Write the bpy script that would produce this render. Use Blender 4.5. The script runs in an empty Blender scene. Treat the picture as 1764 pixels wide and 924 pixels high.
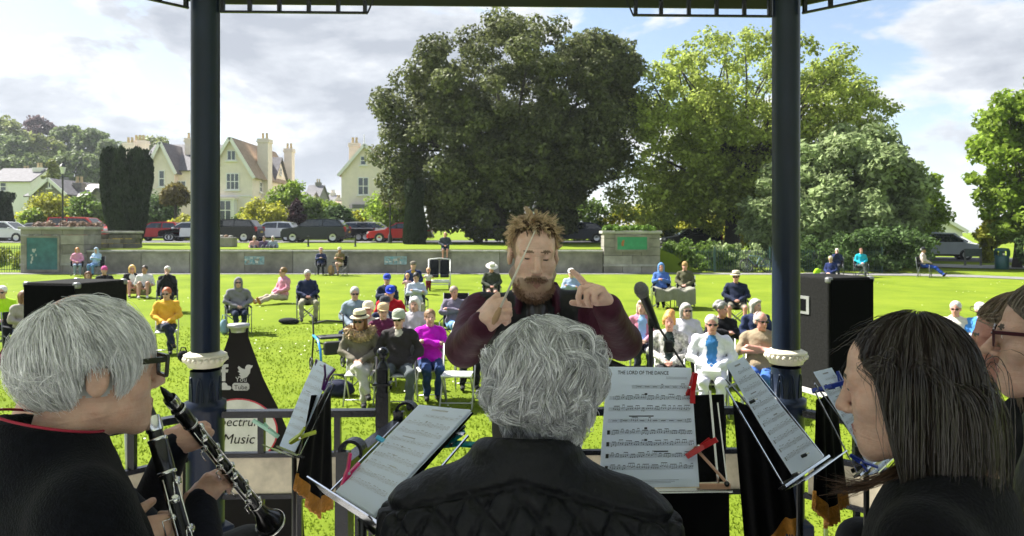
import bpy, bmesh, math, random
import numpy as np
from mathutils import Vector, Matrix, Euler
# ---------------------------------------------------------------- camera, sky, sun, exposure
S = bpy.context.scene
COL = S.collection
CAMZ, FPX, HOR = 2.35, 1260.0, 400.0          # eye height, focal length and horizon row of the 1764 px photograph
cam = bpy.data.objects.new('camera', bpy.data.cameras.new('camera'))
COL.objects.link(cam)
cam.location = (0, 0, CAMZ); cam.rotation_euler = (math.pi/2, 0, 0)
cam.data.sensor_width = 36; cam.data.lens = 36*FPX/1764
cam.data.shift_y = -(462-HOR)/1764
cam.data.clip_start = .05; cam.data.clip_end = 3000
cam.data.dof.use_dof = True; cam.data.dof.focus_distance = 1.75; cam.data.dof.aperture_fstop = 13.0
S.camera = cam
S.view_settings.view_transform = 'Standard'; S.view_settings.look = 'None'
S.view_settings.gamma = 1; S.view_settings.use_curve_mapping = False
S.view_settings.exposure = 2.2
SUN_AZ, SUN_EL = math.radians(-62), math.radians(47)     # measured from +Y, negative = left
sd = bpy.data.lights.new('sun', 'SUN'); sd.energy = 3.5; sd.angle = math.radians(.6); sd.color = (1, .965, .90)
sun = bpy.data.objects.new('sun', sd); COL.objects.link(sun)
sdir = Vector((math.sin(SUN_AZ)*math.cos(SUN_EL), math.cos(SUN_AZ)*math.cos(SUN_EL), math.sin(SUN_EL)))
sun.rotation_euler = sdir.to_track_quat('Z', 'Y').to_euler()
sun.location = sdir*60
def build_world():
    w = bpy.data.worlds.new('World'); S.world = w; w.use_nodes = True
    nt = w.node_tree; nt.nodes.clear(); N = nt.nodes.new; L = nt.links.new
    out = N('ShaderNodeOutputWorld')
    sky = N('ShaderNodeTexSky'); sky.sky_type = 'NISHITA'; sky.sun_disc = False
    sky.sun_elevation = SUN_EL; sky.sun_rotation = SUN_AZ; sky.air_density = 1.0; sky.dust_density = .8
    b1 = N('ShaderNodeBackground'); b1.inputs[1].default_value = .043
    L(sky.outputs[0], b1.inputs[0])
    tc = N('ShaderNodeTexCoord')
    mp = N('ShaderNodeMapping'); mp.inputs['Scale'].default_value = (1, 1, 2.3); mp.inputs['Location'].default_value = (3.1, .4, 1.35)
    L(tc.outputs['Generated'], mp.inputs[0])
    n1 = N('ShaderNodeTexNoise'); n1.inputs['Scale'].default_value = 3.5; n1.inputs['Detail'].default_value = 9; n1.inputs['Roughness'].default_value = .56; n1.inputs['Distortion'].default_value = .25
    L(mp.outputs[0], n1.inputs['Vector'])
    n2 = N('ShaderNodeTexNoise'); n2.inputs['Scale'].default_value = 7.5; n2.inputs['Detail'].default_value = 7; n2.inputs['Roughness'].default_value = .6
    L(mp.outputs[0], n2.inputs['Vector'])
    cov = N('ShaderNodeValToRGB'); cov.color_ramp.interpolation = 'EASE'
    cov.color_ramp.elements[0].position = .455; cov.color_ramp.elements[1].position = .525
    L(n1.outputs[0], cov.inputs[0])
    mixn = N('ShaderNodeMath'); mixn.operation = 'MULTIPLY_ADD'; mixn.inputs[1].default_value = .28
    L(n2.outputs[0], mixn.inputs[0])
    sc = N('ShaderNodeMath'); sc.operation = 'MULTIPLY'; sc.inputs[1].default_value = .72
    L(n1.outputs[0], sc.inputs[0]); L(sc.outputs[0], mixn.inputs[2])
    shade = N('ShaderNodeValToRGB'); e = shade.color_ramp.elements
    e[0].position = .46; e[0].color = (1., 1., .98, 1)
    e[1].position = .60; e[1].color = (.46, .50, .57, 1)
    m = shade.color_ramp.elements.new(.525); m.color = (.66, .70, .76, 1)
    L(mixn.outputs[0], shade.inputs[0])
    b2 = N('ShaderNodeBackground'); b2.inputs[1].default_value = .26
    L(shade.outputs[0], b2.inputs[0])
    # thin bright haze towards the horizon
    sp = N('ShaderNodeSeparateXYZ'); L(tc.outputs['Generated'], sp.inputs[0])
    hz = N('ShaderNodeMapRange'); hz.inputs[1].default_value = .0; hz.inputs[2].default_value = .17; hz.inputs[3].default_value = .5; hz.inputs[4].default_value = .10
    L(sp.outputs[2], hz.inputs[0])
    b3 = N('ShaderNodeBackground'); b3.inputs[0].default_value = (.80, .85, .92, 1); b3.inputs[1].default_value = .31
    mA = N('ShaderNodeMixShader'); L(hz.outputs[0], mA.inputs[0]); L(b1.outputs[0], mA.inputs[1]); L(b3.outputs[0], mA.inputs[2])
    mB = N('ShaderNodeMixShader'); L(cov.outputs[0], mB.inputs[0]); L(mA.outputs[0], mB.inputs[1]); L(b2.outputs[0], mB.inputs[2])
    L(mB.outputs[0], out.inputs[0])
build_world()

# ---------------------------------------------------------------- helpers
RNG = np.random.default_rng(7)
random.seed(7)
V = Vector
def W(px, py, D):                     # the point of the place seen at a pixel of the photograph, D metres away
    return V(((px-882)/FPX*D, D, CAMZ-(py-HOR)/FPX*D))
def sstep(a, b, x):
    t = min(1, max(0, (x-a)/(b-a))); return t*t*(3-2*t)
def gz(x, y):
    z = .35*min(max((y-12)/24, 0), 1)
    if y <= 36.1: return z
    up = 1.5+.006*min(y-36, 22)+.03*min(max(y-58, 0), 40)
    lo = .35+sstep(36, 56, y)*(1.25-.75*sstep(10, 28, x)-.35)+.03*min(max(y-58, 0), 40)
    t = sstep(7.3, 9.5, x)
    if x < -24: up = .35+(up-.35)*sstep(36.1, 41, y)
    return up*(1-t)+lo*t
def srgb(h):
    h = h.lstrip('#'); c = [int(h[i:i+2], 16)/255 for i in (0, 2, 4)]
    return tuple((v/12.92 if v <= .04045 else ((v+.055)/1.055)**2.4) for v in c)
MATS = {}
def M(name, col=(.5, .5, .5), rough=.7, var=.18, vs=6., bump=0., bs=40., metal=0., spec=.5, island=0., trans=0., coat=0., sheen=0., obj=False, emis=None, bd=.02, stretch=None):
    if name in MATS: return MATS[name]
    if isinstance(col, str): col = srgb(col)
    m = bpy.data.materials.new(name); MATS[name] = m; m.use_nodes = True
    nt = m.node_tree; N = nt.nodes.new; L = nt.links.new
    b = nt.nodes['Principled BSDF']; out = nt.nodes['Material Output']
    b.inputs['Roughness'].default_value = rough; b.inputs['Metallic'].default_value = metal
    b.inputs['Specular IOR Level'].default_value = spec; b.inputs['Coat Weight'].default_value = coat
    b.inputs['Coat Roughness'].default_value = .08
    if sheen: b.inputs['Sheen Weight'].default_value = sheen
    tc = N('ShaderNodeTexCoord'); src = tc.outputs['Object']
    if stretch:
        mp = N('ShaderNodeMapping'); mp.inputs['Scale'].default_value = stretch; L(src, mp.inputs[0]); src = mp.outputs[0]
    n = N('ShaderNodeTexNoise'); n.inputs['Scale'].default_value = vs; n.inputs['Detail'].default_value = 5; n.inputs['Roughness'].default_value = .6
    L(src, n.inputs['Vector'])
    mr = N('ShaderNodeMapRange'); mr.inputs[1].default_value = .3; mr.inputs[2].default_value = .7
    mr.inputs[3].default_value = 1-var; mr.inputs[4].default_value = 1+var
    L(n.outputs[0], mr.inputs[0]); fac = mr.outputs[0]
    if island:
        g = N('ShaderNodeNewGeometry'); r2 = N('ShaderNodeMapRange'); r2.inputs[3].default_value = 1-island; r2.inputs[4].default_value = 1+island
        L(g.outputs['Random Per Island'], r2.inputs[0])
        mm = N('ShaderNodeMath'); mm.operation = 'MULTIPLY'; L(fac, mm.inputs[0]); L(r2.outputs[0], mm.inputs[1]); fac = mm.outputs[0]
    vm = N('ShaderNodeVectorMath'); vm.operation = 'SCALE'; vm.inputs[0].default_value = col; L(fac, vm.inputs['Scale'])
    L(vm.outputs[0], b.inputs['Base Color'])
    if bump:
        n2 = N('ShaderNodeTexNoise'); n2.inputs['Scale'].default_value = bs; n2.inputs['Detail'].default_value = 4; L(src, n2.inputs['Vector'])
        bp = N('ShaderNodeBump'); bp.inputs['Strength'].default_value = bump; bp.inputs['Distance'].default_value = bd
        L(n2.outputs[0], bp.inputs['Height']); L(bp.outputs[0], b.inputs['Normal'])
    if trans:
        t = N('ShaderNodeBsdfTranslucent'); L(vm.outputs[0], t.inputs[0])
        mx = N('ShaderNodeMixShader'); mx.inputs[0].default_value = trans
        L(b.outputs[0], mx.inputs[1]); L(t.outputs[0], mx.inputs[2]); L(mx.outputs[0], out.inputs[0])
    if emis:
        b.inputs['Emission Color'].default_value = (*col, 1); b.inputs['Emission Strength'].default_value = emis
    return m
def glassmat(name, col=(.8, .85, .88), alpha=.25):
    if name in MATS: return MATS[name]
    m = bpy.data.materials.new(name); MATS[name] = m; m.use_nodes = True
    b = m.node_tree.nodes['Principled BSDF']; b.inputs['Base Color'].default_value = (*col, 1); b.inputs['Roughness'].default_value = .06
    b.inputs['Alpha'].default_value = alpha
    return m
def tag(o, label=None, cat=None, group=None, kind=None):
    if label: o['label'] = label
    if cat: o['category'] = cat
    if group: o['group'] = group
    if kind: o['kind'] = kind
    return o
def npmesh(name, verts, faces, mats, parent=None, fm=None, smooth=False, flist=None):
    """faces: (n,k) array; flist: several such arrays"""
    me = bpy.data.meshes.new(name)
    verts = np.asarray(verts, dtype=np.float32).reshape(-1, 3)
    fl = [np.asarray(f, dtype=np.int32) for f in (flist if flist is not None else [faces]) if len(f)]
    me.vertices.add(len(verts)); me.vertices.foreach_set('co', verts.ravel())
    loops = np.concatenate([f.ravel() for f in fl]); tot = np.concatenate([np.full(len(f), f.shape[1], np.int32) for f in fl])
    st = np.zeros(len(tot), np.int32); st[1:] = np.cumsum(tot)[:-1]
    me.loops.add(len(loops)); me.loops.foreach_set('vertex_index', loops)
    me.polygons.add(len(tot)); me.polygons.foreach_set('loop_start', st)
    if fm is not None: me.polygons.foreach_set('material_index', np.asarray(fm, np.int32))
    me.polygons.foreach_set('use_smooth', np.full(len(tot), bool(smooth)))
    for m in (mats if isinstance(mats, (list, tuple)) else [mats]): me.materials.append(m)
    me.update(calc_edges=True); me.validate()
    o = bpy.data.objects.new(name, me); COL.objects.link(o)
    if parent: o.parent = parent
    return o
def thing(name, label, cat, loc=(0, 0, 0), rz=0, group=None, scale=1):
    o = bpy.data.objects.new(name, None); COL.objects.link(o); o.empty_display_size = .1
    o.location = loc; o.rotation_euler = (0, 0, rz); o.scale = (scale,)*3
    return tag(o, label, cat, group)
def copy_tree(o, parent=None):
    c = o.copy(); COL.objects.link(c); c.parent = parent
    for ch in o.children: copy_tree(ch, c)
    return c
class MB:
    """collects simple solids into one mesh"""
    def __init__(s): s.v = []; s.f = []; s.m = []; s.cm = 0; s.sm = []
    def add(s, vs, fs, smooth=False):
        b = len(s.v); s.v += [tuple(v) for v in vs]; s.f += [tuple(b+i for i in f) for f in fs]; s.m += [s.cm]*len(fs); s.sm += [smooth]*len(fs); return s
    def box(s, c, size, rot=None, bev=0.):
        x, y, z = [a/2 for a in size]; c = V(c)
        if bev:
            bm = bmesh.new(); bmesh.ops.create_cube(bm, size=1); bmesh.ops.scale(bm, vec=size, verts=bm.verts)
            bmesh.ops.bevel(bm, geom=bm.edges[:], offset=bev, segments=2, affect='EDGES', profile=.5)
            vs = [v.co.copy() for v in bm.verts]; bm.verts.index_update(); fs = [[v.index for v in f.verts] for f in bm.faces]; bm.free()
        else:
            vs = [V((i*x, j*y, k*z)) for i in (-1, 1) for j in (-1, 1) for k in (-1, 1)]
            fs = [(0, 1, 3, 2), (4, 6, 7, 5), (0, 4, 5, 1), (2, 3, 7, 6), (0, 2, 6, 4), (1, 5, 7, 3)]
        if rot is not None: vs = [rot @ v for v in vs]
        return s.add([c+v for v in vs], fs)
    def bar(s, a, b, w, h, up=(0, 0, 1)):                # rectangular bar from a to b
        a, b = V(a), V(b); d = (b-a); l = d.length; d.normalize(); u = V(up)
        if abs(d.dot(u)) > .98: u = V((0, 1, 0))
        sx = d.cross(u).normalized(); u = sx.cross(d)
        R = Matrix((sx, d, u)).transposed()
        return s.box((a+b)/2, (w, l, h), R)
    def tube(s, pts, r, n=8, caps=True, ell=1.):
        pts = [V(p) for p in pts]; k = len(pts)
        rs = r if isinstance(r, (list, tuple, np.ndarray)) else [r]*k
        vs = []; prev = None
        for i, p in enumerate(pts):
            d = (pts[min(i+1, k-1)]-pts[max(i-1, 0)]); d = d.normalized() if d.length > 1e-9 else V((0, 0, 1))
            if prev is None:
                u = d.orthogonal().normalized()
            else:
                u = (prev-d*prev.dot(d)); u = u.normalized() if u.length > 1e-6 else d.orthogonal().normalized()
            prev = u; w = d.cross(u)
            vs += [p+(u*math.cos(a)+w*math.sin(a)*ell)*rs[i] for a in [2*math.pi*j/n for j in range(n)]]
        fs = [(i*n+j, i*n+(j+1) % n, (i+1)*n+(j+1) % n, (i+1)*n+j) for i in range(k-1) for j in range(n)]
        s.add(vs, fs, True)
        if caps:
            b = len(s.v)-len(vs)
            s.f += [tuple(b+j for j in range(n-1, -1, -1)), tuple(b+(k-1)*n+j for j in range(n))]; s.m += [s.cm]*2; s.sm += [False]*2
        return s
    def lathe(s, prof, c=(0, 0, 0), n=24, R=None):       # prof: (radius, height)
        c = V(c); vs = []
        for r, z in prof:
            for j in range(n):
                p = V((r*math.cos(2*math.pi*j/n), r*math.sin(2*math.pi*j/n), z))
                vs.append(c+(R @ p if R is not None else p))
        k = len(prof)
        fs = [(i*n+j, i*n+(j+1) % n, (i+1)*n+(j+1) % n, (i+1)*n+j) for i in range(k-1) for j in range(n)]
        return s.add(vs, fs, True)
    def ball(s, c, r, n=12, sc=(1, 1, 1), R=None):
        k = n//2+1
        c = V(c); vs = []
        for i in range(k):
            t = math.pi*i/(k-1)
            for j in range(n):
                p = V((math.sin(t)*math.cos(2*math.pi*j/n)*r*sc[0], math.sin(t)*math.sin(2*math.pi*j/n)*r*sc[1], -math.cos(t)*r*sc[2]))
                vs.append(c+(R @ p if R is not None else p))
        return s.add(vs, [(i*n+j, i*n+(j+1) % n, (i+1)*n+(j+1) % n, (i+1)*n+j) for i in range(k-1) for j in range(n)], True)
    def prism(s, poly, a, b):                            # polygon of 3D points swept from offset a to offset b
        a, b = V(a), V(b); k = len(poly)
        vs = [V(p)+a for p in poly]+[V(p)+b for p in poly]
        return s.add(vs, [tuple(range(k-1, -1, -1)), tuple(range(k, 2*k))]+[(i, (i+1) % k, k+(i+1) % k, k+i) for i in range(k)])
    def quad(s, a, b, c, d): return s.add([a, b, c, d], [(0, 1, 2, 3)])
    def build(s, name, mat, parent=None, smooth=None):
        me = bpy.data.meshes.new(name); me.from_pydata(s.v, [], s.f)
        for m in (mat if isinstance(mat, (list, tuple)) else [mat]): me.materials.append(m)
        me.polygons.foreach_set('material_index', s.m)
        me.polygons.foreach_set('use_smooth', s.sm if smooth is None else [smooth]*len(s.f))
        me.update()
        o = bpy.data.objects.new(name, me); COL.objects.link(o)
        if parent: o.parent = parent
        return o
def textmesh(s, size, font_shear=0., bold=0., align='CENTER'):
    c = bpy.data.curves.new('t', 'FONT'); c.body = s; c.size = size; c.align_x = align; c.shear = font_shear; c.offset = bold; c.extrude = 0; c.resolution_u = 3
    o = bpy.data.objects.new('t', c); COL.objects.link(o)
    bpy.context.view_layer.update()
    me = bpy.data.meshes.new_from_object(o.evaluated_get(bpy.context.evaluated_depsgraph_get()))
    vs = np.array([v.co[:] for v in me.vertices]).reshape(-1, 3); fs = [tuple(p.vertices) for p in me.polygons]
    bpy.data.objects.remove(o); bpy.data.curves.remove(c); bpy.data.meshes.remove(me)
    return vs, fs
# ================================================================ SETTING: ground, road, paths
def grass_material():
    m = bpy.data.materials.new('lawn_grass'); m.use_nodes = True; nt = m.node_tree; N = nt.nodes.new; L = nt.links.new
    b = nt.nodes['Principled BSDF']; b.inputs['Roughness'].default_value = .9; b.inputs['Specular IOR Level'].default_value = .05
    tc = N('ShaderNodeTexCoord')
    a = N('ShaderNodeTexNoise'); a.inputs['Scale'].default_value = .55; a.inputs['Detail'].default_value = 6; a.inputs['Roughness'].default_value = .65; L(tc.outputs['Object'], a.inputs['Vector'])
    c = N('ShaderNodeTexNoise'); c.inputs['Scale'].default_value = 14; c.inputs['Detail'].default_value = 8; c.inputs['Roughness'].default_value = .75; L(tc.outputs['Object'], c.inputs['Vector'])
    mx = N('ShaderNodeMath'); mx.operation = 'MULTIPLY_ADD'; mx.inputs[1].default_value = .30; L(c.outputs[0], mx.inputs[0])
    h = N('ShaderNodeMath'); h.operation = 'MULTIPLY'; h.inputs[1].default_value = .70; L(a.outputs[0], h.inputs[0]); L(h.outputs[0], mx.inputs[2])
    r = N('ShaderNodeValToRGB'); e = r.color_ramp.elements
    e[0].position = .34; e[0].color = (.104, .150, .014, 1); e[1].position = .66; e[1].color = (.185, .235, .022, 1)
    k = r.color_ramp.elements.new(.5); k.color = (.142, .198, .017, 1)
    L(mx.outputs[0], r.inputs[0]); L(r.outputs[0], b.inputs['Base Color'])
    d = N('ShaderNodeTexNoise'); d.inputs['Scale'].default_value = 60; d.inputs['Detail'].default_value = 6; d.inputs['Roughness'].default_value = .8; L(tc.outputs['Object'], d.inputs['Vector'])
    bp = N('ShaderNodeBump'); bp.inputs['Strength'].default_value = .6; bp.inputs['Distance'].default_value = .04; L(d.outputs[0], bp.inputs['Height']); L(bp.outputs[0], b.inputs['Normal'])
    return m
G_LAWN = grass_material()
def build_ground():
    xs = np.concatenate([np.linspace(-500, -70, 14), np.arange(-60, 61, 1.), np.linspace(70, 500, 14)])
    xs = np.sort(np.concatenate([xs, [7.3, 8.4, 9.5, -24.01]]))
    ys = np.concatenate([np.linspace(-300, -10, 8), np.arange(-4, 36.01, 2.), [36.1, 36.104], np.arange(37, 60, 1.), np.arange(60, 110, 5.), np.linspace(120, 900, 10)])
    vv = [(x, y, gz(x, y)) for y in ys for x in xs]
    nx, ny = len(xs), len(ys)
    i, j = np.meshgrid(np.arange(nx-1), np.arange(ny-1)); q = (j*nx+i).ravel()
    o = npmesh('lawn', vv, np.stack([q, q+1, q+nx+1, q+nx], 1), G_LAWN, smooth=False)
    tag(o, kind='structure')
build_ground()
def strip(name, ctr, width, mat, lift=.012, kind='structure'):
    """a path laid on the ground along a polyline"""
    P = []
    for a, b in zip(ctr[:-1], ctr[1:]):
        a, b = V(a), V(b); n = max(2, int((b-a).length/.7)); P += [a.lerp(b, t/n) for t in range(n)]
    P.append(V(ctr[-1])); vs = []; k = 6
    for i, p in enumerate(P):
        d = (P[min(i+1, len(P)-1)]-P[max(i-1, 0)]).normalized(); nrm = V((-d.y, d.x))
        for j in range(k+1):
            q = p+nrm*width*(j/k-.5); vs.append((q.x, q.y, gz(q.x, q.y)+lift))
    fs = [(i*(k+1)+j, i*(k+1)+j+1, (i+1)*(k+1)+j+1, (i+1)*(k+1)+j) for i in range(len(P)-1) for j in range(k)]
    o = npmesh(name, vs, fs, mat); tag(o, kind=kind); return o
m_tar = M('tarmac_path', (.17, .165, .155), .9, .2, 3, .4, 80)
strip('path', [(-45, 35.35), (7.0, 35.35), (14, 35.0), (19.5, 34.2)], 1.1, m_tar)
strip('path', [(14.2, 35.0), (18.6, 34.6), (21.3, 33.4), (23.5, 31.4)], 1.6, m_tar, .02)
strip('road', [(-120, 55.5), (14, 55.5), (26, 52), (45, 44)], 7.0, M('asphalt', (.055, .055, .058), .9, .2, 2, .3, 60), .03)
strip('pavement', [(-120, 51.2), (12, 51.2)], 1.3, M('pavement_grey', (.32, .31, .29), .9, .15, 3, .2, 60), .05)
strip('pavement', [(21.5, 43.5), (25.5, 41.2), (40, 36)], 3.8, M('pavement_grey'), .05)
pv = MB(); pv.prism([V((CX_, CY_, 0)) for CX_, CY_ in [(16*math.sin(a), -2.5-13*math.cos(a)) for a in np.linspace(-1.45, 1.45, 24)]], (0, 0, -.03), (0, 0, .012)); tag(pv.build('pavement', M('bounce_paving', (.60, .60, .60), .9, .12, 1.5, .2, 40)), kind='structure')  # added unseen paving behind the bandstand, bounces neutral light onto the players
# short grass standing in the lawn where the blades can still be seen
def build_grass():
    n = 70000
    y = 4.6+ (RNG.random(n)**1.6)*13.0
    x = (RNG.random(n)-.5)*2*(y*.74+.6)
    z = np.array([gz(a, b) for a, b in zip(x[:1], y[:1])])[0]*0+.35*np.clip((y-12)/24, 0, 1)
    h = (.014+.022*RNG.random(n))*(1+.5*np.sin(x*1.7)*np.sin(y*1.3)); w = .004+.004*RNG.random(n)+.0006*y
    a = RNG.random(n)*6.283; lx = (RNG.random(n)-.5)*.04; ly = (RNG.random(n)-.5)*.04
    ca, sa = np.cos(a)*w, np.sin(a)*w
    vs = np.stack([np.stack([x-ca, y-sa, z], 1), np.stack([x+ca, y+sa, z], 1), np.stack([x+lx, y+ly, z+h], 1)], 1)
    f = np.arange(3*n).reshape(-1, 3)
    o = npmesh('grass', vs, f, M('grass_blade', (.15, .208, .018), .8, .18, 1.5, island=.16, trans=.45, spec=.05))
    tag(o, 'short bright green grass of the park lawn', 'grass', kind='stuff')
build_grass()
def build_daisies():
    n = 900; y = 6+RNG.random(n)*24; x = (RNG.random(n)-.5)*1.5*y
    clump = np.sin(x*.9+2)*np.sin(y*.7) > .1; x, y = x[clump], y[clump]; n = len(x)
    z = .35*np.clip((y-12)/24, 0, 1)+.045; r = .011+.0004*y; k = 6; an = np.arange(k)*2*np.pi/k
    vs = np.stack([x[:, None]+np.cos(an)*r[:, None], y[:, None]+np.sin(an)*r[:, None], np.repeat(z[:, None], k, 1)+.006*np.sin(an*2)], 2)
    o = npmesh('daisies', vs, np.arange(n*k).reshape(-1, k), M('daisy_white', (.75, .74, .66), .8))
    tag(o, 'tiny white daisies scattered through the lawn', 'flowers', kind='stuff')
build_daisies()

# ================================================================ BANDSTAND
m_navy = M('navy_gloss_paint', (.0065, .012, .028), .30, .25, 3, .10, 18, spec=.26)
m_black = M('black_gloss_paint', (.005, .006, .009), .26, .15, 5, .08, 60, spec=.32)
m_cream = M('cream_gloss_paint', (.62, .58, .46), .35, .1, 8, .1, 60)
m_soffit = M('soffit_paint', (.018, .02, .024), .7, spec=.2)
PSI = math.atan2(.08, 2.808)
CL, CR = V((-1.467, 3.5)), V((1.341, 3.58))
sdl = (CR-CL).length; RAD = sdl/(2*math.sin(math.pi/8)); APO = sdl/(2*math.tan(math.pi/8))
e1 = (CR-CL).normalized(); e2 = V((-e1.y, e1.x)); CEN = (CL+CR)/2-e2*APO
DECK = .55
def octa(r, z, k):                    # corner k, counted anticlockwise from the front right column
    a = PSI+math.pi/2-math.pi/8+k*math.pi/4
    return V((CEN.x+r*math.cos(a), CEN.y+r*math.sin(a), z))
bst = thing('bandstand', 'dark navy iron bandstand with railings, slender columns and open sides', 'bandstand', (0, 0, 0))
def build_bandstand():
    mb = MB(); top = [octa(RAD+.35, DECK, k) for k in range(8)]
    mb.prism([V((p.x, p.y, 0)) for p in top], (0, 0, -.05), (0, 0, DECK)); mb.build('deck', M('deck_concrete', (.5, .49, .49), .85, .2, 3, .2, 30), bst)
    mb = MB()
    mb.prism([octa(RAD-.25, 0, k) for k in (4, 5, 6, 7)]+[V((1.9, 1.35, 0)), V((-1.9, 1.35, 0))][::1], (0, 0, DECK+.003), (0, 0, DECK+.30))
    mb.build('staging', M('stage_boards', (.58, .57, .56), .95, .2, 4), bst)
    for k in range(8):
        p = octa(RAD, 0, k); pc = V((p.x, p.y, 0)); z0 = DECK
        mb = MB(); mb.box(pc+V((0, 0, z0+.2)), (.20, .20, .40), Matrix.Rotation(PSI+k*math.pi/4, 3, 'Z'), .01)
        mb.lathe([(.086, z0+.40), (.086, z0+.93), (.095, z0+.95), (.095, z0+.99), (.071, z0+1.0), (.069, z0+1.14)], pc, 28)
        mb.lathe([(.069, z0+1.19), (.0655, z0+1.22), (.0655, 3.75), (.09, 3.8)], pc, 32)
        c = mb.build('column', m_navy, bst)
        if k in (0, 1, 2, 7):
            mb = MB(); zr = 1.745
            mb.lathe([(.068, zr-.040), (.078, zr-.037), (.082, zr-.026), (.092, zr-.015), (.094, zr-.010), (.094, zr+.010), (.098, zr+.014), (.098, zr+.021), (.088, zr+.026), (.074, zr+.033), (.066, zr+.035)], pc, 36)
            mb.build('collar', m_cream, c)
            bm = MB().ball((0, 0, 0), .0125, 8).build('bead', m_cream, c)
            for j in range(22):
                b = bm if j == 0 else bm.copy()
                if j: COL.objects.link(b)
                a = 2*math.pi*j/22; b.location = (pc.x+.093*math.cos(a), pc.y+.093*math.sin(a), zr)
            for j in range(8):           # pointed arches cast on the lower shaft
                a0 = PSI+j*math.pi/4-math.pi/2; mb = MB()
                for sc, rr in ((1., .0045), (.62, .0035)):
                    pts = []
                    for t in np.linspace(-1, 1, 13):
                        da = t*.30*sc; zz = zr-.30+(.215-.08*(1-sc))*(1-abs(t)**2.4)*1.0
                        pts.append(pc+V((.0705*math.cos(a0+da), .0705*math.sin(a0+da), zz)))
                    mb.tube(pts, rr, 5)
                mb.build('arch_moulding', m_navy, c)
            for j in range(4):
                pass
    # railings on the three sides in front
    def rail(a, b, panels=True, n=None):
        a, b = V(a), V(b); L = (b-a).length; d = (b-a)/L; nrm = V((-d.y, d.x, 0))
        zt, zm, zl, zb = 1.48, 1.283, 1.085, DECK+.1
        def hb(z, w, h, nm):
            MB().bar(a+V((0, 0, z)), b+V((0, 0, z)), w, h).build(nm, m_black, bst)
        hb(zt, .05, .032, 'top_rail'); hb(zm, .032, .022, 'middle_rail'); hb(zl, .032, .022, 'lower_rail'); hb(zb, .036, .025, 'bottom_rail')
        n = n or max(2, round(L/.25))
        for i in range(1, n):
            p = a+d*(L*i/n)
            MB().bar(p+V((0, 0, zm+.012)), p+V((0, 0, zt-.017)), .03, .03).build('baluster', m_black, bst)
            MB().bar(p+V((0, 0, zb+.014)), p+V((0, 0, zl-.012)), .024, .024).build('baluster', m_black, bst)
        MB().bar(a+d*.02+V((0, 0, (zm+zl)/2)), b-d*.02+V((0, 0, (zm+zl)/2)), .012, zm-zl-.024).build('marbled_panel', M('marbled_plaque', (.52, .45, .33), .5, .35, 7, .05, 30), bst)
        return
    c1 = octa(RAD, 0, 1); c0 = octa(RAD, 0, 0)
    NL = V((-.622, 3.525, 0)); NR = V((.30, 3.545, 0))
    rail(c1+V((.085, .002, 0)), NL-V((.035, 0, 0)), n=4); rail(NR+V((.035, 0, 0)), c0-V((.085, .002, 0)), n=4)
    for k in (1, 7):
        a, b = octa(RAD, 0, k), octa(RAD, 0, k+1); d = (b-a).normalized()*.09; rail(a+d, b-d)
    for p in (NL, NR):                    # gate posts with ball finials
        mb = MB(); mb.box(p+V((0, 0, (DECK+1.42)/2)), (.062, .062, 1.42-DECK), None, .005)
        mb.box(p+V((0, 0, 1.60)), (.058, .058, .20), None, .01); mb.box(p+V((0, 0, 1.50)), (.062, .062, .16))
        mb.box(p+V((0, 0, 1.62)), (.085, .075, .012), None, .003); mb.lathe([(.03, 1.70), (.022, 1.715), (.016, 1.73), (.018, 1.74)], p, 16)
        o = mb.build('gate_post', m_black, bst)
        MB().ball(p+V((0, 0, 1.765)), .031, 20).build('ball_finial', m_black, o)
    # gate swung inwards, towards the players
    A, B = V((-.535, 3.47, 0)), V((-.655, 2.84, 0)); d = (B-A).normalized(); zt = 1.45
    g = MB().bar(A+V((0, 0, zt)), B+V((0, 0, zt)), .058, .022).build('gate', m_black, bst)
    MB().bar(A+V((0, 0, zt-.045)), B+V((0, 0, zt-.045)), .018, .05).build('gate_rail', m_black, g)
    MB().bar(A+V((0, 0, .72)), B+V((0, 0, .72)), .03, .03).build('gate_rail', m_black, g)
    for p, sg in ((A, 1), (B, 1)):
        mb = MB(); pts = [p+V((0, 0, .62)), p+V((0, 0, 1.50))]
        mb.bar(pts[0], pts[1], .05, .03, up=d)
        R = .036
        arc = [p+V((0, 0, 1.50))+V((R, 0, 0))+V((-R*math.cos(t), 0, R*math.sin(t))) for t in np.linspace(0, math.pi*1.15, 12)]
        ring = []
        for q in arc:
            n_ = (q-(p+V((R, 0, 1.50)))).normalized()*.013
            ring += [q-d*.025, q+d*.025, q+n_+d*.025, q+n_-d*.025]
        K = len(arc); mb.add(ring, [(4*i+j, 4*i+(j+1) % 4, 4*i+4+(j+1) % 4, 4*i+4+j) for i in range(K-1) for j in range(4)]+[(0, 3, 2, 1), (4*K-4, 4*K-3, 4*K-2, 4*K-1)])
        mb.build('gate_scroll_post', m_black, g)
    for i in range(1, 9):
        p = A.lerp(B, i/9); MB().bar(p+V((0, 0, .735)), p+V((0, 0, zt-.07)), .014, .03, up=d).build('gate_bar', m_black, g)
    # valance of square bars under the eaves
    zv = 3.405
    def valance(a, b, end_strut=None):
        a, b = V(a), V(b); L = (b-a).length; d = (b-a)/L
        MB().bar(a+V((0, 0, zv)), b+V((0, 0, zv)), .014, .010).build('valance_rod', m_black, bst)
        n = max(1, round(L/.1325))
        for i in range(n+1):
            p = a+d*min(L-.012, max(.012, L*i/n)); MB().bar(p+V((0, 0, zv)), p+V((0, 0, 3.80)), .018, .018).build('valance_bar', m_black, bst)
        if end_strut is not None: MB().bar(b+V((0, 0, zv)), b+V((end_strut, .05, zv+.45)), .008, .008).build('valance_strut', m_black, bst)
    f = e1.to_3d()
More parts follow.
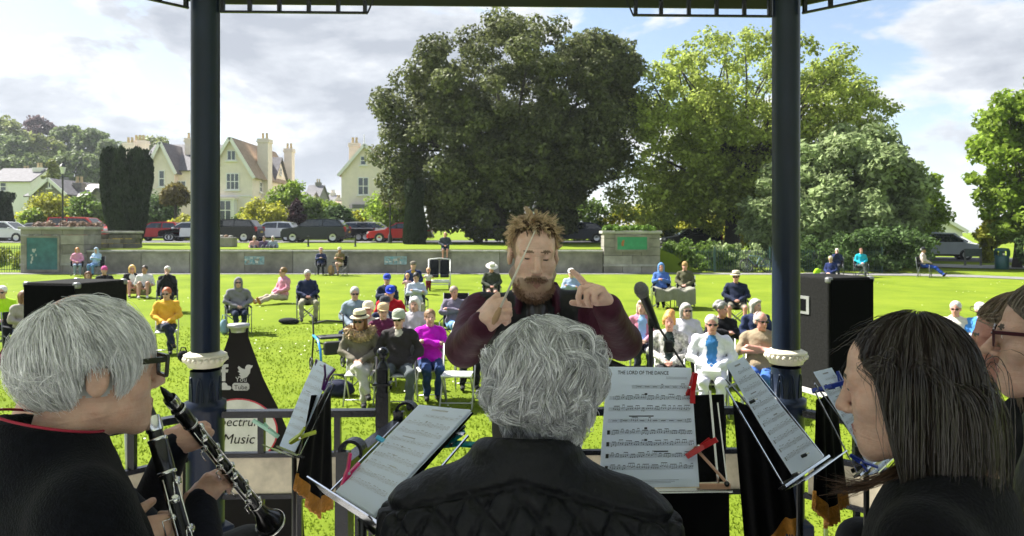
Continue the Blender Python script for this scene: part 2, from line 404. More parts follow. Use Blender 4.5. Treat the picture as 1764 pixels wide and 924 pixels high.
    valance(c1+f*.07, c1+f*.772, .18); valance(c0-f*.07, c0-f*.752, -.18)
    for k in (1, 7):
        a, b = octa(RAD, 0, k), octa(RAD, 0, k+1); d = (b-a).normalized()*.08; valance(a+d, b-d)
    # eaves, ceiling and roof
    mb = MB(); ri, ro = RAD-.12, RAD+.62
    inn = [octa(ri, 3.80, k) for k in range(8)]; out = [octa(ro, 3.62, k) for k in range(8)]; out2 = [octa(ro+.02, 3.80, k) for k in range(8)]
    for k in range(8):
        q = (k+1) % 8
        mb.quad(inn[k], inn[q], out[q], out[k]); mb.quad(out[k], out[q], out2[q], out2[k])
    mb.build('soffit', m_soffit, bst)
    mb = MB()
    for k in range(8):
        q = (k+1) % 8; mb.bar(octa(ro+.03, 3.68, k), octa(ro+.03, 3.68, q), .07, .09)
    mb.build('gutter', m_black, bst)
    mb = MB()
    for k in range(8):
        q = (k+1) % 8; ap = V((CEN.x, CEN.y, 5.3))
        mb.bar(octa(RAD, 3.86, k), octa(RAD, 3.86, q), .14, .14)
    mb.build('ring_beam', m_black, bst)
    mb = MB()
    for k in range(8):
        q = (k+1) % 8; ap = V((CEN.x, CEN.y, 5.4))
        mb.add([out2[k]+V((0, 0, .01)), out2[q]+V((0, 0, .01)), ap], [(0, 1, 2)])
        mb.add([octa(ri, 3.94, k), octa(ri, 3.94, q), V((CEN.x, CEN.y, 5.2))], [(0, 2, 1)])
    mb.build('roof', M('roof_boards', (.88, .90, .94), .7, .05, 4), bst)
build_bandstand()
# ================================================================ BACKGROUND: wall, trees, houses, cars
def leafmat(name, col, trans=.4, isl=.4, var=.3, vs=.5): return M(name, col, .55, var, vs, island=isl, trans=trans, spec=.12)
def leaves(centers, radii, n, size, rng, up=.35, squash=.75, shell=.0, elong=1.5):
    """n leaf faces scattered through clumps; returns verts (n,4,3)"""
    k = len(centers); w = np.asarray(radii)**2; idx = rng.choice(k, n, p=w/w.sum())
    d = rng.normal(size=(n, 3)); d /= np.linalg.norm(d, axis=1)[:, None]
    r = (shell+(1-shell)*rng.random(n))**.5
    P = np.asarray(centers)[idx]+d*(r*np.asarray(radii)[idx])[:, None]*np.array([1, 1, squash])
    nr = d*.7+rng.normal(size=(n, 3))*.6; nr[:, 2] += up; nr /= np.linalg.norm(nr, axis=1)[:, None]
    t = np.cross(nr, rng.normal(size=(n, 3))); t /= np.linalg.norm(t, axis=1)[:, None]; b = np.cross(nr, t)
    s = size*(.55+.9*rng.random(n))[:, None]
    return np.stack([P-t*s*.5*elong, P-b*s*.5, P+t*s*.5*elong, P+b*s*.5], 1)
def clumps(lobes, n, rng, inner=.5):
    w = np.array([r[0]*r[2]+r[1]*r[2] for _, r in lobes]); idx = rng.choice(len(lobes), n, p=w/w.sum())
    d = rng.normal(size=(n, 3)); d /= np.linalg.norm(d, axis=1)[:, None]
    rr = (inner**3+(1-inner**3)*rng.random(n))**(1/3)
    C = np.array([l[0] for l in lobes])[idx]; R = np.array([l[1] for l in lobes])[idx]
    return C+d*R*rr[:, None]
def limb(mb, a, b, r0, r1, rng, bend=.12, n=6, segs=6):
    a, b = V(a), V(b); L = (b-a).length; off = V(rng.normal(size=3))*L*bend; off.z = abs(off.z)*.5
    mid = a.lerp(b, .5)+off; pts = []
    for i in range(segs+1):
        t = i/segs; pts.append(a*(1-t)**2+mid*2*t*(1-t)+b*t*t)
    mb.tube(pts, [r0+(r1-r0)*(i/segs)**.8 for i in range(segs+1)], n); return pts
def tree(name, label, loc, lobes, nclump, cr, nleaf, leaf, mat, bark, trunk_h, trunk_r, seed, nlimb=12, inner=.5, group=None, squash=.75, stems=1, shell=0., up=.35, elong=1.5, twigs=0, cat='tree'):
    rng = np.random.default_rng(seed); root = thing(name, label, cat, loc, 0, group)
    C = clumps(lobes, nclump, rng, inner); rad = cr*(.6+.8*rng.random(nclump))
    C[:, 2] = np.maximum(C[:, 2], rad*.7)
    vs = leaves(C, rad, nleaf, leaf, rng, up, squash, shell, elong)
    vs[:, :, 2] = np.maximum(vs[:, :, 2], .03+rng.random(len(vs))[:, None]*.2)
    npmesh('crown', vs, np.arange(len(vs)*4).reshape(-1, 4), mat, root)
    if trunk_r:
        mb = MB(); far = C[np.argsort(-np.linalg.norm(C-np.array([0, 0, trunk_h]), axis=1)*rng.random(nclump))[:nlimb]]
        tops = []
        for s in range(stems):
            o = V((rng.normal()*trunk_r*1.6*(stems > 1), rng.normal()*trunk_r*1.6*(stems > 1), -.1))
            tp = V((o.x*3+rng.normal()*trunk_h*.05, o.y*3+rng.normal()*trunk_h*.05, trunk_h*(.9+.2*rng.random())))
            mb.tube([o+V((0, 0, -.1)), o+V((0, 0, .3)), o.lerp(tp, .3), o.lerp(tp, .7), tp], [trunk_r*1.35, trunk_r*1.05, trunk_r*.92, trunk_r*.8, trunk_r*.6], 10); tops.append((o, tp))
        for c in far:
            o, tp = tops[rng.integers(len(tops))]; st = o.lerp(tp, .55+.45*rng.random()); st.z = min(st.z, c[2]) if c[2] > trunk_h*.5 else st.z
            pts = limb(mb, st, V(c)*.9+st*.1, trunk_r*.38, trunk_r*.06, rng)
            for t in range(twigs):
                q = pts[2+rng.integers(len(pts)-2)]; e = q+V(rng.normal(size=3))*cr*.6+V((0, 0, cr*.2)); limb(mb, q, e, trunk_r*.12, .02, rng, n=4, segs=3)
        mb.build('trunk', bark, root)
    return root
m_bark = M('bark', (.05, .042, .034), .9, .35, 4, .6, 12, stretch=(1, 1, .25))
m_stone = M('lichened_concrete', (.22, .205, .175), .9, .4, 1.3, .35, 14)
m_stone2 = M('pale_render_wall', (.30, .285, .25), .9, .3, 1.7, .3, 18)
m_cope = M('coping_concrete', (.34, .33, .30), .9, .3, 2.5, .3, 20)
def park_wall():
    root = thing('park_wall', 'long weathered grey concrete retaining wall with coping behind the lawn', 'wall', (0, 35.95, .3))
    x0, x1 = -20.85, 4.45; n = 10; xs = [x0+(x1-x0)*i/n for i in range(n+1)]
    for i in range(n):
        w = xs[i+1]-xs[i]-.025; c = (xs[i]+xs[i+1])/2; y = .01*((i*7) % 3)
        MB().box((c, y, .50), (w, .28, 1.12)).build('panel', [m_stone, m_stone2][i % 3 == 1], root)
        MB().box((c, y-.02, 1.11), (w+.018, .40, .10), None, .015).build('coping', m_cope, root)
    for x in xs[1:-1:2]: MB().box((x, -.165, .52), (.34, .06, 1.06), None, .01).build('pilaster', m_stone, root)
    for cx, w, nm in ((-12.7, 1.15, 'mural'), (-5.7, 1.1, 'mural')):
        mb = MB(); rng = np.random.default_rng(int(cx*10) % 97)
        mb.cm = 0; mb.box((cx, -.155, .66), (w, .012, .40))
        for k in range(26):
            mb.cm = 1+k % 3; mb.box((cx+(rng.random()-.5)*w*.85, -.163-.0004*k, .66+(rng.random()-.5)*.26), (.05+.12*rng.random(), .008, .04+.1*rng.random()))
        mb.build(nm, [M('mural_blue', (.25, .36, .40), .9, .5, 6), M('mural_white', (.5, .5, .48), .9, .4, 9), M('mural_grey', (.28, .27, .24), .9, .3, 9), M('mural_teal', (.16, .32, .38), .9, .4, 9)], root)
park_wall()
def pier(name, label, loc, w, d, h, panel, pcol, seed, plants):
    root = thing(name, label, 'stone pier', loc); rng = np.random.default_rng(seed)
    # courses of blocks
    nz = 5; zc = [.0, .22*h, .42*h, .62*h, .82*h, h-.14]
    for k in range(nz):
        m = 2 if k % 2 else 3; cut = np.linspace(-w/2, w/2, m+1)
        for i in range(m):
            s = cut[i+1]-cut[i]-.015; MB().box(((cut[i]+cut[i+1])/2, 0, (zc[k]+zc[k+1])/2), (s, d+.02*rng.random(), zc[k+1]-zc[k]-.015), None, .012).build('block', [m_stone, m_stone2][rng.random() < .3], root)
    MB().box((0, 0, h-.08), (w+.16, d+.16, .14), None, .02).build('cap', m_cope, root)
    MB().box((0, -.01, .2*h), (w+.06, d+.05, .10), None, .01).build('string_course', m_cope, root)
    px, pz, pw, ph = panel
    f = MB()
    for q in ((px-pw/2-.05, pz, .1, ph+.2), (px+pw/2+.05, pz, .1, ph+.2)): f.box((q[0], -d/2-.03, q[1]), (q[2], .1, q[3]))
    for q in ((px, pz+ph/2+.05, pw, .1), (px, pz-ph/2-.05, pw, .1)): f.box((q[0], -d/2-.028, q[1]), (q[2], .1, q[3]))
    f.build('panel_surround', m_stone, root)
    p = MB().box((px, -d/2-.03, pz), (pw, .05, ph)).build('painted_panel', pcol, root)
    mb = MB()
    for k in range(9): mb.box((px-pw*.3+rng.normal()*.08, -d/2-.058-.0003*k, pz+rng.normal()*ph*.16), (.04+.06*rng.random(), .004, .06+.1*rng.random()))
    mb.build('peeling_paint', M('peeling_pale', (.4, .42, .4), .9, .3, 9) if seed == 3 else M('rust_patch', (.35, .13, .05), .9, .3, 9), p)
    if plants: 
        C = np.stack([(rng.random(16)-.5)*w, (rng.random(16)-.5)*d, h+.02+rng.random(16)*.12], 1)
        vs = leaves(C, np.full(16, .22), 1500, .09, rng, .6, .9)
        npmesh('plants_on_top', vs, np.arange(len(vs)*4).reshape(-1, 4), plants, root)
    return root
pier('gate_pier', 'square weathered stone pier with a peeling teal panel beside the iron fence', (-22.35, 36.3, .3), 3.1, 1.5, 2.32, (-.45, 1.0, 1.5, 1.55), M('teal_paint', (.035, .13, .14), .7, .3, 3), 3, leafmat('dry_plants', (.22, .16, .12)))
def stub():
    root = thing('low_stone_wall', 'dark stone wall stub joining the teal panelled pier and the yew', 'wall', (-20.3, 37.6, .4)); rng = np.random.default_rng(5)
    for r in range(4):
        for i in range(3): MB().box((-.75+i*.72+.1*(r % 2), 0, 1.0+r*.24), (.70, .5+.05*rng.random(), .225), None, .015).build('stone', [m_stone, M('dark_stone', (.12, .11, .095), .9, .4, 3, .4, 14)][rng.random() < .6], root)
    MB().box((0, 0, .44), (2.2, .5, .9)).build('footing', m_stone, root); MB().box((0, 0, 1.94), (2.4, .7, .12), None, .02).build('coping', m_cope, root)
stub()
pier('gate_pier', 'stone pier with a bright green panel and ferns growing on top', (5.85, 36.25, .3), 2.75, 1.2, 2.12, (.0, 1.50, 1.45, .62), M('green_paint', (.03, .24, .11), .6, .25, 3), 4, leafmat('ferns', (0.115, 0.202, 0.029)))
# planter, flowers behind the wall
pl = thing('stone_planter', 'low stone planter with rubble on the raised lawn by the navy column', 'planter', (-16.3, 40.5, gz(-16, 40.5)))
mb = MB(); mb.box((0, 0, .26), (1.9, .8, .52), None, .04); mb.build('trough', m_stone, pl)
MB().box((-1.15, 0, .33), (.5, .7, .66), None, .05).build('end_block', m_stone2, pl)
for i in range(7): MB().ball((-.75+i*.25, -.05, .56), .15, 8, (1, .9, .6+.1*(i % 3))).build('rubble', [m_stone2, M('brown_rubble', (.24, .16, .1), .9, .3, 5)][i % 2], pl)
def shrub(name, label, loc, rad, mat, n, leaf, seed, cr=None, h=None, group=None, nclump=60, inner=.55, cat='shrub', squash=.8):
    rx, ry, rz_ = rad
    return tree(name, label, loc, [((0, 0, rz_*.95), (rx, ry, rz_))], nclump, cr or max(rx, rz_)*.28, n, leaf, mat, m_bark, rz_*.8, .05, seed, 5, inner, group, squash=squash, cat=cat)
g_dk = leafmat('yew_leaf', (.030, .044, .021), .15, .25, .15, 1.)
g_hol = leafmat('evergreen_oak_leaf', (0.118, 0.135, 0.052), .38, .5, .35, .35)
g_lime = leafmat('fresh_lime_leaf', (0.30, 0.36, 0.075), .5, .45, .3, .3)
g_bush = leafmat('grey_green_leaf', (0.26, 0.325, 0.145), .42, .45, .35, .5)
g_mid = leafmat('mid_green_leaf', (0.115, 0.180, 0.036), .45, .45, .3, .6)
g_brt = leafmat('bright_green_leaf', (0.202, 0.288, 0.036), .5, .4, .3, .6)
g_yel = leafmat('yellow_leaf', (0.324, 0.331, 0.036), .5, .4, .25, .8)
g_pur = leafmat('copper_leaf', (0.061, 0.032, 0.036), .3, .4, .3, .5)
g_lau = leafmat('laurel_leaf', (0.072, 0.119, 0.036), .35, .5, .35, 1.)
def Tpos(px, D): x = (px-882)/FPX*D; return (x, D, gz(x, D)-.05)
# the great evergreen oak
tree('evergreen_oak', 'huge dark evergreen oak with dense domed crown in the middle of the view', Tpos(905, 50),
     [((-1, 0, 10.2), (7.2, 6, 5.3)), ((-4.6, 0, 6.4), (4.0, 4.5, 5.4)), ((3.2, .5, 9.8), (5.3, 5, 4.8)), ((4.2, 0, 6.2), (2.6, 4, 2.6)), ((-1.5, -1, 6.2), (4.6, 4.6, 3.6)), ((-8.7, .5, 6.3), (1.5, 2, 3.9)), ((-4, 0, 3.2), (3.4, 3.4, 2.6)), ((-7, 0, 2.4), (1.6, 2, 2.0)), ((2.6, 1, 3.2), (1.4, 2.4, 2.2)), ((-2.2, -2.5, 3.0), (3.4, 2.4, 2.4)), ((1.2, -2, 4.4), (2.2, 2, 1.6)), ((1.0, -3, 6.0), (4.2, 2.4, 3.0)), ((-7.4, 0, 9.6), (2.4, 3, 2.4)), ((5.6, 0, 12.0), (2.6, 3, 2.0))],
     660, .92, 165000, .165, g_hol, m_bark, 6.5, .5, 11, 26, .62, stems=3, shell=.25, up=.5, twigs=2)
# spreading lime-green tree
tree('spreading_tree', 'broad spreading tree with sparse yellow green spring leaves and visible boughs', Tpos(1262, 50),
     [((1, 0, 10.5), (8.2, 6, 4.6)), ((-3.6, 0, 7.8), (4.6, 5, 4.6)), ((6.0, 0, 9.0), (4.4, 5, 4.0)), ((-5.0, 0, 4.0), (3.4, 4, 2.6)), ((-2, -1, 3.6), (3.6, 3, 2.0)), ((0, 0, 6.5), (5.5, 5, 4))],
     760, .78, 78000, .165, g_lime, m_bark, 4.0, .55, 12, 46, .55, shell=0., up=.5, twigs=2)
tree('grey_green_thicket', 'large rounded grey green bushy tree by the right hand column', Tpos(1452, 43),
     [((0, 0, 3.6), (4.6, 4, 4.1)), ((-3.2, -.5, 2.6), (2.6, 3, 2.9)), ((2.2, 0, 2.6), (2.3, 3, 2.8)), ((.3, 0, 5.6), (3.0, 3, 2.4))],
     300, .75, 60000, .16, g_bush, m_bark, 3, .22, 13, 14, .62, shell=.2, stems=3, elong=2.2, up=.6)
tree('leafy_tree', 'bright green young tree just right of the grey green thicket', Tpos(1568, 52), [((0, 0, 4.0), (1.9, 2, 3.0)), ((.8, 0, 3.0), (1.3, 1.5, 1.6))], 70, .7, 9000, .2, g_brt, m_bark, 2.5, .15, 14, 8, .4)
tree('leafy_tree', 'tall bright green tree filling the right edge of the view', Tpos(1752, 40), [((.4, 0, 5.6), (2.9, 3, 3.9)), ((1.8, 0, 8), (2.4, 2.5, 2.6)), ((.1, 0, 4.4), (1.8, 2, 1.3)), ((2.4, 0, 2.6), (1.5, 2, 2))], 170, .7, 30000, .19, g_brt, m_bark, 3, .24, 15, 20, .5, twigs=1)
shrub('laurel_bush', 'dark glossy shrub at the foot of the tree on the right edge', Tpos(1800, 38), (1.1, 1.2, 1.1), g_lau, 4000, .13, 16)
# columnar yews
def yew(label, px, D, h, w, seed, name='yew', spires=9):
    """column of upright shoots: dense foliage on a fluted, slightly top heavy surface"""
    rng = np.random.default_rng(seed); root = thing(name, label, 'tree', Tpos(px, D)); n = 5000+spires*2300; cone = name == 'conifer' or w < 1.8
    t = rng.random(n); ph = rng.random(n)*6.283; fl = np.cos(spires/2*ph+seed)*.5+.5
    pr = np.interp(t, [0, .1, .3, .7, .9, 1], [.52, .62, .80, 1., .96, .62] if not cone else [.9, 1, .95, .7, .45, .12]); top = h*(.82+.18*fl**2)
    r = w/2*pr*(.80+.20*fl+.05*np.sin(ph*11+t*9))*(1-.22*rng.random(n)**2); P = np.stack([np.cos(ph)*r, np.sin(ph)*r, t*top+.05], 1)
    cap = rng.random(n) < .12; P[cap, :2] *= rng.random(cap.sum())[:, None]**.5; P[cap, 2] = top[cap]*(.9+.1*rng.random(cap.sum()))
    up_ = np.stack([rng.normal(size=n)*.22, rng.normal(size=n)*.22, np.ones(n)], 1); up_ /= np.linalg.norm(up_, axis=1)[:, None]
    sd_ = np.cross(up_, rng.normal(size=(n, 3))); sd_ /= np.linalg.norm(sd_, axis=1)[:, None]; s = (.09+.09*rng.random(n))[:, None]
    vs = np.stack([P-up_*s, P-sd_*s*.42, P+up_*s, P+sd_*s*.42], 1); npmesh('crown', vs, np.arange(n*4).reshape(-1, 4), g_dk, root)
    MB().tube([(0, 0, -.1), (0, 0, h*.5), (0, 0, h*.85)], [w*.2, w*.22, .05], 8).build('trunk', m_bark, root)
yew('broad dark columnar yew with several spires left of the navy column', 218, 47, 6.2, 3.1, 21, spires=12)
yew('narrow dark conical yew in front of the evergreen oak', 714, 47, 4.1, 1.55, 22, spires=7)
yew('dark conifer at the left edge behind the parked silver car', 2, 58, 3.9, 2.0, 23, 'conifer', 7)
# shrubs along the far gardens
for i, (px, py, D, rx, rz, mt, nm, lb) in enumerate([
    (85, 365, 63, 2.1, 1.5, g_yel, 'golden_shrub', 'golden leaved shrub in front of the grey stone house'),
    (155, 362, 62, 1.7, 1.3, g_mid, 'shrub', 'green shrub between the stone house and the broad yew'),
    (60, 378, 61, 1.2, .9, g_brt, 'shrub', 'low bright shrub left of the golden shrub by the stone house'),
    (270, 370, 66, 2.6, 1.8, g_lau, 'hedge_bush', 'dark hedge right of the broad yew below the cream house'),
    (318, 385, 60, 1.0, .9, g_yel, 'golden_shrub', 'small round golden shrub just left of the navy column'),
    (455, 372, 62, 2.2, 1.3, g_yel, 'golden_shrub', 'wide golden shrub behind the white hatchback'),
    (497, 350, 66, 1.6, 2.2, g_brt, 'shrub', 'tall bright green shrub at the corner of the cream house'),
    (512, 370, 62, .7, 1.5, g_pur, 'copper_shrub', 'narrow dark purple shrub behind the dark estate car'),
    (535, 370, 63, 1.2, 1.6, g_mid, 'clipped_bush', 'rounded green bush right of the purple shrub'),
    (587, 375, 62, 1.1, 1.1, g_lau, 'clipped_bush', 'neatly clipped dark round bush behind the parked cars'),
    (560, 370, 70, 1.7, 1.4, g_brt, 'shrub', 'pale green shrub between the two cream houses'),
    (622, 382, 64, 1.5, .9, g_yel, 'golden_shrub', 'low yellow shrub below the bay of the smaller cream house'),
    (670, 365, 58, 1.9, 1.9, g_brt, 'shrub', 'leafy bright bush beside the narrow yew'),
    (430, 375, 68, 1.3, 1.0, g_mid, 'shrub', 'dark green shrub at the foot of the cream gable'),
    (990, 380, 58, 3.0, 1.8, g_mid, 'shrub', 'green shrubbery under the evergreen oak behind the navy car'),
    (1090, 385, 58, 2.6, 1.6, g_yel, 'golden_hedge', 'yellow green hedge above the green panelled pier'),
    (1230, 388, 57, 3.2, .9, g_yel, 'golden_hedge', 'yellow hedge behind the black parked car'),
    (1150, 365, 60, 2.4, 2.4, g_mid, 'shrub', 'dense green undergrowth below the spreading tree'),
    (1330, 380, 58, 3.0, 2.4, g_mid, 'shrub', 'shaded shrub behind the bicycle and right column'),
    (1190, 448, 37.5, 2.6, .75, g_mid, 'hedge_bush', 'low green bush behind the iron fence by the green panelled pier'),
    (1260, 448, 37.6, 2.0, .7, g_bush, 'hedge_bush', 'grey green low bush behind the leaning bicycle'),
    (1420, 440, 37.3, 2.4, 1.0, g_lau, 'laurel_bush', 'glossy laurel behind the navy dressed pair at the far right'),
    (1520, 438, 37.0, 2.3, 1.2, g_lau, 'laurel_bush', 'glossy laurel behind the woman in turquoise'),
    (1556, 428, 40, 1.3, 1.1, g_mid, 'laurel_bush', 'laurel behind the man stretching his legs'),
    (1572, 400, 47, 1.1, 1.4, g_brt, 'shrub', 'bright green shrub in front of the white house on the right'),
    (1706, 400, 46, .7, 1.5, g_yel, 'golden_shrub', 'yellow green sapling left of the litter bin'),
    ]):
    x = (px-882)/FPX*D; zc = CAMZ-(py-HOR)/FPX*D; z0 = gz(x, D)
    H = max(rz, (zc+rz-z0)/2)
    shrub(nm, lb, (x, D, z0-.05), (rx, rx*.8, H), mt, int(2200+900*rx*H), .12 if D < 45 else .17, 40+i, cr=min(rx, H)*.4)
# small palm like tree
cab = thing('cabbage_palm', 'small bushy topped palm in front of the cream house', 'tree', Tpos(302, 64)); rng = np.random.default_rng(9)
MB().tube([(0, 0, 0), (.05, 0, 1.5), (0, 0, 3.2)], [.16, .13, .12], 8).build('trunk', m_bark, cab)
vs = leaves(np.array([(0, 0, 3.9), (.5, 0, 3.6), (-.5, 0, 3.6), (0, .3, 4.3)]), np.array([1.1, .8, .8, .7]), 3000, .2, rng, .3, .8, .2, 3.)
npmesh('crown', vs, np.arange(len(vs)*4).reshape(-1, 4), leafmat('palm_leaf', (0.144, 0.122, 0.036)), cab)
yf = thing('yellow_flowers', 'mound of bright yellow flowers on the raised lawn below the yew', 'flowers', Tpos(206, 40)); rng = np.random.default_rng(8)
vs = leaves(np.array([(-.6, 0, .2), (-.1, 0, .3), (.4, 0, .25), (.7, 0, .15)]), np.full(4, .38), 1800, .09, rng, .6)
npmesh('blooms', vs, np.arange(len(vs)*4).reshape(-1, 4), leafmat('yellow_bloom', (.62, .50, .02)), yf)
# flower bank behind the left fence
rng = np.random.default_rng(6)
vs = leaves(np.stack([-24.5-rng.random(70)*8, 37.4+rng.random(70)*2.5, .6+rng.random(70)*.7], 1), np.full(70, .5), 9000, .12, rng, .6)
tag(npmesh('flower_bank', vs, np.arange(len(vs)*4).reshape(-1, 4), leafmat('lime_bank', (0.216, 0.245, 0.022))), 'bank of yellow green flowering plants behind the left iron fence', 'flowers', kind='stuff')
# rampant growth along the right fence
def iron_fence(label, a, b, n, h=1.0):
    a, b = V(a), V(b); root = thing('iron_fence', label, 'fence', a); d = b-a; mg = M('green_iron', (.02, .06, .05), .5)
    mb = MB()
    for i in range(n):
        p = d*(i/n); mb.bar(p+V((0, 0, .05)), p+V((0, 0, h)), .018, .018)
    o = mb.build('bars', mg, root); tag(o, kind='stuff')
    for z in (h*.12, h*.9): MB().bar(V((0, 0, z)), d+V((0, 0, z)), .03, .03).build('rail', mg, root)
    k = max(2, int(d.length/2.4))
    for i in range(k+1): MB().bar(d*(i/k), d*(i/k)+V((0, 0, h*1.12)), .07, .07).build('post', mg, root)
iron_fence('iron bar fence with pale bank of flowers behind at the left edge', (-34, 36.2, .33), (-24.0, 36.2, .33), 80, 1.35)
iron_fence('dark green iron fence in front of the shrubs right of the green panelled pier', (7.35, 36.4, .33), (18.2, 36.0, .33), 90, 1.15)

# ---------------------------------------------------------------- houses
m_cre = M('cream_render', (.80, .715, .625), .85, .07, 1.5); m_wh = M('white_paint', (.78, .77, .74), .5, .05)
m_sl = M('slate_roof', (.13, .125, .135), .85, .25, 3, .4, 25); m_tile = M('tan_tile_roof', (.30, .225, .16), .9, .25, 3, .4, 25)
m_pane = M('window_pane', (.045, .06, .075), .08, .3, 1.5, spec=.8); m_rub = M('rubble_stone', (.20, .19, .17), .9, .4, 2.5, .6, 9); m_pot = M('chimney_pot', (.42, .34, .2), .8)
def window(root, c, w, h, nx=2, nz=2, sill=True, face=(0, -1)):
    """white sash window on a wall facing -y (or +x)"""
    c = V(c); R = Matrix.Identity(3) if face == (0, -1) else Matrix.Rotation(math.pi/2, 3, 'Z')
    o = MB().box(c+R @ V((0, -.01, 0)), (w, .06, h) if face == (0, -1) else (.06, w, h)).build('window', m_wh, root)
    gw, gh = (w-.12)/nx, (h-.12)/nz
    for i in range(nx):
        for k in range(nz):
            q = c+R @ V((-w/2+.06+gw*(i+.5), -.045, -h/2+.06+gh*(k+.5))); s = (gw-.1, .02, gh-.1)
            MB().box(q, s if face == (0, -1) else (s[1], s[0], s[2])).build('pane', m_pane, o)
    if sill: MB().box(c+R @ V((0, -.08, -h/2-.06)), (w+.3, .2, .12) if face == (0, -1) else (.2, w+.3, .12)).build('sill', m_wh, o)
    return o
def gable_block(root, x0, x1, y0, y1, ze, zr, wall, roof, axis='y', over=.35, z0=-.5, barge=True):
    xm, ym = (x0+x1)/2, (y0+y1)/2; mb = MB()
    if axis == 'y': mb.prism([(x0, 0, z0), (x1, 0, z0), (x1, 0, ze), (xm, 0, zr), (x0, 0, ze)], (0, y0, 0), (0, y1, 0))
    else: mb.prism([(0, y0, z0), (0, y1, z0), (0, y1, ze), (0, ym, zr), (0, y0, ze)], (x0, 0, 0), (x1, 0, 0))
    mb.build('wall', wall, root); rf = MB()
    t = .14
    def slope(a, b, c, d, nrm):   # roof slab
        nrm = V(nrm).normalized()*t; q = [V(p) for p in (a, b, c, d)]
        rf.add(q+[p+nrm for p in q], [(3, 2, 1, 0), (4, 5, 6, 7), (0, 1, 5, 4), (1, 2, 6, 5), (2, 3, 7, 6), (3, 0, 4, 7)])
    if axis == 'y':
        s = (zr-ze)/(xm-x0); xo, zo = over, over*s
        slope((x0-xo, y0-over, ze-zo), (xm, y0-over, zr), (xm, y1+over, zr), (x0-xo, y1+over, ze-zo), (-s, 0, 1)); slope((xm, y0-over, zr), (x1+xo, y0-over, ze-zo), (x1+xo, y1+over, ze-zo), (xm, y1+over, zr), (s, 0, 1))
    else:
        s = (zr-ze)/(ym-y0); yo, zo = over, over*s
        slope((x0-over, y0-yo, ze-zo), (x1+over, y0-yo, ze-zo), (x1+over, ym, zr), (x0-over, ym, zr), (0, -s, 1)); slope((x0-over, ym, zr), (x1+over, ym, zr), (x1+over, y1+yo, ze-zo), (x0-over, y1+yo, ze-zo), (0, s, 1))
    o = rf.build('roof', roof, root)
    if barge and axis == 'y':
        for sg in (-1, 1): MB().bar((xm, y0-over-.04, zr+.02), (xm+sg*(x1-xm+over), y0-over-.04, ze-over*s+.02), .08, .34, up=(0, -1, .01) if 0 else (0, 0, 1)).build('bargeboard', m_wh, o)
    return o
def chimney(root, x, y, z0, z1, w=1.0, d=.8, mat=None, pots=2):
    mat = mat or m_cre; z1 -= .6; mb = MB(); mb.box((x, y, (z0+z1)/2), (w, d, z1-z0)); mb.box((x, y, z1-.25), (w+.22, d+.22, .18)); mb.box((x, y, z1), (w+.14, d+.14, .2)); o = mb.build('chimney', mat, root)
    for i in range(pots): MB().lathe([(.17, 0), (.13, .55), (.17, .6), (.15, .7)], (x+(i-(pots-1)/2)*.45, y, z1+.1), 8).build('chimney_pot', m_pot, o)
def PX(px, D): return (px-882)/FPX*D
def PZ(py, D): return CAMZ-(py-HOR)/FPX*D
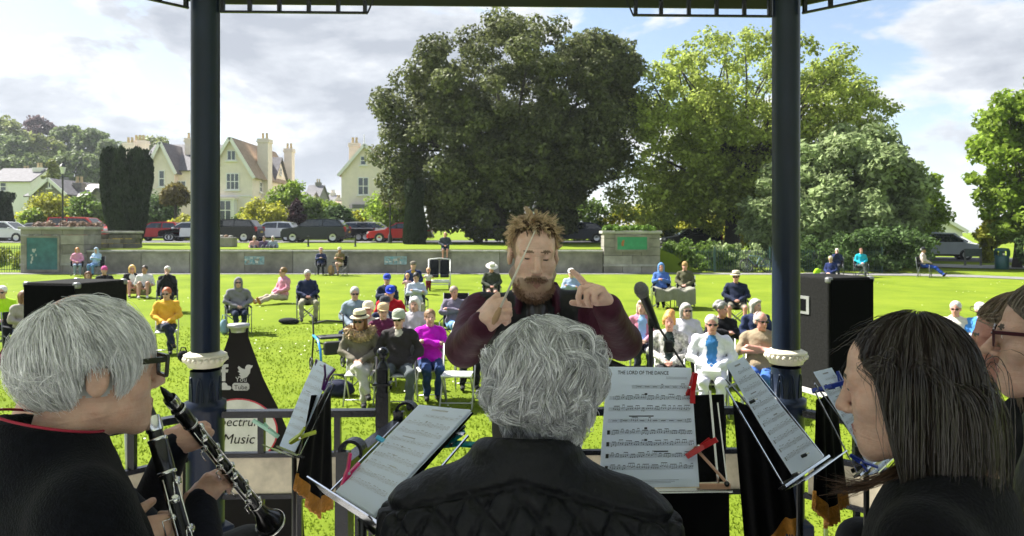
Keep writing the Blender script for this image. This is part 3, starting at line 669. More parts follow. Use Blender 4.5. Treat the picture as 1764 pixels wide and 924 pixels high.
def villa_a():
    D = 80; bx, bz = PX(398, D), gz(-30, D)
    r = thing('cream_villa', 'large cream rendered gabled house with tall chimneys left of centre', 'house', (bx, D, bz)); X = lambda p, d=D: PX(p, d)-bx; Z = lambda p, d=D: PZ(p, d)-bz
    gable_block(r, X(356)+.3, X(440)-.35, 0, 14.5, Z(299), Z(238), m_cre, m_tile)
    gable_block(r, X(240, 84), X(366, 84), 4, 13, Z(292, 84), Z(243, 84), m_cre, m_sl, axis='x')
    gable_block(r, X(256, 83), X(300, 83), 3, 9, Z(290, 83), Z(246, 83), m_cre, m_sl, barge=True)
    # side gable on the right wall
    xr = X(440)-.35; mb = MB(); mb.prism([(0, 7.0, Z(300)-.5), (0, 11.5, Z(300)-.5), (0, 11.5, Z(300)), (0, 9.25, Z(248)-1.0), (0, 7.0, Z(300))], (xr-3, 0, 0), (xr+.15, 0, 0)); mb.build('wall', m_cre, r)
    mb = MB()
    for a, b in (((6.7, Z(300)-.2), (9.25, Z(248)-.7)), ((9.25, Z(248)-.7), (11.8, Z(300)-.2))): mb.prism([(0, a[0], a[1]), (0, b[0], b[1]), (0, b[0], b[1]+.18), (0, a[0], a[1]+.18)], (xr-3, 0, 0), (xr+.4, 0, 0))
    mb.build('roof', m_sl, r)
    chimney(r, xr-.1, 4.4, 2, Z(232, 84), 1.2, 1.5); chimney(r, xr+.1, 13.0, 2, Z(250, 93), 1.0, 1.2); chimney(r, X(322, 86), 7, 6, Z(230, 86), .9, 1.2); chimney(r, X(217, 88), 9, 6, Z(238, 88), 1.3, 1.0); chimney(r, X(241, 90), 10, 6, Z(236, 90), 1.8, 1.0, pots=3)
    window(r, (X(399), -.03, Z(268)), 1.0, 1.15, 2, 1); window(r, (X(401), -.03, Z(313)), 1.45, 1.85, 3, 2)
    b = MB().box((X(388), -.5, Z(372)), (2.6, 1.0, 3.6)).build('bay', m_wh, r)
    MB().box((X(388), -.55, Z(343)), (2.9, 1.2, .2)).build('bay_cornice', m_cre, b)
    window(r, (X(390), -1.03, Z(363)), 1.9, 2.2, 3, 2)
    window(r, (X(279, 83), 2.97, Z(308, 83)), .7, 1.9, 1, 2); window(r, (X(312, 84), 3.97, Z(325, 84)), 1.2, 1.8, 2, 2); window(r, (X(281, 83), 2.97, Z(352, 83)), 2.2, .3, 1, 1)
    window(r, (xr+.03, 9.2, Z(318)), .7, 1.3, 1, 2, face=(1, 0)); window(r, (xr+.2, 9.25, Z(284)), .5, .9, 1, 1, face=(1, 0)); window(r, (xr+.03, 2.6, Z(320)), .6, 1.2, 1, 2, face=(1, 0))
    MB().tube([(xr+.1, 3.0, 0), (xr+.1, 3.0, Z(305))], .06, 6).build('drainpipe', m_cre, r)
    MB().box((X(398), -.04, Z(338)), (4.6, .1, .12)).build('string_course', m_wh, r)
    gable_block(r, X(440)-.9, xr+2.2, 14.5, 19, Z(335), Z(318), m_cre, m_sl, axis='x', barge=False)
villa_a()
def villa_b():
    D = 86; bx, bz = PX(628, D), gz(-17, D)
    r = thing('cream_cottage', 'narrower cream gabled house half hidden by the evergreen oak', 'house', (bx, D, bz)); X = lambda p, d=D: PX(p, d)-bx; Z = lambda p, d=D: PZ(p, d)-bz
    gable_block(r, X(588), X(670), 0, 11, Z(298), Z(250), m_cre, m_tile)
    chimney(r, X(604), 2.2, 6, Z(236), 1.15, 1.0); MB().lathe([(.06, 0), (.03, 1.2)], (0, -.3, Z(250)), 6).build('finial', m_wh, r)
    window(r, (X(626), -.03, Z(277)), .75, 1.1, 1, 2); window(r, (X(626), -.03, Z(321)), 1.3, 2.1, 2, 2)
    b = MB().prism([(X(606), 0, 0), (X(606), -.6, 0), (X(612), -1.1, 0), (X(642), -1.1, 0), (X(648), -.6, 0), (X(648), 0, 0)], (0, 0, -.3), (0, 0, Z(360))).build('bay', m_wh, r)
    MB().prism([(X(604), 0, 0), (X(604), -.8, 0), (X(611), -1.3, 0), (X(643), -1.3, 0), (X(650), -.8, 0), (X(650), 0, 0)], (0, 0, Z(360)), (0, .0, Z(353))).build('bay_roof', m_sl, b)
    window(r, (X(627), -1.13, Z(372)), 1.9, 1.5, 4, 1, False)
    window(r, (X(664), -.03, Z(321)), .8, 1.6, 1, 2)
villa_b()
def stone_house():
    D = 78; bx, bz = PX(90, D), gz(-45, D)
    r = thing('stone_house', 'grey rubble stone house with gable and pale roof at the left', 'house', (bx, D, bz)); X = lambda p, d=D: PX(p, d)-bx; Z = lambda p, d=D: PZ(p, d)-bz
    gable_block(r, X(60), X(112), 0, 9, Z(332), Z(309), m_rub, m_sl); gable_block(r, X(112), X(182), 1.5, 9, Z(338), Z(314), m_rub, M('pale_slate', (.40, .38, .34), .7, .2, 3, .3, 25), axis='x', barge=False)
    gable_block(r, X(28), X(62), 2, 9, Z(336), Z(312), m_rub, m_sl, axis='x', barge=False); gable_block(r, X(152), X(176), .5, 3, Z(340), Z(325), m_rub, m_sl, barge=False)
    window(r, (X(84), -.03, Z(345)), 1.4, 1.4, 3, 1); window(r, (X(86), -.03, Z(318)), .35, .8, 1, 1); window(r, (X(38), 1.97, Z(352)), .7, 1.4, 1, 2)
    chimney(r, X(108), 3, 3, Z(304), .9, .8, m_rub)
    D2 = 100; bx, bz = PX(20, D2), gz(-60, D2)
    r = thing('whitewashed_house', 'small whitewashed house with slate roof behind the stone house', 'house', (bx, D2, bz)); X = lambda p, d=D2: PX(p, d)-bx; Z = lambda p, d=D2: PZ(p, d)-bz
    gable_block(r, X(-20), X(52), 0, 7, Z(312), Z(288), m_wh, m_sl, axis='x', barge=False); chimney(r, X(44), 3, 3, Z(280), 1.1, 1.3, m_wh); window(r, (X(6), -.03, Z(322)), .9, 1.2, 1, 2); chimney(r, X(12), 4, 6, Z(284), 1.2, .8, m_rub)
    D3 = 110; bx, bz = PX(90, D3), gz(-60, D3)
    r = thing('terraced_house', 'low far house with dark roof above the stone gable', 'house', (bx, D3, bz)); X = lambda p, d=D3: PX(p, d)-bx; Z = lambda p, d=D3: PZ(p, d)-bz
    gable_block(r, X(56), X(75), 0, 7, Z(325), Z(300), m_wh, m_sl, barge=False); chimney(r, X(66), 3, 5, Z(292), 1.2, .8, m_rub)
    window(r, (X(65), -.03, Z(320)), .8, 1.0, 1, 2)
    for i, (p0, p1, e, rd, D4, wl, lb) in enumerate([(526, 548, 340, 318, 150, m_rub, 'far grey house just right of the large cream house'), (556, 574, 348, 336, 170, m_cre, 'tiny far cream house between the two cream villas'), (574, 584, 356, 345, 160, m_cre, 'tiny far house with orange roof beside the smaller cream house')]):
        bx, bz = PX((p0+p1)/2, D4), gz(-20, D4); r = thing('distant_house', lb, 'house', (bx, D4, bz)); X = lambda p: PX(p, D4)-bx; Z = lambda p: PZ(p, D4)-bz
        gable_block(r, X(p0), X(p1), 0, 8, Z(e), Z(rd), wl, m_tile if i == 2 else m_sl, axis='x', barge=False); window(r, (0, -.03, Z(e)-1.4), .9, 1.2, 2, 1); chimney(r, X(p1)-1, 4, 4, Z(rd)+1.2, 1, 1, wl)
    D5 = 75; bx, bz = PX(1640, D5), gz(45, D5)-1.2
    r = thing('white_house', 'white house with shallow gable at the end of the road on the right', 'house', (bx, D5, bz)); X = lambda p: PX(p, D5)-bx; Z = lambda p: PZ(p, D5)-bz
    gable_block(r, X(1585), X(1658), 0, 10, Z(397), Z(376), m_wh, m_sl); window(r, (X(1640), -.03, Z(412)), 1.2, 1.2, 2, 1)
    D6 = 95; bx, bz = PX(1680, D6), gz(60, D6)-1.8
    r = thing('white_bungalow', 'low white building with grey roof far down the road', 'house', (bx, D6, bz)); X = lambda p: PX(p, D6)-bx; Z = lambda p: PZ(p, D6)-bz
    gable_block(r, X(1660), X(1705), 0, 8, Z(434), Z(425), m_wh, m_sl, axis='x', barge=False); chimney(r, X(1672), 4, 3, Z(417), .6, .6, m_rub, 1); window(r, (X(1690), -.03, Z(441)), 1.2, .9, 2, 1)
    D7 = 70; bx, bz = PX(1225, D7), gz(19, D7)
    r = thing('garden_veranda', 'white veranda glimpsed under the spreading tree', 'veranda', (bx, D7, bz)); X = lambda p: PX(p, D7)-bx; Z = lambda p: PZ(p, D7)-bz
    MB().box((0, 2, Z(385)/2), (X(1262)-X(1185), 3, Z(385))).build('wall', m_cre, r); 
    for p in (1190, 1203, 1222, 1240, 1258): MB().bar((X(p), 0, 0), (X(p), 0, Z(372)), .18, .18).build('post', m_wh, r)
    MB().box((0, .5, Z(372)), (X(1264)-X(1184), 2.4, .2)).build('roof', m_wh, r)
stone_house()
# ---------------------------------------------------------------- wooded hill on the left
def hill():
    n = 40; vs = []; 
    xs = np.linspace(-260, -10, n); ys = np.linspace(125, 420, 22)
    for y in ys:
        for x in xs: vs.append((x, y, 2.0+15*sstep(-45, -150, x)*sstep(125, 240, y)+3*sstep(-20, -60, x)*sstep(140, 220, y)))
    f = [(j*n+i, j*n+i+1, (j+1)*n+i+1, (j+1)*n+i) for j in range(21) for i in range(n-1)]
    tag(npmesh('hill', vs, f, M('hill_grass', (.07, .12, .03), .9, .3, .05), smooth=True), kind='structure')
hill()
g_far = [leafmat('far_green', (0.160, 0.208, 0.080), .4, .35, .3, .15), leafmat('far_bright', (0.240, 0.272, 0.088), .4, .35, .3, .15), leafmat('far_copper', (0.136, 0.096, 0.104), .4, .35, .3, .15)]
for i, (px, top, D, w, mi, lb) in enumerate([
    (10, 208, 190, 70, 1, 'tree with yellowish crown at the top left of the wooded hill'), (70, 206, 205, 62, 2, 'dull purple copper beech on the wooded hill'),
    (-10, 232, 170, 90, 0, 'dark green tree at the left edge of the hill'), (32, 240, 165, 46, 0, 'round green tree below the copper beech'), (78, 236, 168, 55, 1, 'lighter tree right of the round one on the hill'),
    (120, 220, 180, 52, 0, 'tall green tree near the crest right of the copper beech'), (158, 224, 175, 48, 0, 'slightly thinner tree next to the crest tree'), (188, 240, 170, 40, 0, 'tree on the hill just left of the broad yew'),
    (130, 262, 150, 60, 0, 'lower green tree on the hillside above the pale roof'), (172, 268, 150, 50, 0, 'lower tree beside the broad yew on the hillside'), (60, 268, 150, 60, 0, 'shaded tree on the slope above the whitewashed house'), (12, 268, 150, 50, 0, 'shaded tree on the slope at the far left'),
    (88, 280, 98, 26, 1, 'bright small tree behind the stone house gable'), (262, 238, 190, 60, 1, 'pale tree crown peeping over the cream house roofs'), (226, 244, 190, 40, 0, 'tree crown behind the chimneys of the cream house'),
    (655, 342, 150, 50, 0, 'far dark tree between the cream cottage and the oak'), (562, 336, 210, 40, 0, 'far tree line between the two cream houses'), (1290, 330, 75, 150, 0, 'green tree deep behind the spreading tree')]):
    x = PX(px, D); zt = PZ(top, D); r = w/2/FPX*D; zb = 2. if D < 120 or px > 500 else max(2, zt-r*2.6)
    tree('hillside_tree', lb, (x, D, zb), [((0, 0, (zt-zb)*.62), (r, r, (zt-zb)*.40))], 60, r*.34, 3600, r*.11+.12, g_far[mi], m_bark, (zt-zb)*.5, .3, 100+i, 5, .5, group='trees of the wooded hill and far gardens')
# ---------------------------------------------------------------- cars
m_tyre = M('tyre', (.015, .015, .016), .8); m_rim = M('alloy', (.5, .5, .52), .35, .1, metal=.8); m_cglass = M('car_glass', (.02, .025, .03), .05, .1, spec=.9); m_trim = M('car_trim', (.02, .02, .022), .5); m_tail = M('tail_lamp', (.35, .01, .012), .2); m_head = M('head_lamp', (.75, .76, .78), .15)
def car(label, px, py, D, col, kind='hatch', flip=False, yaw=0., cname=None):
    x = PX(px, D); z = gz(x, D)+.03; r = thing({'van': 'van', 'truck': 'pickup_truck'}.get(kind, 'parked_car'), label, {'van': 'van', 'truck': 'truck'}.get(kind, 'car'), (x, D, z), (math.pi if flip else 0)+yaw, 'vehicles parked along the road')
    body = M('car_'+(cname or label.split()[0]+str(px)), col, .3, .04, 2, coat=.15, spec=.3)
    P = {'hatch': dict(L=4.1, W=1.75, low=[(-2.05, .32), (-2.05, .62), (-1.95, .80), (-1.0, .95), (1.85, .98), (2.02, .85), (2.05, .35)], roof=[(-1.05, .95), (-.35, 1.44), (.6, 1.50), (1.5, 1.43), (1.9, .97)], wb=(-1.25, 1.28), wr=.31),
         'suv': dict(L=4.6, W=1.85, low=[(-2.3, .36), (-2.3, .75), (-2.2, .95), (-1.15, 1.08), (2.1, 1.10), (2.28, .95), (2.3, .4)], roof=[(-1.2, 1.08), (-.45, 1.60), (.7, 1.67), (1.75, 1.58), (2.15, 1.08)], wb=(-1.42, 1.38), wr=.36),
         'saloon': dict(L=4.5, W=1.78, low=[(-2.25, .30), (-2.25, .58), (-2.1, .76), (-.95, .90), (1.75, .93), (2.22, .88), (2.25, .33)], roof=[(-1.0, .90), (-.2, 1.38), (.75, 1.43), (1.35, 1.32), (1.95, .92)], wb=(-1.35, 1.38), wr=.31),
         'van': dict(L=4.6, W=1.85, low=[(-2.3, .35), (-2.3, .75), (-2.15, 1.0), (-1.5, 1.12), (2.2, 1.15), (2.3, .5), (2.3, .38)], roof=[(-1.55, 1.12), (-.8, 1.78), (.4, 1.85), (2.1, 1.82), (2.25, 1.15)], wb=(-1.4, 1.4), wr=.33)}
    P['truck'] = P['van']; p = P[kind]; w = p['W']/2
    def loft(poly, insets, nm, mt, par, sub=None):
        mb = MB(); ys = [(-w, insets[0]), (-w*.9, insets[1]), (w*.9, insets[1]), (w, insets[0])]; k = len(poly); vs = []
        for y, ins in ys:
            for (a, b) in poly: vs.append((a*(1-ins), y, b if b < .5 else b-ins*.25))
        f = [tuple(range(k)), tuple(range(4*k-1, 3*k-1, -1))]+[(s*k+(i+1) % k, s*k+i, (s+1)*k+i, (s+1)*k+(i+1) % k) for s in range(3) for i in range(k)]
        return mb.add(vs, f).build(nm, mt, par)
    b = loft(p['low'], (.03, 0.), 'body', body, r)
    # greenhouse narrows towards the roof
    rp = p['roof']; zb = rp[0][1]; zt = max(q[1] for q in rp); vs = []
    def yy(zv, s): return s*(w*.93-(zv-zb)/(zt-zb)*.16)
    for s in (-1, 1): vs += [(a, yy(c, s), c) for a, c in rp]
    k = len(rp); MB().add(vs, [tuple(range(k)), tuple(range(2*k-1, k-1, -1))]+[((i+1) % k, i, k+i, k+(i+1) % k) for i in range(k)]).build('roof', body, r)
    def inner(a, c, sh=.06): cx, cz = (rp[0][0]+rp[-1][0])/2, (zb+zt)/2; return a+(cx-a)*sh*.9, c+(cz-c)*sh*2.6
    for s in (-1, 1):
        pts = [inner(a, c) for a, c in rp]; xm = (rp[1][0]+rp[3][0])/2
        lo = zb+.06; top = [q for q in pts[1:4]]
        for half in (0, 1):
            if half == 0: poly = [(pts[0][0]+.03, lo), (xm-.04, lo), (xm-.04, zt-.1), (top[0][0]+.05, top[0][1]-.02)]
            else: poly = [(xm+.04, lo), (pts[-1][0]-.1, lo), (top[2][0]-.02, top[2][1]-.02), (xm+.04, zt-.1)]
            q = [V((a, yy(c, s)+s*.012, c)) for a, c in poly]
            MB().add(q if s < 0 else q[::-1], [(0, 1, 2, 3)]).build('side_window', m_cglass, r)
    def slab(a, c, ins, nm):
        (x0, z0), (x1, z1) = a, c; d = V((z0-z1, 0, x1-x0)).normalized(); d = d*(.015 if d.z > 0 else -.015)
        q = [V((x0, -w*.8, z0)), V((x0, w*.8, z0)), V((x1, w*.70, z1)), V((x1, -w*.70, z1))]; c0 = sum(q, V())/4
        MB().add([c0+(v-c0)*.9+d for v in q], [(0, 1, 2, 3)]).build(nm, m_cglass, r)
    slab(rp[0], rp[1], 0, 'windscreen'); slab(rp[4], rp[3], 0, 'rear_window')
    for xw in p['wb']:
        for s in (-1, 1):
            wh = MB(); R = Matrix.Rotation(math.pi/2, 3, 'X')
            wh.lathe([(p['wr']*.62, -.1), (p['wr'], -.1), (p['wr'], .1), (p['wr']*.62, .1)], (xw, s*(w-.09), p['wr']), 20, R); o = wh.build('wheel', m_tyre, r)
            rm = MB(); rm.lathe([(.0, -.07*s), (p['wr']*.64, -.1*s)][::1], (xw, s*(w-.085), p['wr']), 16, R); rm.build('rim', m_rim, o)
            MB().lathe([(p['wr']*1.0, 0), (p['wr']*1.14, 0)], (xw, s*(w+.004), p['wr']+.01), 20, R).build('wheel_arch', m_trim, r)
    for s in (-1, 1):
        h = p['low'][2][1]; MB().box((-p['L']/2+.16, s*(w-.24), h-.12), (.3, .42, .16), None, .04).build('headlight', m_head, r)
        tb = p['low'][-2][1]; MB().box((p['L']/2-.1, s*(w-.12), tb-.02), (.18, .24, .34 if kind != 'saloon' else .2), None, .03).build('tail_light', m_tail, r)
        MB().box((rp[0][0]+.25, s*(w+.1), zb+.05), (.14, .2, .14), None, .03).build('wing_mirror', body, r)
    for xs_ in (-p['L']/2+.0, p['L']/2): MB().box((xs_, 0, .47), (.1, w*1.6, .2), None, .03).build('bumper', m_trim, r)
    MB().box((p['L']/2+.055, 0, .72), (.02, .52, .12)).build('number_plate', M('plate_yellow', (.6, .45, .05), .5), r); MB().box((-p['L']/2-.055, 0, .5), (.02, .52, .12)).build('number_plate', m_wh, r)
    MB().box((0, 0, .33), (p['L']*.8, w*1.7, .2)).build('underbody', m_trim, r)
    return r
for a in [('silver hatchback parked at the left edge behind the iron fence', 12, 0, 53, (.55, .57, .58), 'hatch', True),
          ('pale silver estate car behind the teal panelled pier', 60, 0, 57, (.5, .52, .5), 'saloon', False),
          ('red and white van seen above the teal panelled pier', 140, 0, 56, (.5, .04, .03), 'van', True),
          ('red hatchback partly behind the broad yew', 274, 0, 57, (.38, .015, .02), 'hatch', False),
          ('white hatchback glimpsed left of the navy column', 325, 0, 57, (.75, .75, .76), 'hatch', False),
          ('black family car just right of the navy column', 395, 0, 53, (.012, .012, .014), 'suv', False),
          ('white hatchback between the black car and the dark estate', 470, 0, 56, (.72, .73, .75), 'hatch', False),
          ('dark sport utility car with red tail lamps in front of the purple shrub', 545, 0, 52, (.018, .022, .026), 'suv', False),
          ('pale grey hatchback mostly behind the dark sport utility car', 605, 0, 57, (.6, .61, .62), 'hatch', False),
          ('white estate car left of the bright red car', 650, 0, 57, (.75, .75, .75), 'hatch', True),
          ('bright red car behind the narrow yew', 690, 0, 52, (.45, .012, .015), 'saloon', False),
          ('grey people carrier under the evergreen oak', 858, 0, 52, (.16, .16, .155), 'van', False),
          ('dark navy saloon right of the conductor', 992, 0, 52, (.01, .016, .04), 'saloon', False),
          ('black hatchback behind the fence right of the green panelled pier', 1190, 0, 52, (.012, .012, .013), 'hatch', False)]:
    car(a[0], a[1], a[2], a[3], a[4], a[5], a[6])
car('silver people carrier parked at the bend on the right', 1618, 0, 50, (.4, .43, .46), 'van', True, -.35)
car('white car seen beyond the silver people carrier on the right', 1650, 0, 58, (.72, .72, .72), 'hatch', True, -.6)
# ---------------------------------------------------------------- street furniture
def lamp(label, px, D, top):
    x = PX(px, D); z0 = gz(x, D); H = PZ(top, D)-z0; r = thing('street_lamp', label, 'street lamp', (x, D, z0)); mi = M('lamp_iron', (.02, .022, .025), .5)
    MB().lathe([(.14, 0), (.14, .5), (.09, .6), (.06, .8), (.05, H-1.0), (.07, H-.95), (.05, H-.9), (.04, H-.7)], n=10).build('post', mi, r)
    l = MB().lathe([(.10, H-.7), (.22, H-.25), (.22, H-.22)], n=6).build('lantern', M('lamp_glass', (.7, .72, .7), .2), r); MB().lathe([(.25, H-.24), (.16, H-.08), (.05, H), (.02, H+.1)], n=6).build('lantern_cap', mi, l)
    for sg in (-1, 1): MB().bar((0, 0, H-.9), (sg*.4, 0, H-.9), .03, .03).build('ladder_bar', mi, r)
lamp('tall black Victorian style lamp post in front of the stone house', 108, 50, 282); lamp('thin lamp post beside the narrow yew', 672, 50, 320)
x = PX(1726, 39); bn = thing('litter_bin', 'dark teal round litter bin beside the pavement on the right', 'bin', (x, 39, gz(x, 39))); mt_ = M('bin_teal', (.02, .085, .085), .4, .1)
MB().lathe([(.0, 0), (.31, 0), (.33, .05), (.33, .72), (.31, .74)], n=20).build('body', mt_, bn); MB().lathe([(.35, .98), (.35, 1.04), (.28, 1.12), (.0, 1.15)], n=20).build('hood', mt_, bn)
for a in range(4): MB().bar((.29*math.cos(a*1.57+.8), .29*math.sin(a*1.57+.8), .7), (.29*math.cos(a*1.57+.8), .29*math.sin(a*1.57+.8), 1.0), .16, .06).build('hood_post', mt_, bn)
MB().box((-.12, -.335, .82), (.12, .02, .1)).build('sticker', m_wh, bn)
x = PX(1676, 42); sb = thing('notice_board', 'small grey framed board on two posts near the litter bin', 'sign', (x, 42, gz(x, 42))); mw_ = M('grey_wood', (.17, .17, .15), .8)
for sg in (-.45, .45): MB().bar((sg, 0, 0), (sg, 0, 1.0), .08, .08).build('post', mw_, sb)
MB().box((0, -.05, .78), (.95, .05, .45)).build('board', M('board_green', (.10, .13, .11), .6), sb)
for i, (px, D) in enumerate([(243, 40), (388, 41), (531, 41), (612, 41)]):
    x = PX(px, D); b = thing('bollard', ['short dark post on the raised lawn right of the yellow flowers', 'short dark post on the raised lawn beside the navy column', 'short dark post on the raised lawn in front of the dark sport utility car', 'short dark post on the raised lawn below the white estate car'][i], 'bollard', (x, D, gz(x, D))); 
    MB().lathe([(.05, 0), (.045, .5), (.06, .52), (.06, .56), (.02, .62)], n=10).build('shaft', M('lamp_iron'), b); MB().lathe([(.075, 0), (.075, .05), (.05, .07)], n=10).build('foot', M('lamp_iron'), b)
def bicycle():
    x = PX(1305, 35.8); r = thing('bicycle', 'grey mountain bicycle leaning on the fence near the right column', 'bicycle', (x, 35.85, .35), .15); r.rotation_euler[0] = -.12
    mf = M('bike_frame', (.12, .2, .24), .35); mk = M('bike_black', (.02, .02, .02), .6)
    for xw in (-.55, .55):
        t = MB(); pts = [(xw+.33*math.cos(a), 0, .35+.33*math.sin(a)) for a in np.linspace(0, 2*math.pi, 25)]; t.tube(pts, .025, 6, False); o = t.build('wheel', mk, r)
        sp = MB()
        for a in np.arange(0, math.pi, math.pi/7): sp.bar((xw+.31*math.cos(a), 0, .35+.31*math.sin(a)), (xw-.31*math.cos(a), 0, .35-.31*math.sin(a)), .006, .006)
        sp.build('spokes', m_rim, o)
    P = dict(bb=(-.05, 0, .33), seat=(.18, 0, .80), head=(-.38, 0, .85), ra=(.55, 0, .35), fa=(-.55, 0, .35), h2=(-.42, 0, .72)); f = MB()
    for a, b in (('bb', 'seat'), ('seat', 'head'), ('bb', 'h2'), ('bb', 'ra'), ('seat', 'ra'), ('h2', 'head')): f.tube([P[a], P[b]], .02, 6)
    f.build('frame', mf, r); MB().tube([P['fa'], P['head']], .022, 6).build('fork', mk, r); MB().tube([(-.42, -.3, 1.0), (-.36, -.1, .97), (-.36, .1, .97), (-.42, .3, 1.0)], .015, 6).build('handlebar', mk, r)
    MB().box((.2, 0, .93), (.26, .13, .06), None, .02).build('saddle', mk, r); MB().tube([(.18, 0, .8), (.19, 0, .92)], .014, 6).build('seat_post', m_rim, r); MB().lathe([(.0, -.02), (.1, -.02), (.1, .02), (0, .02)], P['bb'], 14, Matrix.Rotation(math.pi/2, 3, 'X')).build('chainring', mk, r)
bicycle()
# ================================================================ PEOPLE ENGINE: bodies grown as one smooth surface
SKIN, TOP, TRO, SHOE, DARK, LIP, UND, HAIRT, EXTRA, WHITE = range(10)
class Body:
    def __init__(s): s.p = []
    def cap(s, a, b, ra, rb, tag, k=.03): s.p.append(('c', np.array(a, float), np.array(b, float), ra, rb, k, tag)); return s
    def ell(s, c, r, tag, k=.03, R=None): s.p.append(('e', np.array(c, float), np.array(r, float), None if R is None else np.array(R, float), 0, k, tag)); return s
    def cut(s, c, r, k=.01, R=None): s.p.append(('s', np.array(c, float), np.array(r, float), None if R is None else np.array(R, float), 0, k, 0)); return s
    def paint(s, c, r, tag, R=None, only=None): s.p.append(('p', np.array(c, float), np.array(r, float), None if R is None else np.array(R, float), only, 0, tag)); return s
    def mesh(s, h):
        lo = np.full(3, 1e9); hi = -lo
        for p in s.p:
            if p[0] == 'c': m = max(p[3], p[4]); l = np.minimum(p[1], p[2])-m; u = np.maximum(p[1], p[2])+m
            elif p[0] == 'e': m = p[2].max() if p[3] is not None else p[2]; l = p[1]-m; u = p[1]+m
            else: continue
            lo = np.minimum(lo, l); hi = np.maximum(hi, u)
        lo = lo-4*h; n = np.ceil((hi+4*h-lo)/h).astype(int)
        F = np.full(n, .3, np.float32); T = np.zeros(n, np.uint8)
        ax = [lo[i]+h*np.arange(n[i]) for i in range(3)]
        for p in s.p:
            t, tag, k = p[0], p[6], p[5]; mg = k+3*h+.01
            if t == 'c': m = max(p[3], p[4])+mg; l = np.minimum(p[1], p[2])-m; u = np.maximum(p[1], p[2])+m
            else: m = (p[2].max() if p[3] is not None else p[2])+mg; l = p[1]-m; u = p[1]+m
            i0 = np.clip(((l-lo)/h).astype(int), 0, n); i1 = np.clip(((u-lo)/h).astype(int)+2, 0, n)
            if (i1 <= i0).any(): continue
            sl = tuple(slice(a, b) for a, b in zip(i0, i1))
            X = ax[0][sl[0]][:, None, None].astype(np.float32); Y = ax[1][sl[1]][None, :, None].astype(np.float32); Z = ax[2][sl[2]][None, None, :].astype(np.float32)
            if t == 'c':
                a, b = p[1], p[2]; ba = b-a; L2 = max(1e-9, ba@ba)
                tt = np.clip(((X-a[0])*ba[0]+(Y-a[1])*ba[1]+(Z-a[2])*ba[2])/L2, 0, 1)
                d = np.sqrt((X-a[0]-ba[0]*tt)**2+(Y-a[1]-ba[1]*tt)**2+(Z-a[2]-ba[2]*tt)**2)-(p[3]+(p[4]-p[3])*tt)
            else:
                x, y, z = X-p[1][0], Y-p[1][1], Z-p[1][2]
                if p[3] is not None:
                    R = p[3]; x, y, z = R[0, 0]*x+R[1, 0]*y+R[2, 0]*z, R[0, 1]*x+R[1, 1]*y+R[2, 1]*z, R[0, 2]*x+R[1, 2]*y+R[2, 2]*z
                r = p[2]; k0 = np.sqrt((x/r[0])**2+(y/r[1])**2+(z/r[2])**2); k1 = np.sqrt((x/r[0]**2)**2+(y/r[1]**2)**2+(z/r[2]**2)**2)
                d = k0*(k0-1)/np.maximum(k1, 1e-6)
            f = F[sl]; tg = T[sl]
            if t == 'p':
                mk = d < 0
                if p[4] is not None: mk = mk & (tg == p[4])
                tg[mk] = tag
            elif t == 's':
                d = -d; hh = np.maximum(k-np.abs(f-d), 0)/max(k, 1e-6); F[sl] = np.maximum(f, d)+hh*hh*k*.25
            else:
                tg[d < f] = tag
                hh = np.maximum(k-np.abs(f-d), 0)/max(k, 1e-6); F[sl] = np.minimum(f, d)-hh*hh*k*.25
        return surface_nets(F, T, lo, h)
def surface_nets(F, T, lo, h):
    ins = F < 0; n = np.array(F.shape)
    c = np.zeros(n-1, np.uint8)
    for i in (0, 1):
        for j in (0, 1):
            for k in (0, 1): c += ins[i:n[0]-1+i, j:n[1]-1+j, k:n[2]-1+k]
    act = np.argwhere((c > 0) & (c < 8)); idx = np.full(n-1, -1, np.int64); idx[tuple(act.T)] = np.arange(len(act))
    acc = np.zeros((len(act), 3)); cnt = np.zeros(len(act))
    for a in range(3):
        o1, o2 = [i for i in range(3) if i != a]
        for u in (0, 1):
            for v in (0, 1):
                s0 = act.copy(); s0[:, o1] += u; s0[:, o2] += v; s1 = s0.copy(); s1[:, a] += 1
                f0 = F[tuple(s0.T)]; f1 = F[tuple(s1.T)]; m = (f0 < 0) != (f1 < 0)
                t = f0[m]/(f0[m]-f1[m]); q = s0[m].astype(float); q[:, a] += t; acc[m] += q; cnt[m] += 1
    P = acc/np.maximum(cnt, 1)[:, None]; faces = []
    for a in range(3):
        o1, o2 = (a+1) % 3, (a+2) % 3
        s0 = [slice(None)]*3; s1 = [slice(None)]*3; s0[a] = slice(0, n[a]-1); s1[a] = slice(1, n[a])
        A, B = ins[tuple(s0)], ins[tuple(s1)]; e = np.argwhere(A != B)
        ok = (e[:, o1] > 0) & (e[:, o2] > 0) & (e[:, o1] < n[o1]-1) & (e[:, o2] < n[o2]-1); e = e[ok]
        def g(d1, d2): q = e.copy(); q[:, o1] += d1; q[:, o2] += d2; return idx[tuple(q.T)]
        q = np.stack([g(-1, -1), g(0, -1), g(0, 0), g(-1, 0)], 1); fl = ~A[tuple(e.T)]; q[fl] = q[fl][:, ::-1]; faces.append(q)
    fa = np.concatenate(faces); fa = fa[(fa >= 0).all(1)]
    ni = np.clip(np.round(P).astype(int), 0, n-1); vt = T[tuple(ni.T)]
    cen = P[fa].mean(1); ci = np.clip(np.round(cen).astype(int), 0, n-1); ft = T[tuple(ci.T)]
    return lo+P*h, fa, ft, vt
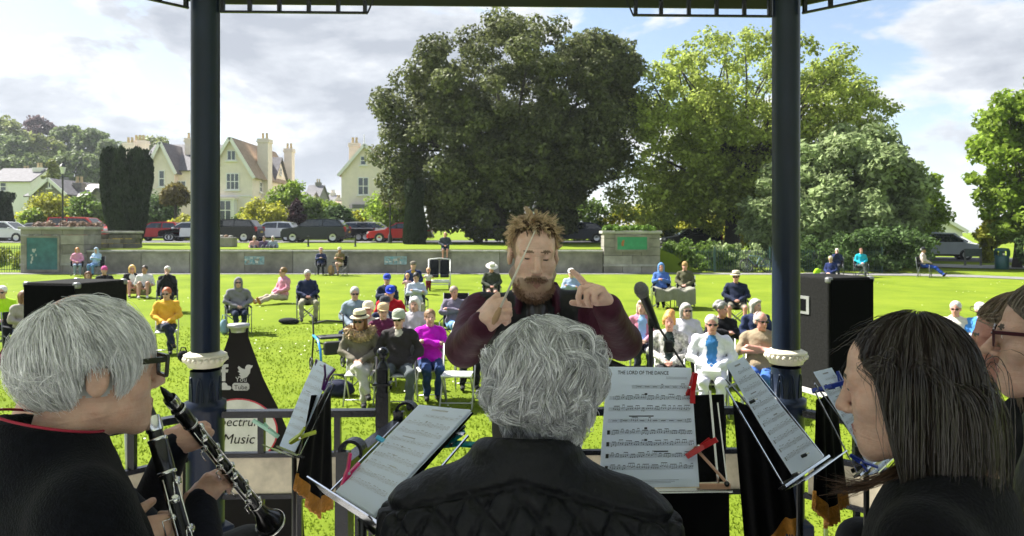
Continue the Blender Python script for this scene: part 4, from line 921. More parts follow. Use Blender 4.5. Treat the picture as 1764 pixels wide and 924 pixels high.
def relax(Vv, fa, it=1, lam=.5):
    for _ in range(it):
        acc = np.zeros_like(Vv); cnt = np.zeros(len(Vv))
        for i in range(4):
            a, b = fa[:, i], fa[:, (i+1) % 4]; np.add.at(acc, a, Vv[b]); np.add.at(acc, b, Vv[a]); np.add.at(cnt, a, 1); np.add.at(cnt, b, 1)
        Vv = Vv*(1-lam)+lam*acc/np.maximum(cnt, 1)[:, None]
    return Vv
def skinmat(name, col=None):
    """skin with blotches, freckling, pores and fine creases"""
    if name in MATS: return MATS[name]
    m = M(name, col, .48, .14, 22, .25, 190, spec=.35, bd=.0035); nt = m.node_tree; N = nt.nodes.new; L = nt.links.new; b = nt.nodes['Principled BSDF']
    b.inputs['Subsurface Weight'].default_value = .12; b.inputs['Subsurface Radius'].default_value = (.012, .005, .003); b.inputs['Subsurface Scale'].default_value = .6
    src = b.inputs['Base Color'].links[0].from_socket; tc = N('ShaderNodeTexCoord')
    n = N('ShaderNodeTexNoise'); n.inputs['Scale'].default_value = 38; n.inputs['Detail'].default_value = 8; n.inputs['Roughness'].default_value = .7; L(tc.outputs['Object'], n.inputs['Vector'])
    r = N('ShaderNodeMapRange'); r.inputs[1].default_value = .45; r.inputs[2].default_value = .72; r.inputs[4].default_value = .5; L(n.outputs[0], r.inputs[0])
    mx = N('ShaderNodeMix'); mx.data_type = 'RGBA'; mx.blend_type = 'MULTIPLY'; L(r.outputs[0], mx.inputs['Factor']); L(src, mx.inputs['A']); mx.inputs['B'].default_value = (.92, .66, .58, 1); L(mx.outputs['Result'], b.inputs['Base Color'])
    w = N('ShaderNodeTexNoise'); w.inputs['Scale'].default_value = 26; w.inputs['Detail'].default_value = 6; w.inputs['Distortion'].default_value = 1.2; mp = N('ShaderNodeMapping'); mp.inputs['Scale'].default_value = (.45, .45, 2.2); L(tc.outputs['Object'], mp.inputs[0]); L(mp.outputs[0], w.inputs['Vector'])
    bp = N('ShaderNodeBump'); bp.inputs['Strength'].default_value = .45; bp.inputs['Distance'].default_value = .008; L(w.outputs[0], bp.inputs['Height']); L(b.inputs['Normal'].links[0].from_socket, bp.inputs['Normal']); L(bp.outputs[0], b.inputs['Normal'])
    return m
def cloth(col, rough=.85, bump=.6, bs=11., var=.12, vs=9., tagn=''):
    if isinstance(col, str): key = col; c = srgb(col)
    else: key = '%02x%02x%02x' % tuple(int(255*v) for v in col); c = col
    return M('cloth_'+key+tagn, c, rough, var, vs, bump, bs, spec=.12, sheen=.05, bd=.035)
def hairmat(col, isl=.35): return M('hair_'+(col if isinstance(col, str) else str(col)), col, .5, .25, 30, .5, 60, spec=.4, island=isl, stretch=(1, 1, .35))
m_sg = M('sunglass_lens', (.012, .012, .014), .12, .1); m_lip = M('lips', (.33, .12, .10), .5); m_eye = M('eye_dark', (.03, .022, .018), .3)
m_shoe = {}
def rotz(v, a): c, s_ = math.cos(a), math.sin(a); return np.array([v[0]*c-v[1]*s_, v[0]*s_+v[1]*c, v[2]])
def small_head(B, c, yaw=0, pitch=0, s=1.):
    R = np.array(Euler((pitch, 0, yaw)).to_matrix()); L = lambda *q: np.array(c)+R@(np.array(q)*s)
    B.ell(L(0, .012, .032), np.array((.076, .096, .094))*s, SKIN, .02, R); B.ell(L(0, -.028, -.045), np.array((.06, .068, .078))*s, SKIN, .03, R)
    B.cap(L(0, -.088, .012), L(0, -.108, -.025), .010*s, .016*s, SKIN, .012); B.ell(L(0, -.075, -.098), np.array((.028, .022, .022))*s, SKIN, .02, R)
    for e in (-1, 1):
        B.ell(L(e*.078, .01, -.01), np.array((.012, .02, .032))*s, SKIN, .008, R); B.paint(L(e*.031, -.088, .012), np.array((.017, .018, .010))*s, DARK, R)
    B.paint(L(0, -.098, -.066), np.array((.025, .022, .008))*s, LIP, R)
    return L, R
def sm_hair(root, style, col, L, R, s, h, name='hair'):
    if style == 'bald': return
    B = Body(); hs = np.array
    if style in ('short', 'fringe', 'bob', 'long', 'updo', 'curly'):
        z = .045 if style != 'bob' else .05
        B.ell(L(0, .025, z), hs((.088, .105, .096))*s, 0, .01, R)
        if style == 'fringe': B.ell(L(0, .04, -.01), hs((.088, .09, .06))*s, 0, .01, R)
        if style == 'curly':
            rr = np.random.default_rng(4)
            for _ in range(40):
                d = rr.normal(size=3); d /= np.linalg.norm(d); d[2] = abs(d[2]); B.ell(L(*(d*np.array([.088, .1, .095])+np.array([0, .025, .04]))), hs((.028,)*3)*s, 0, .012)
        if style in ('bob', 'long'):
            dn = -.10 if style == 'bob' else -.17
            for e in (-1, 1): B.cap(L(e*.075, .02, .03), L(e*.082, .01, dn), .035*s, .028*s, 0, .03)
            B.cap(L(0, .09, .02), L(0, .085, dn), .06*s, .05*s, 0, .04)
            B.ell(L(0, -.06, .095), hs((.06, .035, .025))*s, 0, .03, R)
        if style == 'updo': B.ell(L(.02, .05, .13), hs((.07, .075, .05))*s, 0, .03, R); B.cap(L(-.07, 0, .03), L(-.078, -.01, -.09), .025*s, .02*s, 0, .03); B.cap(L(.07, 0, .03), L(.078, -.01, -.09), .025*s, .02*s, 0, .03)
        B.cut(L(0, -.095, -.03), hs((.066, .075, .105))*s, .015, R)
        if style in ('short', 'fringe', 'curly', 'updo'): B.cut(L(0, -.02, -.13), hs((.2, .2, .09))*s, .01, R)
        if style == 'fringe': B.cut(L(0, -.02, .12), hs((.075, .09, .09))*s, .02, R)
    elif style == 'hood':
        B.ell(L(0, .03, .02), hs((.105, .12, .135))*s, 0, .02, R); B.cap(L(0, .05, -.06), L(0, .05, -.16), .1*s, .11*s, 0, .04); B.cut(L(0, -.12, -.01), hs((.068, .12, .105))*s, .015, R)
    elif style == 'beanie':
        B.ell(L(0, .015, .055), hs((.088, .106, .098))*s, 0, .01, R); B.ell(L(0, .012, .05), hs((.092, .11, .03))*s, 0, .01, R); B.cut(L(0, -.03, -.07), hs((.2, .2, .085))*s, .005, R)
    if not B.p: return
    v, f, t, vt = B.mesh(h)
    rr = np.random.default_rng(len(v)); v = v+ (np.sin(v[:, :1]*190+np.sin(v[:, 2:]*70)*2)*np.sin(v[:, 1:2]*170))*.0035 if style not in ('hood', 'beanie') else v
    mt = hairmat(col) if style not in ('hood', 'beanie') else cloth(col, bs=30)
    return npmesh(name if style not in ('hood', 'beanie') else style, v, f, mt, root, smooth=True)
def sm_hat(root, style, col, L, R, s, band=None):
    Rm = Matrix(R.tolist()); mb = MB(); c = V(L(0, .008, .075))
    if style in ('straw', 'wide'):
        br = .145 if style == 'straw' else .19
        P = [(br*s, -.012*s), (br*.98*s, -.004*s), (.105*s, 0), (.097*s, .012*s), (.093*s, .075*s), (.082*s, .098*s), (.03*s, .105*s), (0, .098*s)]
        o = mb.lathe(P, c, 20, Rm).build('hat', M('hat_'+col, col, .85, .12, 60, .4, 150), root)
        MB().lathe([(.0995*s, .012*s), (.0975*s, .038*s)], c, 20, Rm).build('hat_band', M('hatband_'+(band or '#33302c'), band or '#33302c', .8), o)
    elif style == 'flat':
        o = mb.ball(c+Rm@V((0, -.015, .01))*s, .1*s, 14, (1.0, 1.22, .62), Rm).build('flat_cap', cloth(col), root)
        MB().ball(c+Rm@V((0, -.115, -.012))*s, .06*s, 12, (1.1, .8, .16), Rm).build('peak', cloth(col), o)
    else:
        P = [(.098*s, -.035*s), (.099*s, 0), (.092*s, .04*s), (.07*s, .07*s), (.03*s, .084*s), (0, .086*s)]
        o = mb.lathe(P, c, 20, Rm).build('baseball_cap', cloth(col, bs=30), root)
        b = MB(); pts = []
        for i in range(9):
            a = math.pi*(i/8); pts.append((math.cos(a)*.082*s, -math.sin(a)*.105*s-.055*s, (-.03-.012*math.sin(a))*s))
        vs = [c+Rm@V(p) for p in pts]; vs2 = [v+Rm@V((0, 0, .008*s)) for v in vs]
        b.add(vs+vs2, [tuple(range(8, -1, -1)), tuple(range(9, 18))]+[(i, i+1, 10+i, 9+i) for i in range(8)]+[(8, 0, 9, 17)]).build('peak', cloth(band or col, bs=30), o)
        if band == '#2743b8': MB().ball(c+Rm@V((0, -.088, .03))*s, .018*s, 8, (1, .4, 1), Rm).build('badge', m_wh, o)
def sm_glasses(root, L, R, s, dark=True):
    mb = MB(); Rm = Matrix(R.tolist())
    for e in (-1, 1):
        mb.ball(V(L(e*.034, -.100, .012)), .027*s, 10, (1, .3, .72), Rm); mb.bar(L(e*.058, -.095, .018), L(e*.082, .01, .014), .006*s, .008*s)
    mb.bar(L(-.012, -.104, .018), L(.012, -.104, .018), .006*s, .008*s); mb.build('sunglasses', m_sg, root)
SKC = {'f': ('skin_fair', (.52, .32, .24)), 'p': ('skin_pink', (.53, .27, .21)), 't': ('skin_tan', (.40, .22, .145))}
def person(label, px, hy, D=None, top='#555555', tro='#333333', hair=('short', '#8a8680'), hat=None, arms='lap', legs='down', shoe='#222222', skin='f', sleeves=True, shorts=False, shades=False, yaw=0., hyaw=0., hpitch=0., s=.94, zoff=0., und=None, lean=0., extra=None, name='person', group='audience on the park lawn', fur=None, chairkind='fold', z=None, chlabel=None, wide=1.):
    low = legs in ('ground', 'out_ground'); q_ = int(px)
    lean += ((q_*37) % 100/100-.6)*.20; hyaw += ((q_*53) % 100/100-.5)*.55; hpitch += ((q_*71) % 100/100-.3)*.22; yaw += ((q_*29) % 100/100-.5)*.30
    Hs = (1.335-(.36 if low else 0))*s+(.03 if hat else 0)
    if D is None:
        D = 15.
        for _ in range(30): D = (CAMZ-gz(PX(px, D), min(D, 36))-Hs-zoff)*FPX/max(8, hy-HOR)
    x = PX(px, D); g0 = gz(x, D) if z is None else z
    rz = -math.atan2(x, D)+yaw
    root = thing(name, label, 'person', (x, D, g0+zoff), rz, group, s)
    B = Body(); h = max(.0118, D*.00118)/s; dz = -.36 if low else 0.
    yl = -math.sin(lean)
    def U(q): return np.array([q[0], q[1]+(q[2]-.56)*yl, q[2]+dz])         # upper body follows the lean
    w = wide
    B.ell(U((0, .01, .56)), (.175*w, .135, .13), TRO, .05); B.ell(U((0, -.01*w, .72)), (.155*w, .125*w, .17), TOP, .06); B.ell(U((0, .005, .91)), (.172*w, .125, .17), TOP, .06)
    B.ell(U((0, -.015, .63)), (.182*w, .155*w, .115), TOP, .03)
    B.cap(U((-.15*w, .015, 1.005)), U((.15*w, .015, 1.005)), .066, .066, TOP, .05)
    B.cap(U((0, .02, 1.03)), U((0, -.025, 1.13)), .054, .05, SKIN, .02)
    B.cap(U((-.055, .02, 1.05)), U((.055, .02, 1.05)), .052, .052, TOP, .03); B.cap(U((-.04, -.035, 1.05)), U((.04, -.035, 1.05)), .025, .025, TOP, .03)
    lean = lean; AR = {'lap': ((.245*w, -.02, .77), (.055, -.27, .665)), 'thigh': ((.255*w, .0, .77), (.13, -.31, .62)), 'cross': ((.235*w, -.09, .80), (-.10, -.20*w, .845)), 'book': ((.225*w, -.07, .79), (.06, -.27, .86)), 'rest': ((.27*w, .03, .76), (.26, -.2, .70)), 'face': ((.2*w, -.12, .80), (.04, -.16, 1.08)), 'pocket': ((.27*w, .02, .75), (.17, -.13, .62))}
    (el, wr) = AR[arms]
    for e in (-1, 1):
        sh = U((e*.175*w, .015, .995)); E = U((e*el[0], el[1], el[2])); Wr = U((e*wr[0], wr[1]-(.025 if arms == 'cross' and e > 0 else 0), wr[2]+(.035 if arms == 'cross' and e > 0 else 0)))
        B.cap(sh, E, .066, .062 if sleeves else .06, TOP, .03); B.cap(E, Wr, .060 if sleeves else .047, .046 if sleeves else .034, TOP if sleeves else SKIN, .02)
        hd = Wr+(Wr-E)/np.linalg.norm(Wr-E)*.06
        if arms != 'pocket':
            B.cap(Wr, hd, .030, .034, SKIN, .01)
            dr = (Wr-E)/np.linalg.norm(Wr-E); sd_ = np.cross(dr, (0, 0, 1.)); sd_ /= np.linalg.norm(sd_)+1e-9
            for q in (-.024, -.008, .008, .024): B.cap(hd+sd_*q, hd+sd_*q+dr*.05+np.array((0, 0, -.015)), .0105, .009, SKIN, .004)
            B.cap(Wr+dr*.02, Wr+dr*.06-sd_*e*.035+np.array((0, 0, .01)), .012, .010, SKIN, .006)
    LG = {'down': [((.105, -.43, .50), (.11, -.41, .09), (.125, -.12, 0))]*2, 'apart': [((.19, -.42, .50), (.17, -.40, .09), (.04, -.13, 0))]*2, 'crossed': [((.10, -.43, .50), (.10, -.43, .09), (.02, -.13, 0)), ((-.02, -.46, .60), (-.17, -.55, .25), (-.04, -.12, .01))], 'out': [((.10, -.44, .46), (.11, -.80, .12), (.03, -.08, .08))]*2, 'tuck': [((.10, -.42, .50), (.08, -.28, .09), (.02, -.13, 0))]*2,
          'ground': [((.11, -.30, .46), (.11, -.46, .08), (.02, -.13, 0))]*2, 'out_ground': [((.10, -.42, .20), (.12, -.80, .09), (.03, -.04, .07))]*2, 'hang': [((.10, -.36, .47), (.10, -.38, .07), (.02, -.12, -.02))]*2}[legs]
    for e, (kn, an, toe) in zip((1, -1), LG):
        kn = np.array((e*kn[0] if legs != 'crossed' or e > 0 else kn[0], kn[1], kn[2])); an = np.array((e*an[0] if legs != 'crossed' or e > 0 else -an[0]*1., an[1], an[2]))
        if legs == 'crossed' and e < 0: kn = np.array((.03, -.46, .585)); an = np.array((.17, -.56, .24))
        hp = np.array((e*.09, .0, .53+dz))
        if shorts:
            B.cap(hp, kn*.88+hp*.12, .095, .08, TRO, .04); B.cap(kn*.9+hp*.1, kn, .066, .058, SKIN, .02); B.cap(kn, an, .056, .036, SKIN, .02)
        else: B.cap(hp, kn, .100, .072, TRO, .04); B.cap(kn, kn*.12+an*.88, .070, .056, TRO, .02); B.cap(kn*.15+an*.85, an, .036, .034, SKIN if name != 'child' else TRO, .01)
        ft = an+np.array((e*.015, -.13, -.03)) if not toe[2] > .05 else an+np.array((e*.02, -.07, .11))
        if legs == 'crossed' and e < 0: ft = an+np.array((.03, -.12, -.04))
        B.cap(an+np.array((0, .03, -.035)), ft, .042, .036, SHOE, .02)
    if und:                                    # open jacket shows what is under it
        B.paint(U((0, -.13, 1.05)), (.065, .11, .075), UND, only=TOP)
        if und in ('#8fb0d8', '#24302e', '#3a73a8', '#d8d8d6', '#b9b8bb'): B.paint(U((0, -.14, .97)), (.085, .12, .12), UND, only=TOP); B.paint(U((0, -.14, .84)), (.075, .12, .14), UND, only=TOP); B.paint(U((0, -.15, .70)), (.065, .12, .12), UND, only=TOP)
    hc = U((0, -.045, 1.212))
    L, R = small_head(B, hc, hyaw, hpitch)
    v, f, ft_, vt = B.mesh(h); v = relax(v, f, 1, .35)
    # gentle creases in the clothes
    cl = (vt == TOP) | (vt == TRO); amp = np.where(cl, .008, 0)[:, None]; rr = np.random.default_rng(abs(hash(label)) % 1000 if False else int(px)); ph = rr.random(3)*6
    v = v+amp*np.stack([np.sin(v[:, 2]*38+v[:, 1]*21+ph[0]), np.sin(v[:, 2]*33+v[:, 0]*27+ph[1]), np.sin(v[:, 1]*30+v[:, 0]*25+ph[2])], 1)
    tm = cloth(top) if isinstance(top, str) else top
    mats = [skinmat(*SKC[skin]), tm, cloth(tro) if isinstance(tro, str) else tro, cloth(shoe, .6, .1), m_eye, m_lip, cloth(und) if und else m_lip]
    npmesh('body', v, f, mats, root, fm=np.minimum(ft_, 6), smooth=True)
    if hair: sm_hair(root, hair[0], hair[1], L, R, 1., max(.010, h))
    if hat: sm_hat(root, hat[0], hat[1], L, R, 1., hat[2] if len(hat) > 2 else None)
    if shades: sm_glasses(root, L, R, 1.)
    if fur:
        rng = np.random.default_rng(3); C = np.array([U((math.sin(a)*.17, .02-math.cos(a)*.13, 1.06-.09*max(0, math.cos(a))**2)) for a in np.linspace(-2.6, 2.6, 26)])
        vs = leaves(C, np.full(26, .062), 2600, .03, rng, .2, 1., .3, 2.6); npmesh('fur_collar', vs, np.arange(len(vs)*4).reshape(-1, 4), M('fur_tan', fur, .9, .3, 20, island=.4), root)
    # seat
    if chairkind and not low:
        cl = thing('folding_chair' if chairkind == 'fold' else 'camp_chair', chlabel or 'chair under the '+' '.join(label.split()[:13]), 'chair', (x, D, g0+zoff), rz, 'chairs of the audience', s)
        (fold_chair if chairkind == 'fold' else camp_chair)(cl, **({} if chairkind in ('fold', 'camp') else {'high': True}))
    return root, U
m_steel = M('chair_steel', (.42, .43, .42), .4, .1, metal=.6); m_cpl = M('chair_plastic', (.62, .63, .60), .5); m_cgr = M('chair_grey', (.13, .14, .15), .5); m_cfab = M('camp_fabric', (.014, .015, .02), .8, .2, 8, .3, 30, spec=.1)
CH = {}
def inst(key, name, root, make):
    """first use makes the mesh, later uses share it"""
    if key not in CH: o = make(); CH[key] = o.data; o.name = name
    else: o = bpy.data.objects.new(name, CH[key]); COL.objects.link(o)
    o.parent = root; return o
def fold_chair(r):
    inst('fs', 'seat', r, lambda: MB().box((0, -.06, .44), (.40, .38, .025), None, .01).build('seat', m_cpl))
    inst('fb', 'backrest', r, lambda: MB().box((0, .20, .74), (.42, .02, .17), Matrix.Rotation(-.12, 3, 'X'), .008).build('backrest', m_cgr))
    for e in (-1, 1):
        inst('fl%d' % e, 'front_leg', r, lambda: MB().tube([(e*.215, .21, .80), (e*.215, .12, .46), (e*.215, -.27, 0)], .012, 6).build('front_leg', m_steel))
        inst('fr%d' % e, 'rear_leg', r, lambda: MB().tube([(e*.195, -.22, .45), (e*.195, .24, 0)], .012, 6).build('rear_leg', m_steel))
    inst('fx', 'stretcher', r, lambda: MB().tube([(-.21, -.20, .08), (.21, -.20, .08)], .009, 6).build('stretcher', m_steel))
def camp_chair(r, high=False):
    k = 'ch' if high else 'cc'; zt = 1.18 if high else .92
    inst(k+'s', 'seat', r, lambda: MB().add([(-.25, -.24, .46), (.25, -.24, .46), (.25, .2, .42), (-.25, .2, .42), (0, -.02, .40)], [(0, 1, 4), (1, 2, 4), (2, 3, 4), (3, 0, 4)]).add([(-.25, -.24, .44), (.25, -.24, .44), (.25, .2, .40), (-.25, .2, .40)], [(3, 2, 1, 0)]).build('seat', m_cfab))
    inst(k+'b', 'backrest', r, lambda: MB().box((0, .235, (zt+.45)/2), (.52, .025, zt-.45), Matrix.Rotation(-.13, 3, 'X'), .01).build('backrest', m_cfab))
    for e in (-1, 1):
        inst(k+'l%d' % e, 'leg', r, lambda: MB().tube([(e*.27, -.26, 0), (-e*.02, -.25, .24), (-e*.26, -.24, .46)], .011, 6).build('leg', m_cgr))
        inst(k+'q%d' % e, 'leg', r, lambda: MB().tube([(e*.27, .26, 0), (-e*.26, .22, .44)], .011, 6).build('leg', m_cgr))
        inst(k+'p%d' % e, 'back_post', r, lambda: MB().tube([(e*.27, .20, .0), (e*.27, .29, zt)], .011, 6).build('back_post', m_cgr))
        inst(k+'a%d' % e, 'armrest', r, lambda: MB().tube([(e*.28, -.25, .62), (e*.28, .22, .64)], .022, 6, True, .5).build('armrest', m_cfab))
        inst(k+'f%d' % e, 'front_post', r, lambda: MB().tube([(e*.28, -.25, .0), (e*.28, -.25, .62)], .010, 6).build('front_post', m_cgr))

# ================================================================ AUDIENCE
gr_, wh_, bl_, br_, bk_ = '#8d8a86', '#c9c6c0', '#b89a62', '#5a4634', '#2a2522'
person('woman in taupe fur collared coat and cream straw hat, legs crossed, front row', 621, 541, 10.1, '#6d675a', '#a9a79c', ('bob', '#5e3b24'), ('straw', '#cfc3a0', '#2c2a28'), 'lap', 'crossed', shades=True, s=.93, fur='#b09a78', wide=1.1, skin='t')
person('man in dark zipped jacket and pale grey cap behind the gate post', 687, 533, 10.0, '#2f2b2c', '#4d5355', ('short', '#b0aca4'), ('cap', '#a3a897'), 'pocket', 'apart', shades=True, s=.95, und='#b3ada0', wide=1.12)
person('person in maroon jumper and tan cap behind the man in dark jacket', 660, 528, 11.3, '#5a2340', '#33343a', ('short', gr_), ('cap', '#c2ab84'), 'lap', s=.92)
person('man in white shirt and cream cap behind the straw hat woman', 634, 528, 11.5, '#c8c4ba', '#b8ab92', ('short', wh_), ('cap', '#d6cbb4'), 'thigh', shorts=True, s=.93, skin='p', chairkind='camp')
person('smiling woman in bright magenta jacket with folded arms', 741, 538, 10.4, '#b517b2', '#2c4068', ('short', '#8a6a4a'), None, 'cross', 'tuck', s=.93, und=None, hyaw=-.1)
person('elderly person in pale lilac quilted jacket behind the magenta jacket', 714, 511, 12.3, '#b7b2b6', '#55565c', ('bob', '#c5c2be'), None, 'lap', s=.93)
person('man in bright red jacket and royal blue cap', 672, 485, 13.9, '#a51420', '#2b2d35', ('short', gr_), ('cap', '#2743b8', '#2743b8'), 'lap', s=.96, hpitch=.25, wide=1.15, skin='p')
person('man in navy jacket and dark grey cap with glasses below the red jacket', 662, 509, 12.4, '#252b47', '#2d3040', ('short', wh_), ('cap', '#3c3e44'), 'lap', s=.93, und='#b9b8bb', skin='p')
person('white haired man in blue grey jacket and sunglasses by the blue rollator', 611, 487, 13.6, '#7c8994', '#232c44', ('short', '#d6d3cc'), None, 'lap', 'apart', shades=True, s=.97)
person('person in navy striped fleece and blue visor cap behind the red jacket', 667, 463, 17.2, '#222a3e', '#2a2c35', ('short', br_), ('cap', '#3b4fae'), 'book', s=.95, chairkind='camp')
person('man in flat cap and navy coat near the pushchair', 712, 448, 25.5, '#232f55', '#2f4a70', ('short', gr_), ('flat', '#6d675c'), 'lap', 'out_ground', s=1.15, und='#a8862f')
person('person in pale grey jacket bowing a dark haired head', 717, 471, 18.2, '#aab4c0', '#a39c8c', ('short', '#1d1a1b'), None, 'cross', s=.93, hpitch=.55, chairkind='camp')
person('woman in grey mauve cardigan and light jeans in a high black camp chair', 783, 484, 14.4, '#6f6a7a', '#6c94bf', ('short', '#8d7b70'), None, 'cross', 'crossed', s=.93, wide=1.1, chairkind='high', skin='p', hyaw=.3)
person('man in dark olive jacket, shorts and wide white hat', 847, 457, 21.5, '#3d4137', '#5d5248', ('short', gr_), ('wide', '#d8d4c8', '#b8b2a4'), 'lap', 'down', shorts=True, s=.95, hpitch=.5, chairkind='camp', skin='p', wide=1.1)
person('person in pale blue grey top and white cap beyond the conductor\'s raised hand', 984, 464, 19.5, '#8fa0b4', '#5c6068', ('short', wh_), ('cap', '#e0ded8'), 'cross', s=.93, chairkind='camp')
person('person in white top and dark trousers hidden behind the conductor\'s elbow', 806, 541, 11.2, '#c0bdb6', '#1e1e22', ('short', '#cfccc6'), None, 'lap', s=.93)
# left side
person('white haired person in neon yellow jacket at the left edge', 4, 486, 14.3, '#b4e02a', '#1f2126', ('short', '#cfccc6'), None, 'lap', s=.94, shades=True, chairkind='camp')
person('person in beige jumper and jeans beside the left loudspeaker', 40, 497, 13.6, '#9b948b', '#2a3d66', ('bob', '#6d4c34'), None, 'lap', s=.92, hyaw=.6, yaw=.4, chairkind='camp')
person('person in black with a bright pink woolly hat beyond the left loudspeaker', 180, 468, 20.5, '#1f1f24', '#222329', None, None, 'lap', s=.94, chairkind='camp').__class__
person('brown haired person low behind the left loudspeaker', 151, 478, 20.0, '#4a3a34', '#2a2a30', ('bob', '#5d3a26'), None, 'lap', 'down', s=.86, chairkind='camp')
person('blonde woman in white blouse and black waistcoat sitting on the grass', 227, 462, 24.6, '#1d1d20', '#b08870', ('bob', '#d2ac6a'), None, 'lap', 'ground', sleeves=False, s=1.08, und='#d8d8d6', skin='p', shorts=True, shoe='#4a3b34')
person('dark haired man in white tee shirt sitting on the grass', 249, 463, 24.2, '#c9c7c5', '#7d766a', ('short', '#2a1f1a'), None, 'lap', 'ground', sleeves=False, s=1.08, skin='t', shorts=True, shoe='#d8d6d2', hyaw=-.4)
person('grey haired person in black leather jacket holding a cup', 288, 466, 20.4, '#1e1e24', '#25252b', ('short', '#b9b5ad'), None, 'face', s=.95, chairkind='camp', hyaw=-.4)
person('red haired woman in mustard yellow jumper with sunglasses', 287, 496, 14.1, '#d9a437', '#1f2536', ('short', '#a0522d'), None, 'lap', 'crossed', s=.93, shades=True)
person('woman wrapped in a grey shawl with sandals right of the navy column', 410, 479, 16.6, '#757479', '#222b40', ('hood', '#7d7b7d'), None, 'lap', 'tuck', s=.93, shades=True, wide=1.2, shoe='#b08a78', chairkind='camp')
person('woman in pink jacket sitting on the grass with legs out', 487, 461, 22.6, '#bf8496', '#a49a88', ('short', '#8b6a34'), None, 'lap', 'out_ground', s=1.12, yaw=-.9, shades=True, shoe='#9a6a3c')
person('white haired man in navy jacket and khaki trousers on a camp chair', 530, 469, 18.6, '#242b46', '#8f8b78', ('short', '#cfccc8'), None, 'lap', 'apart', s=.96, hpitch=.25, chairkind='camp', skin='p')
# along the wall
person('strawberry blonde woman in pink jumper by the teal panelled pier', 133, 426, 34.0, '#cf8fa6', '#7f8da0', ('bob', '#b8763e'), None, 'lap', s=.97, shoe='#c8c4be', chairkind='camp')
person('person in pale blue hooded coat by the wall beside the pink jumper', 166, 426, 34.0, '#9fb8d4', '#5b7da6', ('hood', '#a9bdd2'), None, 'book', s=.97, yaw=-.5, chairkind='camp')
person('person in navy patterned coat with pink hat by the middle of the wall', 553, 427, 34.4, '#333a58', '#22242c', None, ('cap', '#c79aa0'), 'book', s=.95, chairkind='camp')
person('person in olive shirt and shorts with legs stretched by the middle of the wall', 586, 427, 34.2, '#6a5f3e', '#b59b80', ('short', gr_), ('cap', '#c9c2b4'), 'book', 'crossed', shorts=True, s=.97, yaw=-.6, sleeves=False, skin='t', chairkind='camp')
person('bald man in dark grey shirt sitting on top of the wall', 767, 389, 35.72, '#3b4048', '#242c40', None, None, 'lap', 'hang', s=1.0, shorts=True, zoff=0, z=1.02, skin='p', chairkind=None, wide=1.15)
for i, (px, c, hc, l) in enumerate([(438, '#b98f86', '#d9cfc0', 'pale pink'), (455, '#5a4a63', '#3a2c26', 'plum'), (470, '#8f9aa6', '#dcd8d0', 'pale grey')]):
    person('tiny figure in %s sitting on the raised lawn behind the wall' % l, px, 413, 38.3, c, '#55565c', ('short', hc), None, 'lap', 'ground', s=1.0, z=gz(-14, 38.3)-.35)
# right side
person('person in blue coat with knitted blue hood and a shared grey blanket', 1139, 460, 21.4, '#4a6aa8', '#1d1e24', ('hood', '#5b82b8'), None, 'book', 'tuck', s=.97, chairkind='camp', skin='p')
person('person in olive jacket and tan beanie under a grey blanket', 1180, 456, 21.6, '#55543f', '#6d6b60', ('beanie', '#a8895a'), None, 'lap', 's' and 'down', s=.99, chairkind='camp', skin='p')
person('bearded man in navy puffer jacket, shorts and straw trilby', 1268, 478, 17.6, '#20273c', '#6b675a', ('short', '#3a2c24'), ('straw', '#cfc5a8', '#6b5d48'), 'lap', 'apart', shorts=True, shades=True, s=.97, wide=1.18, chairkind='camp', skin='p')
person('woman in pink cardigan over pale blue tee by the microphone stand', 1106, 509, 12.0, '#b9788c', '#2b2d38', ('bob', '#cbb9a8'), None, 'lap', s=.92, und='#8fb0d8', hyaw=-.2)
person('red haired woman in grey patterned cardigan and dark top', 1153, 537, 10.0, M('animal_print', (.42, .40, .37), .9, .75, 28, .3, 40), '#2a2a2e', ('updo', '#c08a4a'), None, 'lap', s=.93, und='#24302e', hyaw=.35, wide=1.08, skin='p')
person('grey haired woman in white blouse and sunglasses behind the patterned cardigan', 1182, 526, 11.3, '#c4c0ca', '#33343a', ('bob', '#a8a49e'), None, 'lap', s=.93, shades=True, hyaw=.3)
person('woman in white jacket and white trousers holding a white bag', 1226, 549, 9.5, '#d3d3d9', '#cfcdda', ('short', '#c9bfae'), None, 'lap', 'down', s=.95, shades=True, und='#3a73a8', wide=1.15, skin='p', shoe='#d8d6d4')
person('curly grey haired woman in black jumper looking right', 1243, 524, 11.4, '#1b1b1f', '#26282f', ('curly', '#7b7a76'), None, 'cross', s=.95, hyaw=.9, skin='p')
person('woman with grey bob in navy quilted gilet left of the right column', 1303, 512, 12.0, '#27304c', '#2a2c38', ('bob', '#c2bdb0'), None, 'lap', s=.93, hyaw=.6)
person('balding man in tan tee shirt with folded arms beside the right column', 1311, 549, 9.7, '#8c7d66', '#3a5f9c', ('fringe', '#c2bdb4'), None, 'cross', s=.96, sleeves=False, shades=True, hyaw=.45, wide=1.2, skin='p')
person('white haired woman in navy eating on the far right under the laurels', 1442, 425, 33.5, '#202a4c', '#2a2c34', ('short', '#d8cfc2'), None, 'face', s=.96, chairkind='camp', skin='p')
person('grey haired man in navy with white stripe leaning beside a lime bag', 1432, 447, 31.5, '#1f2a55', '#2a2c34', ('short', '#b5a890'), None, 'lap', 'out_ground', s=1.05, hpitch=.4, yaw=-.3)
person('woman in turquoise top and grey trousers under the laurels', 1483, 428, 33.3, '#1fa0b8', '#4b5050', ('short', '#7a5a48'), None, 'lap', 'crossed', s=.97, chairkind='camp', skin='p', yaw=.3)
person('man in cream jumper and black cap stretching out jeans on the path', 1592, 430, 33.0, '#b8a8a0', '#2a4aa0', ('short', gr_), ('cap', '#26282c'), 'lap', 'out', s=1.0, yaw=1.35, chairkind='camp', skin='t', shoe='#2a2320')
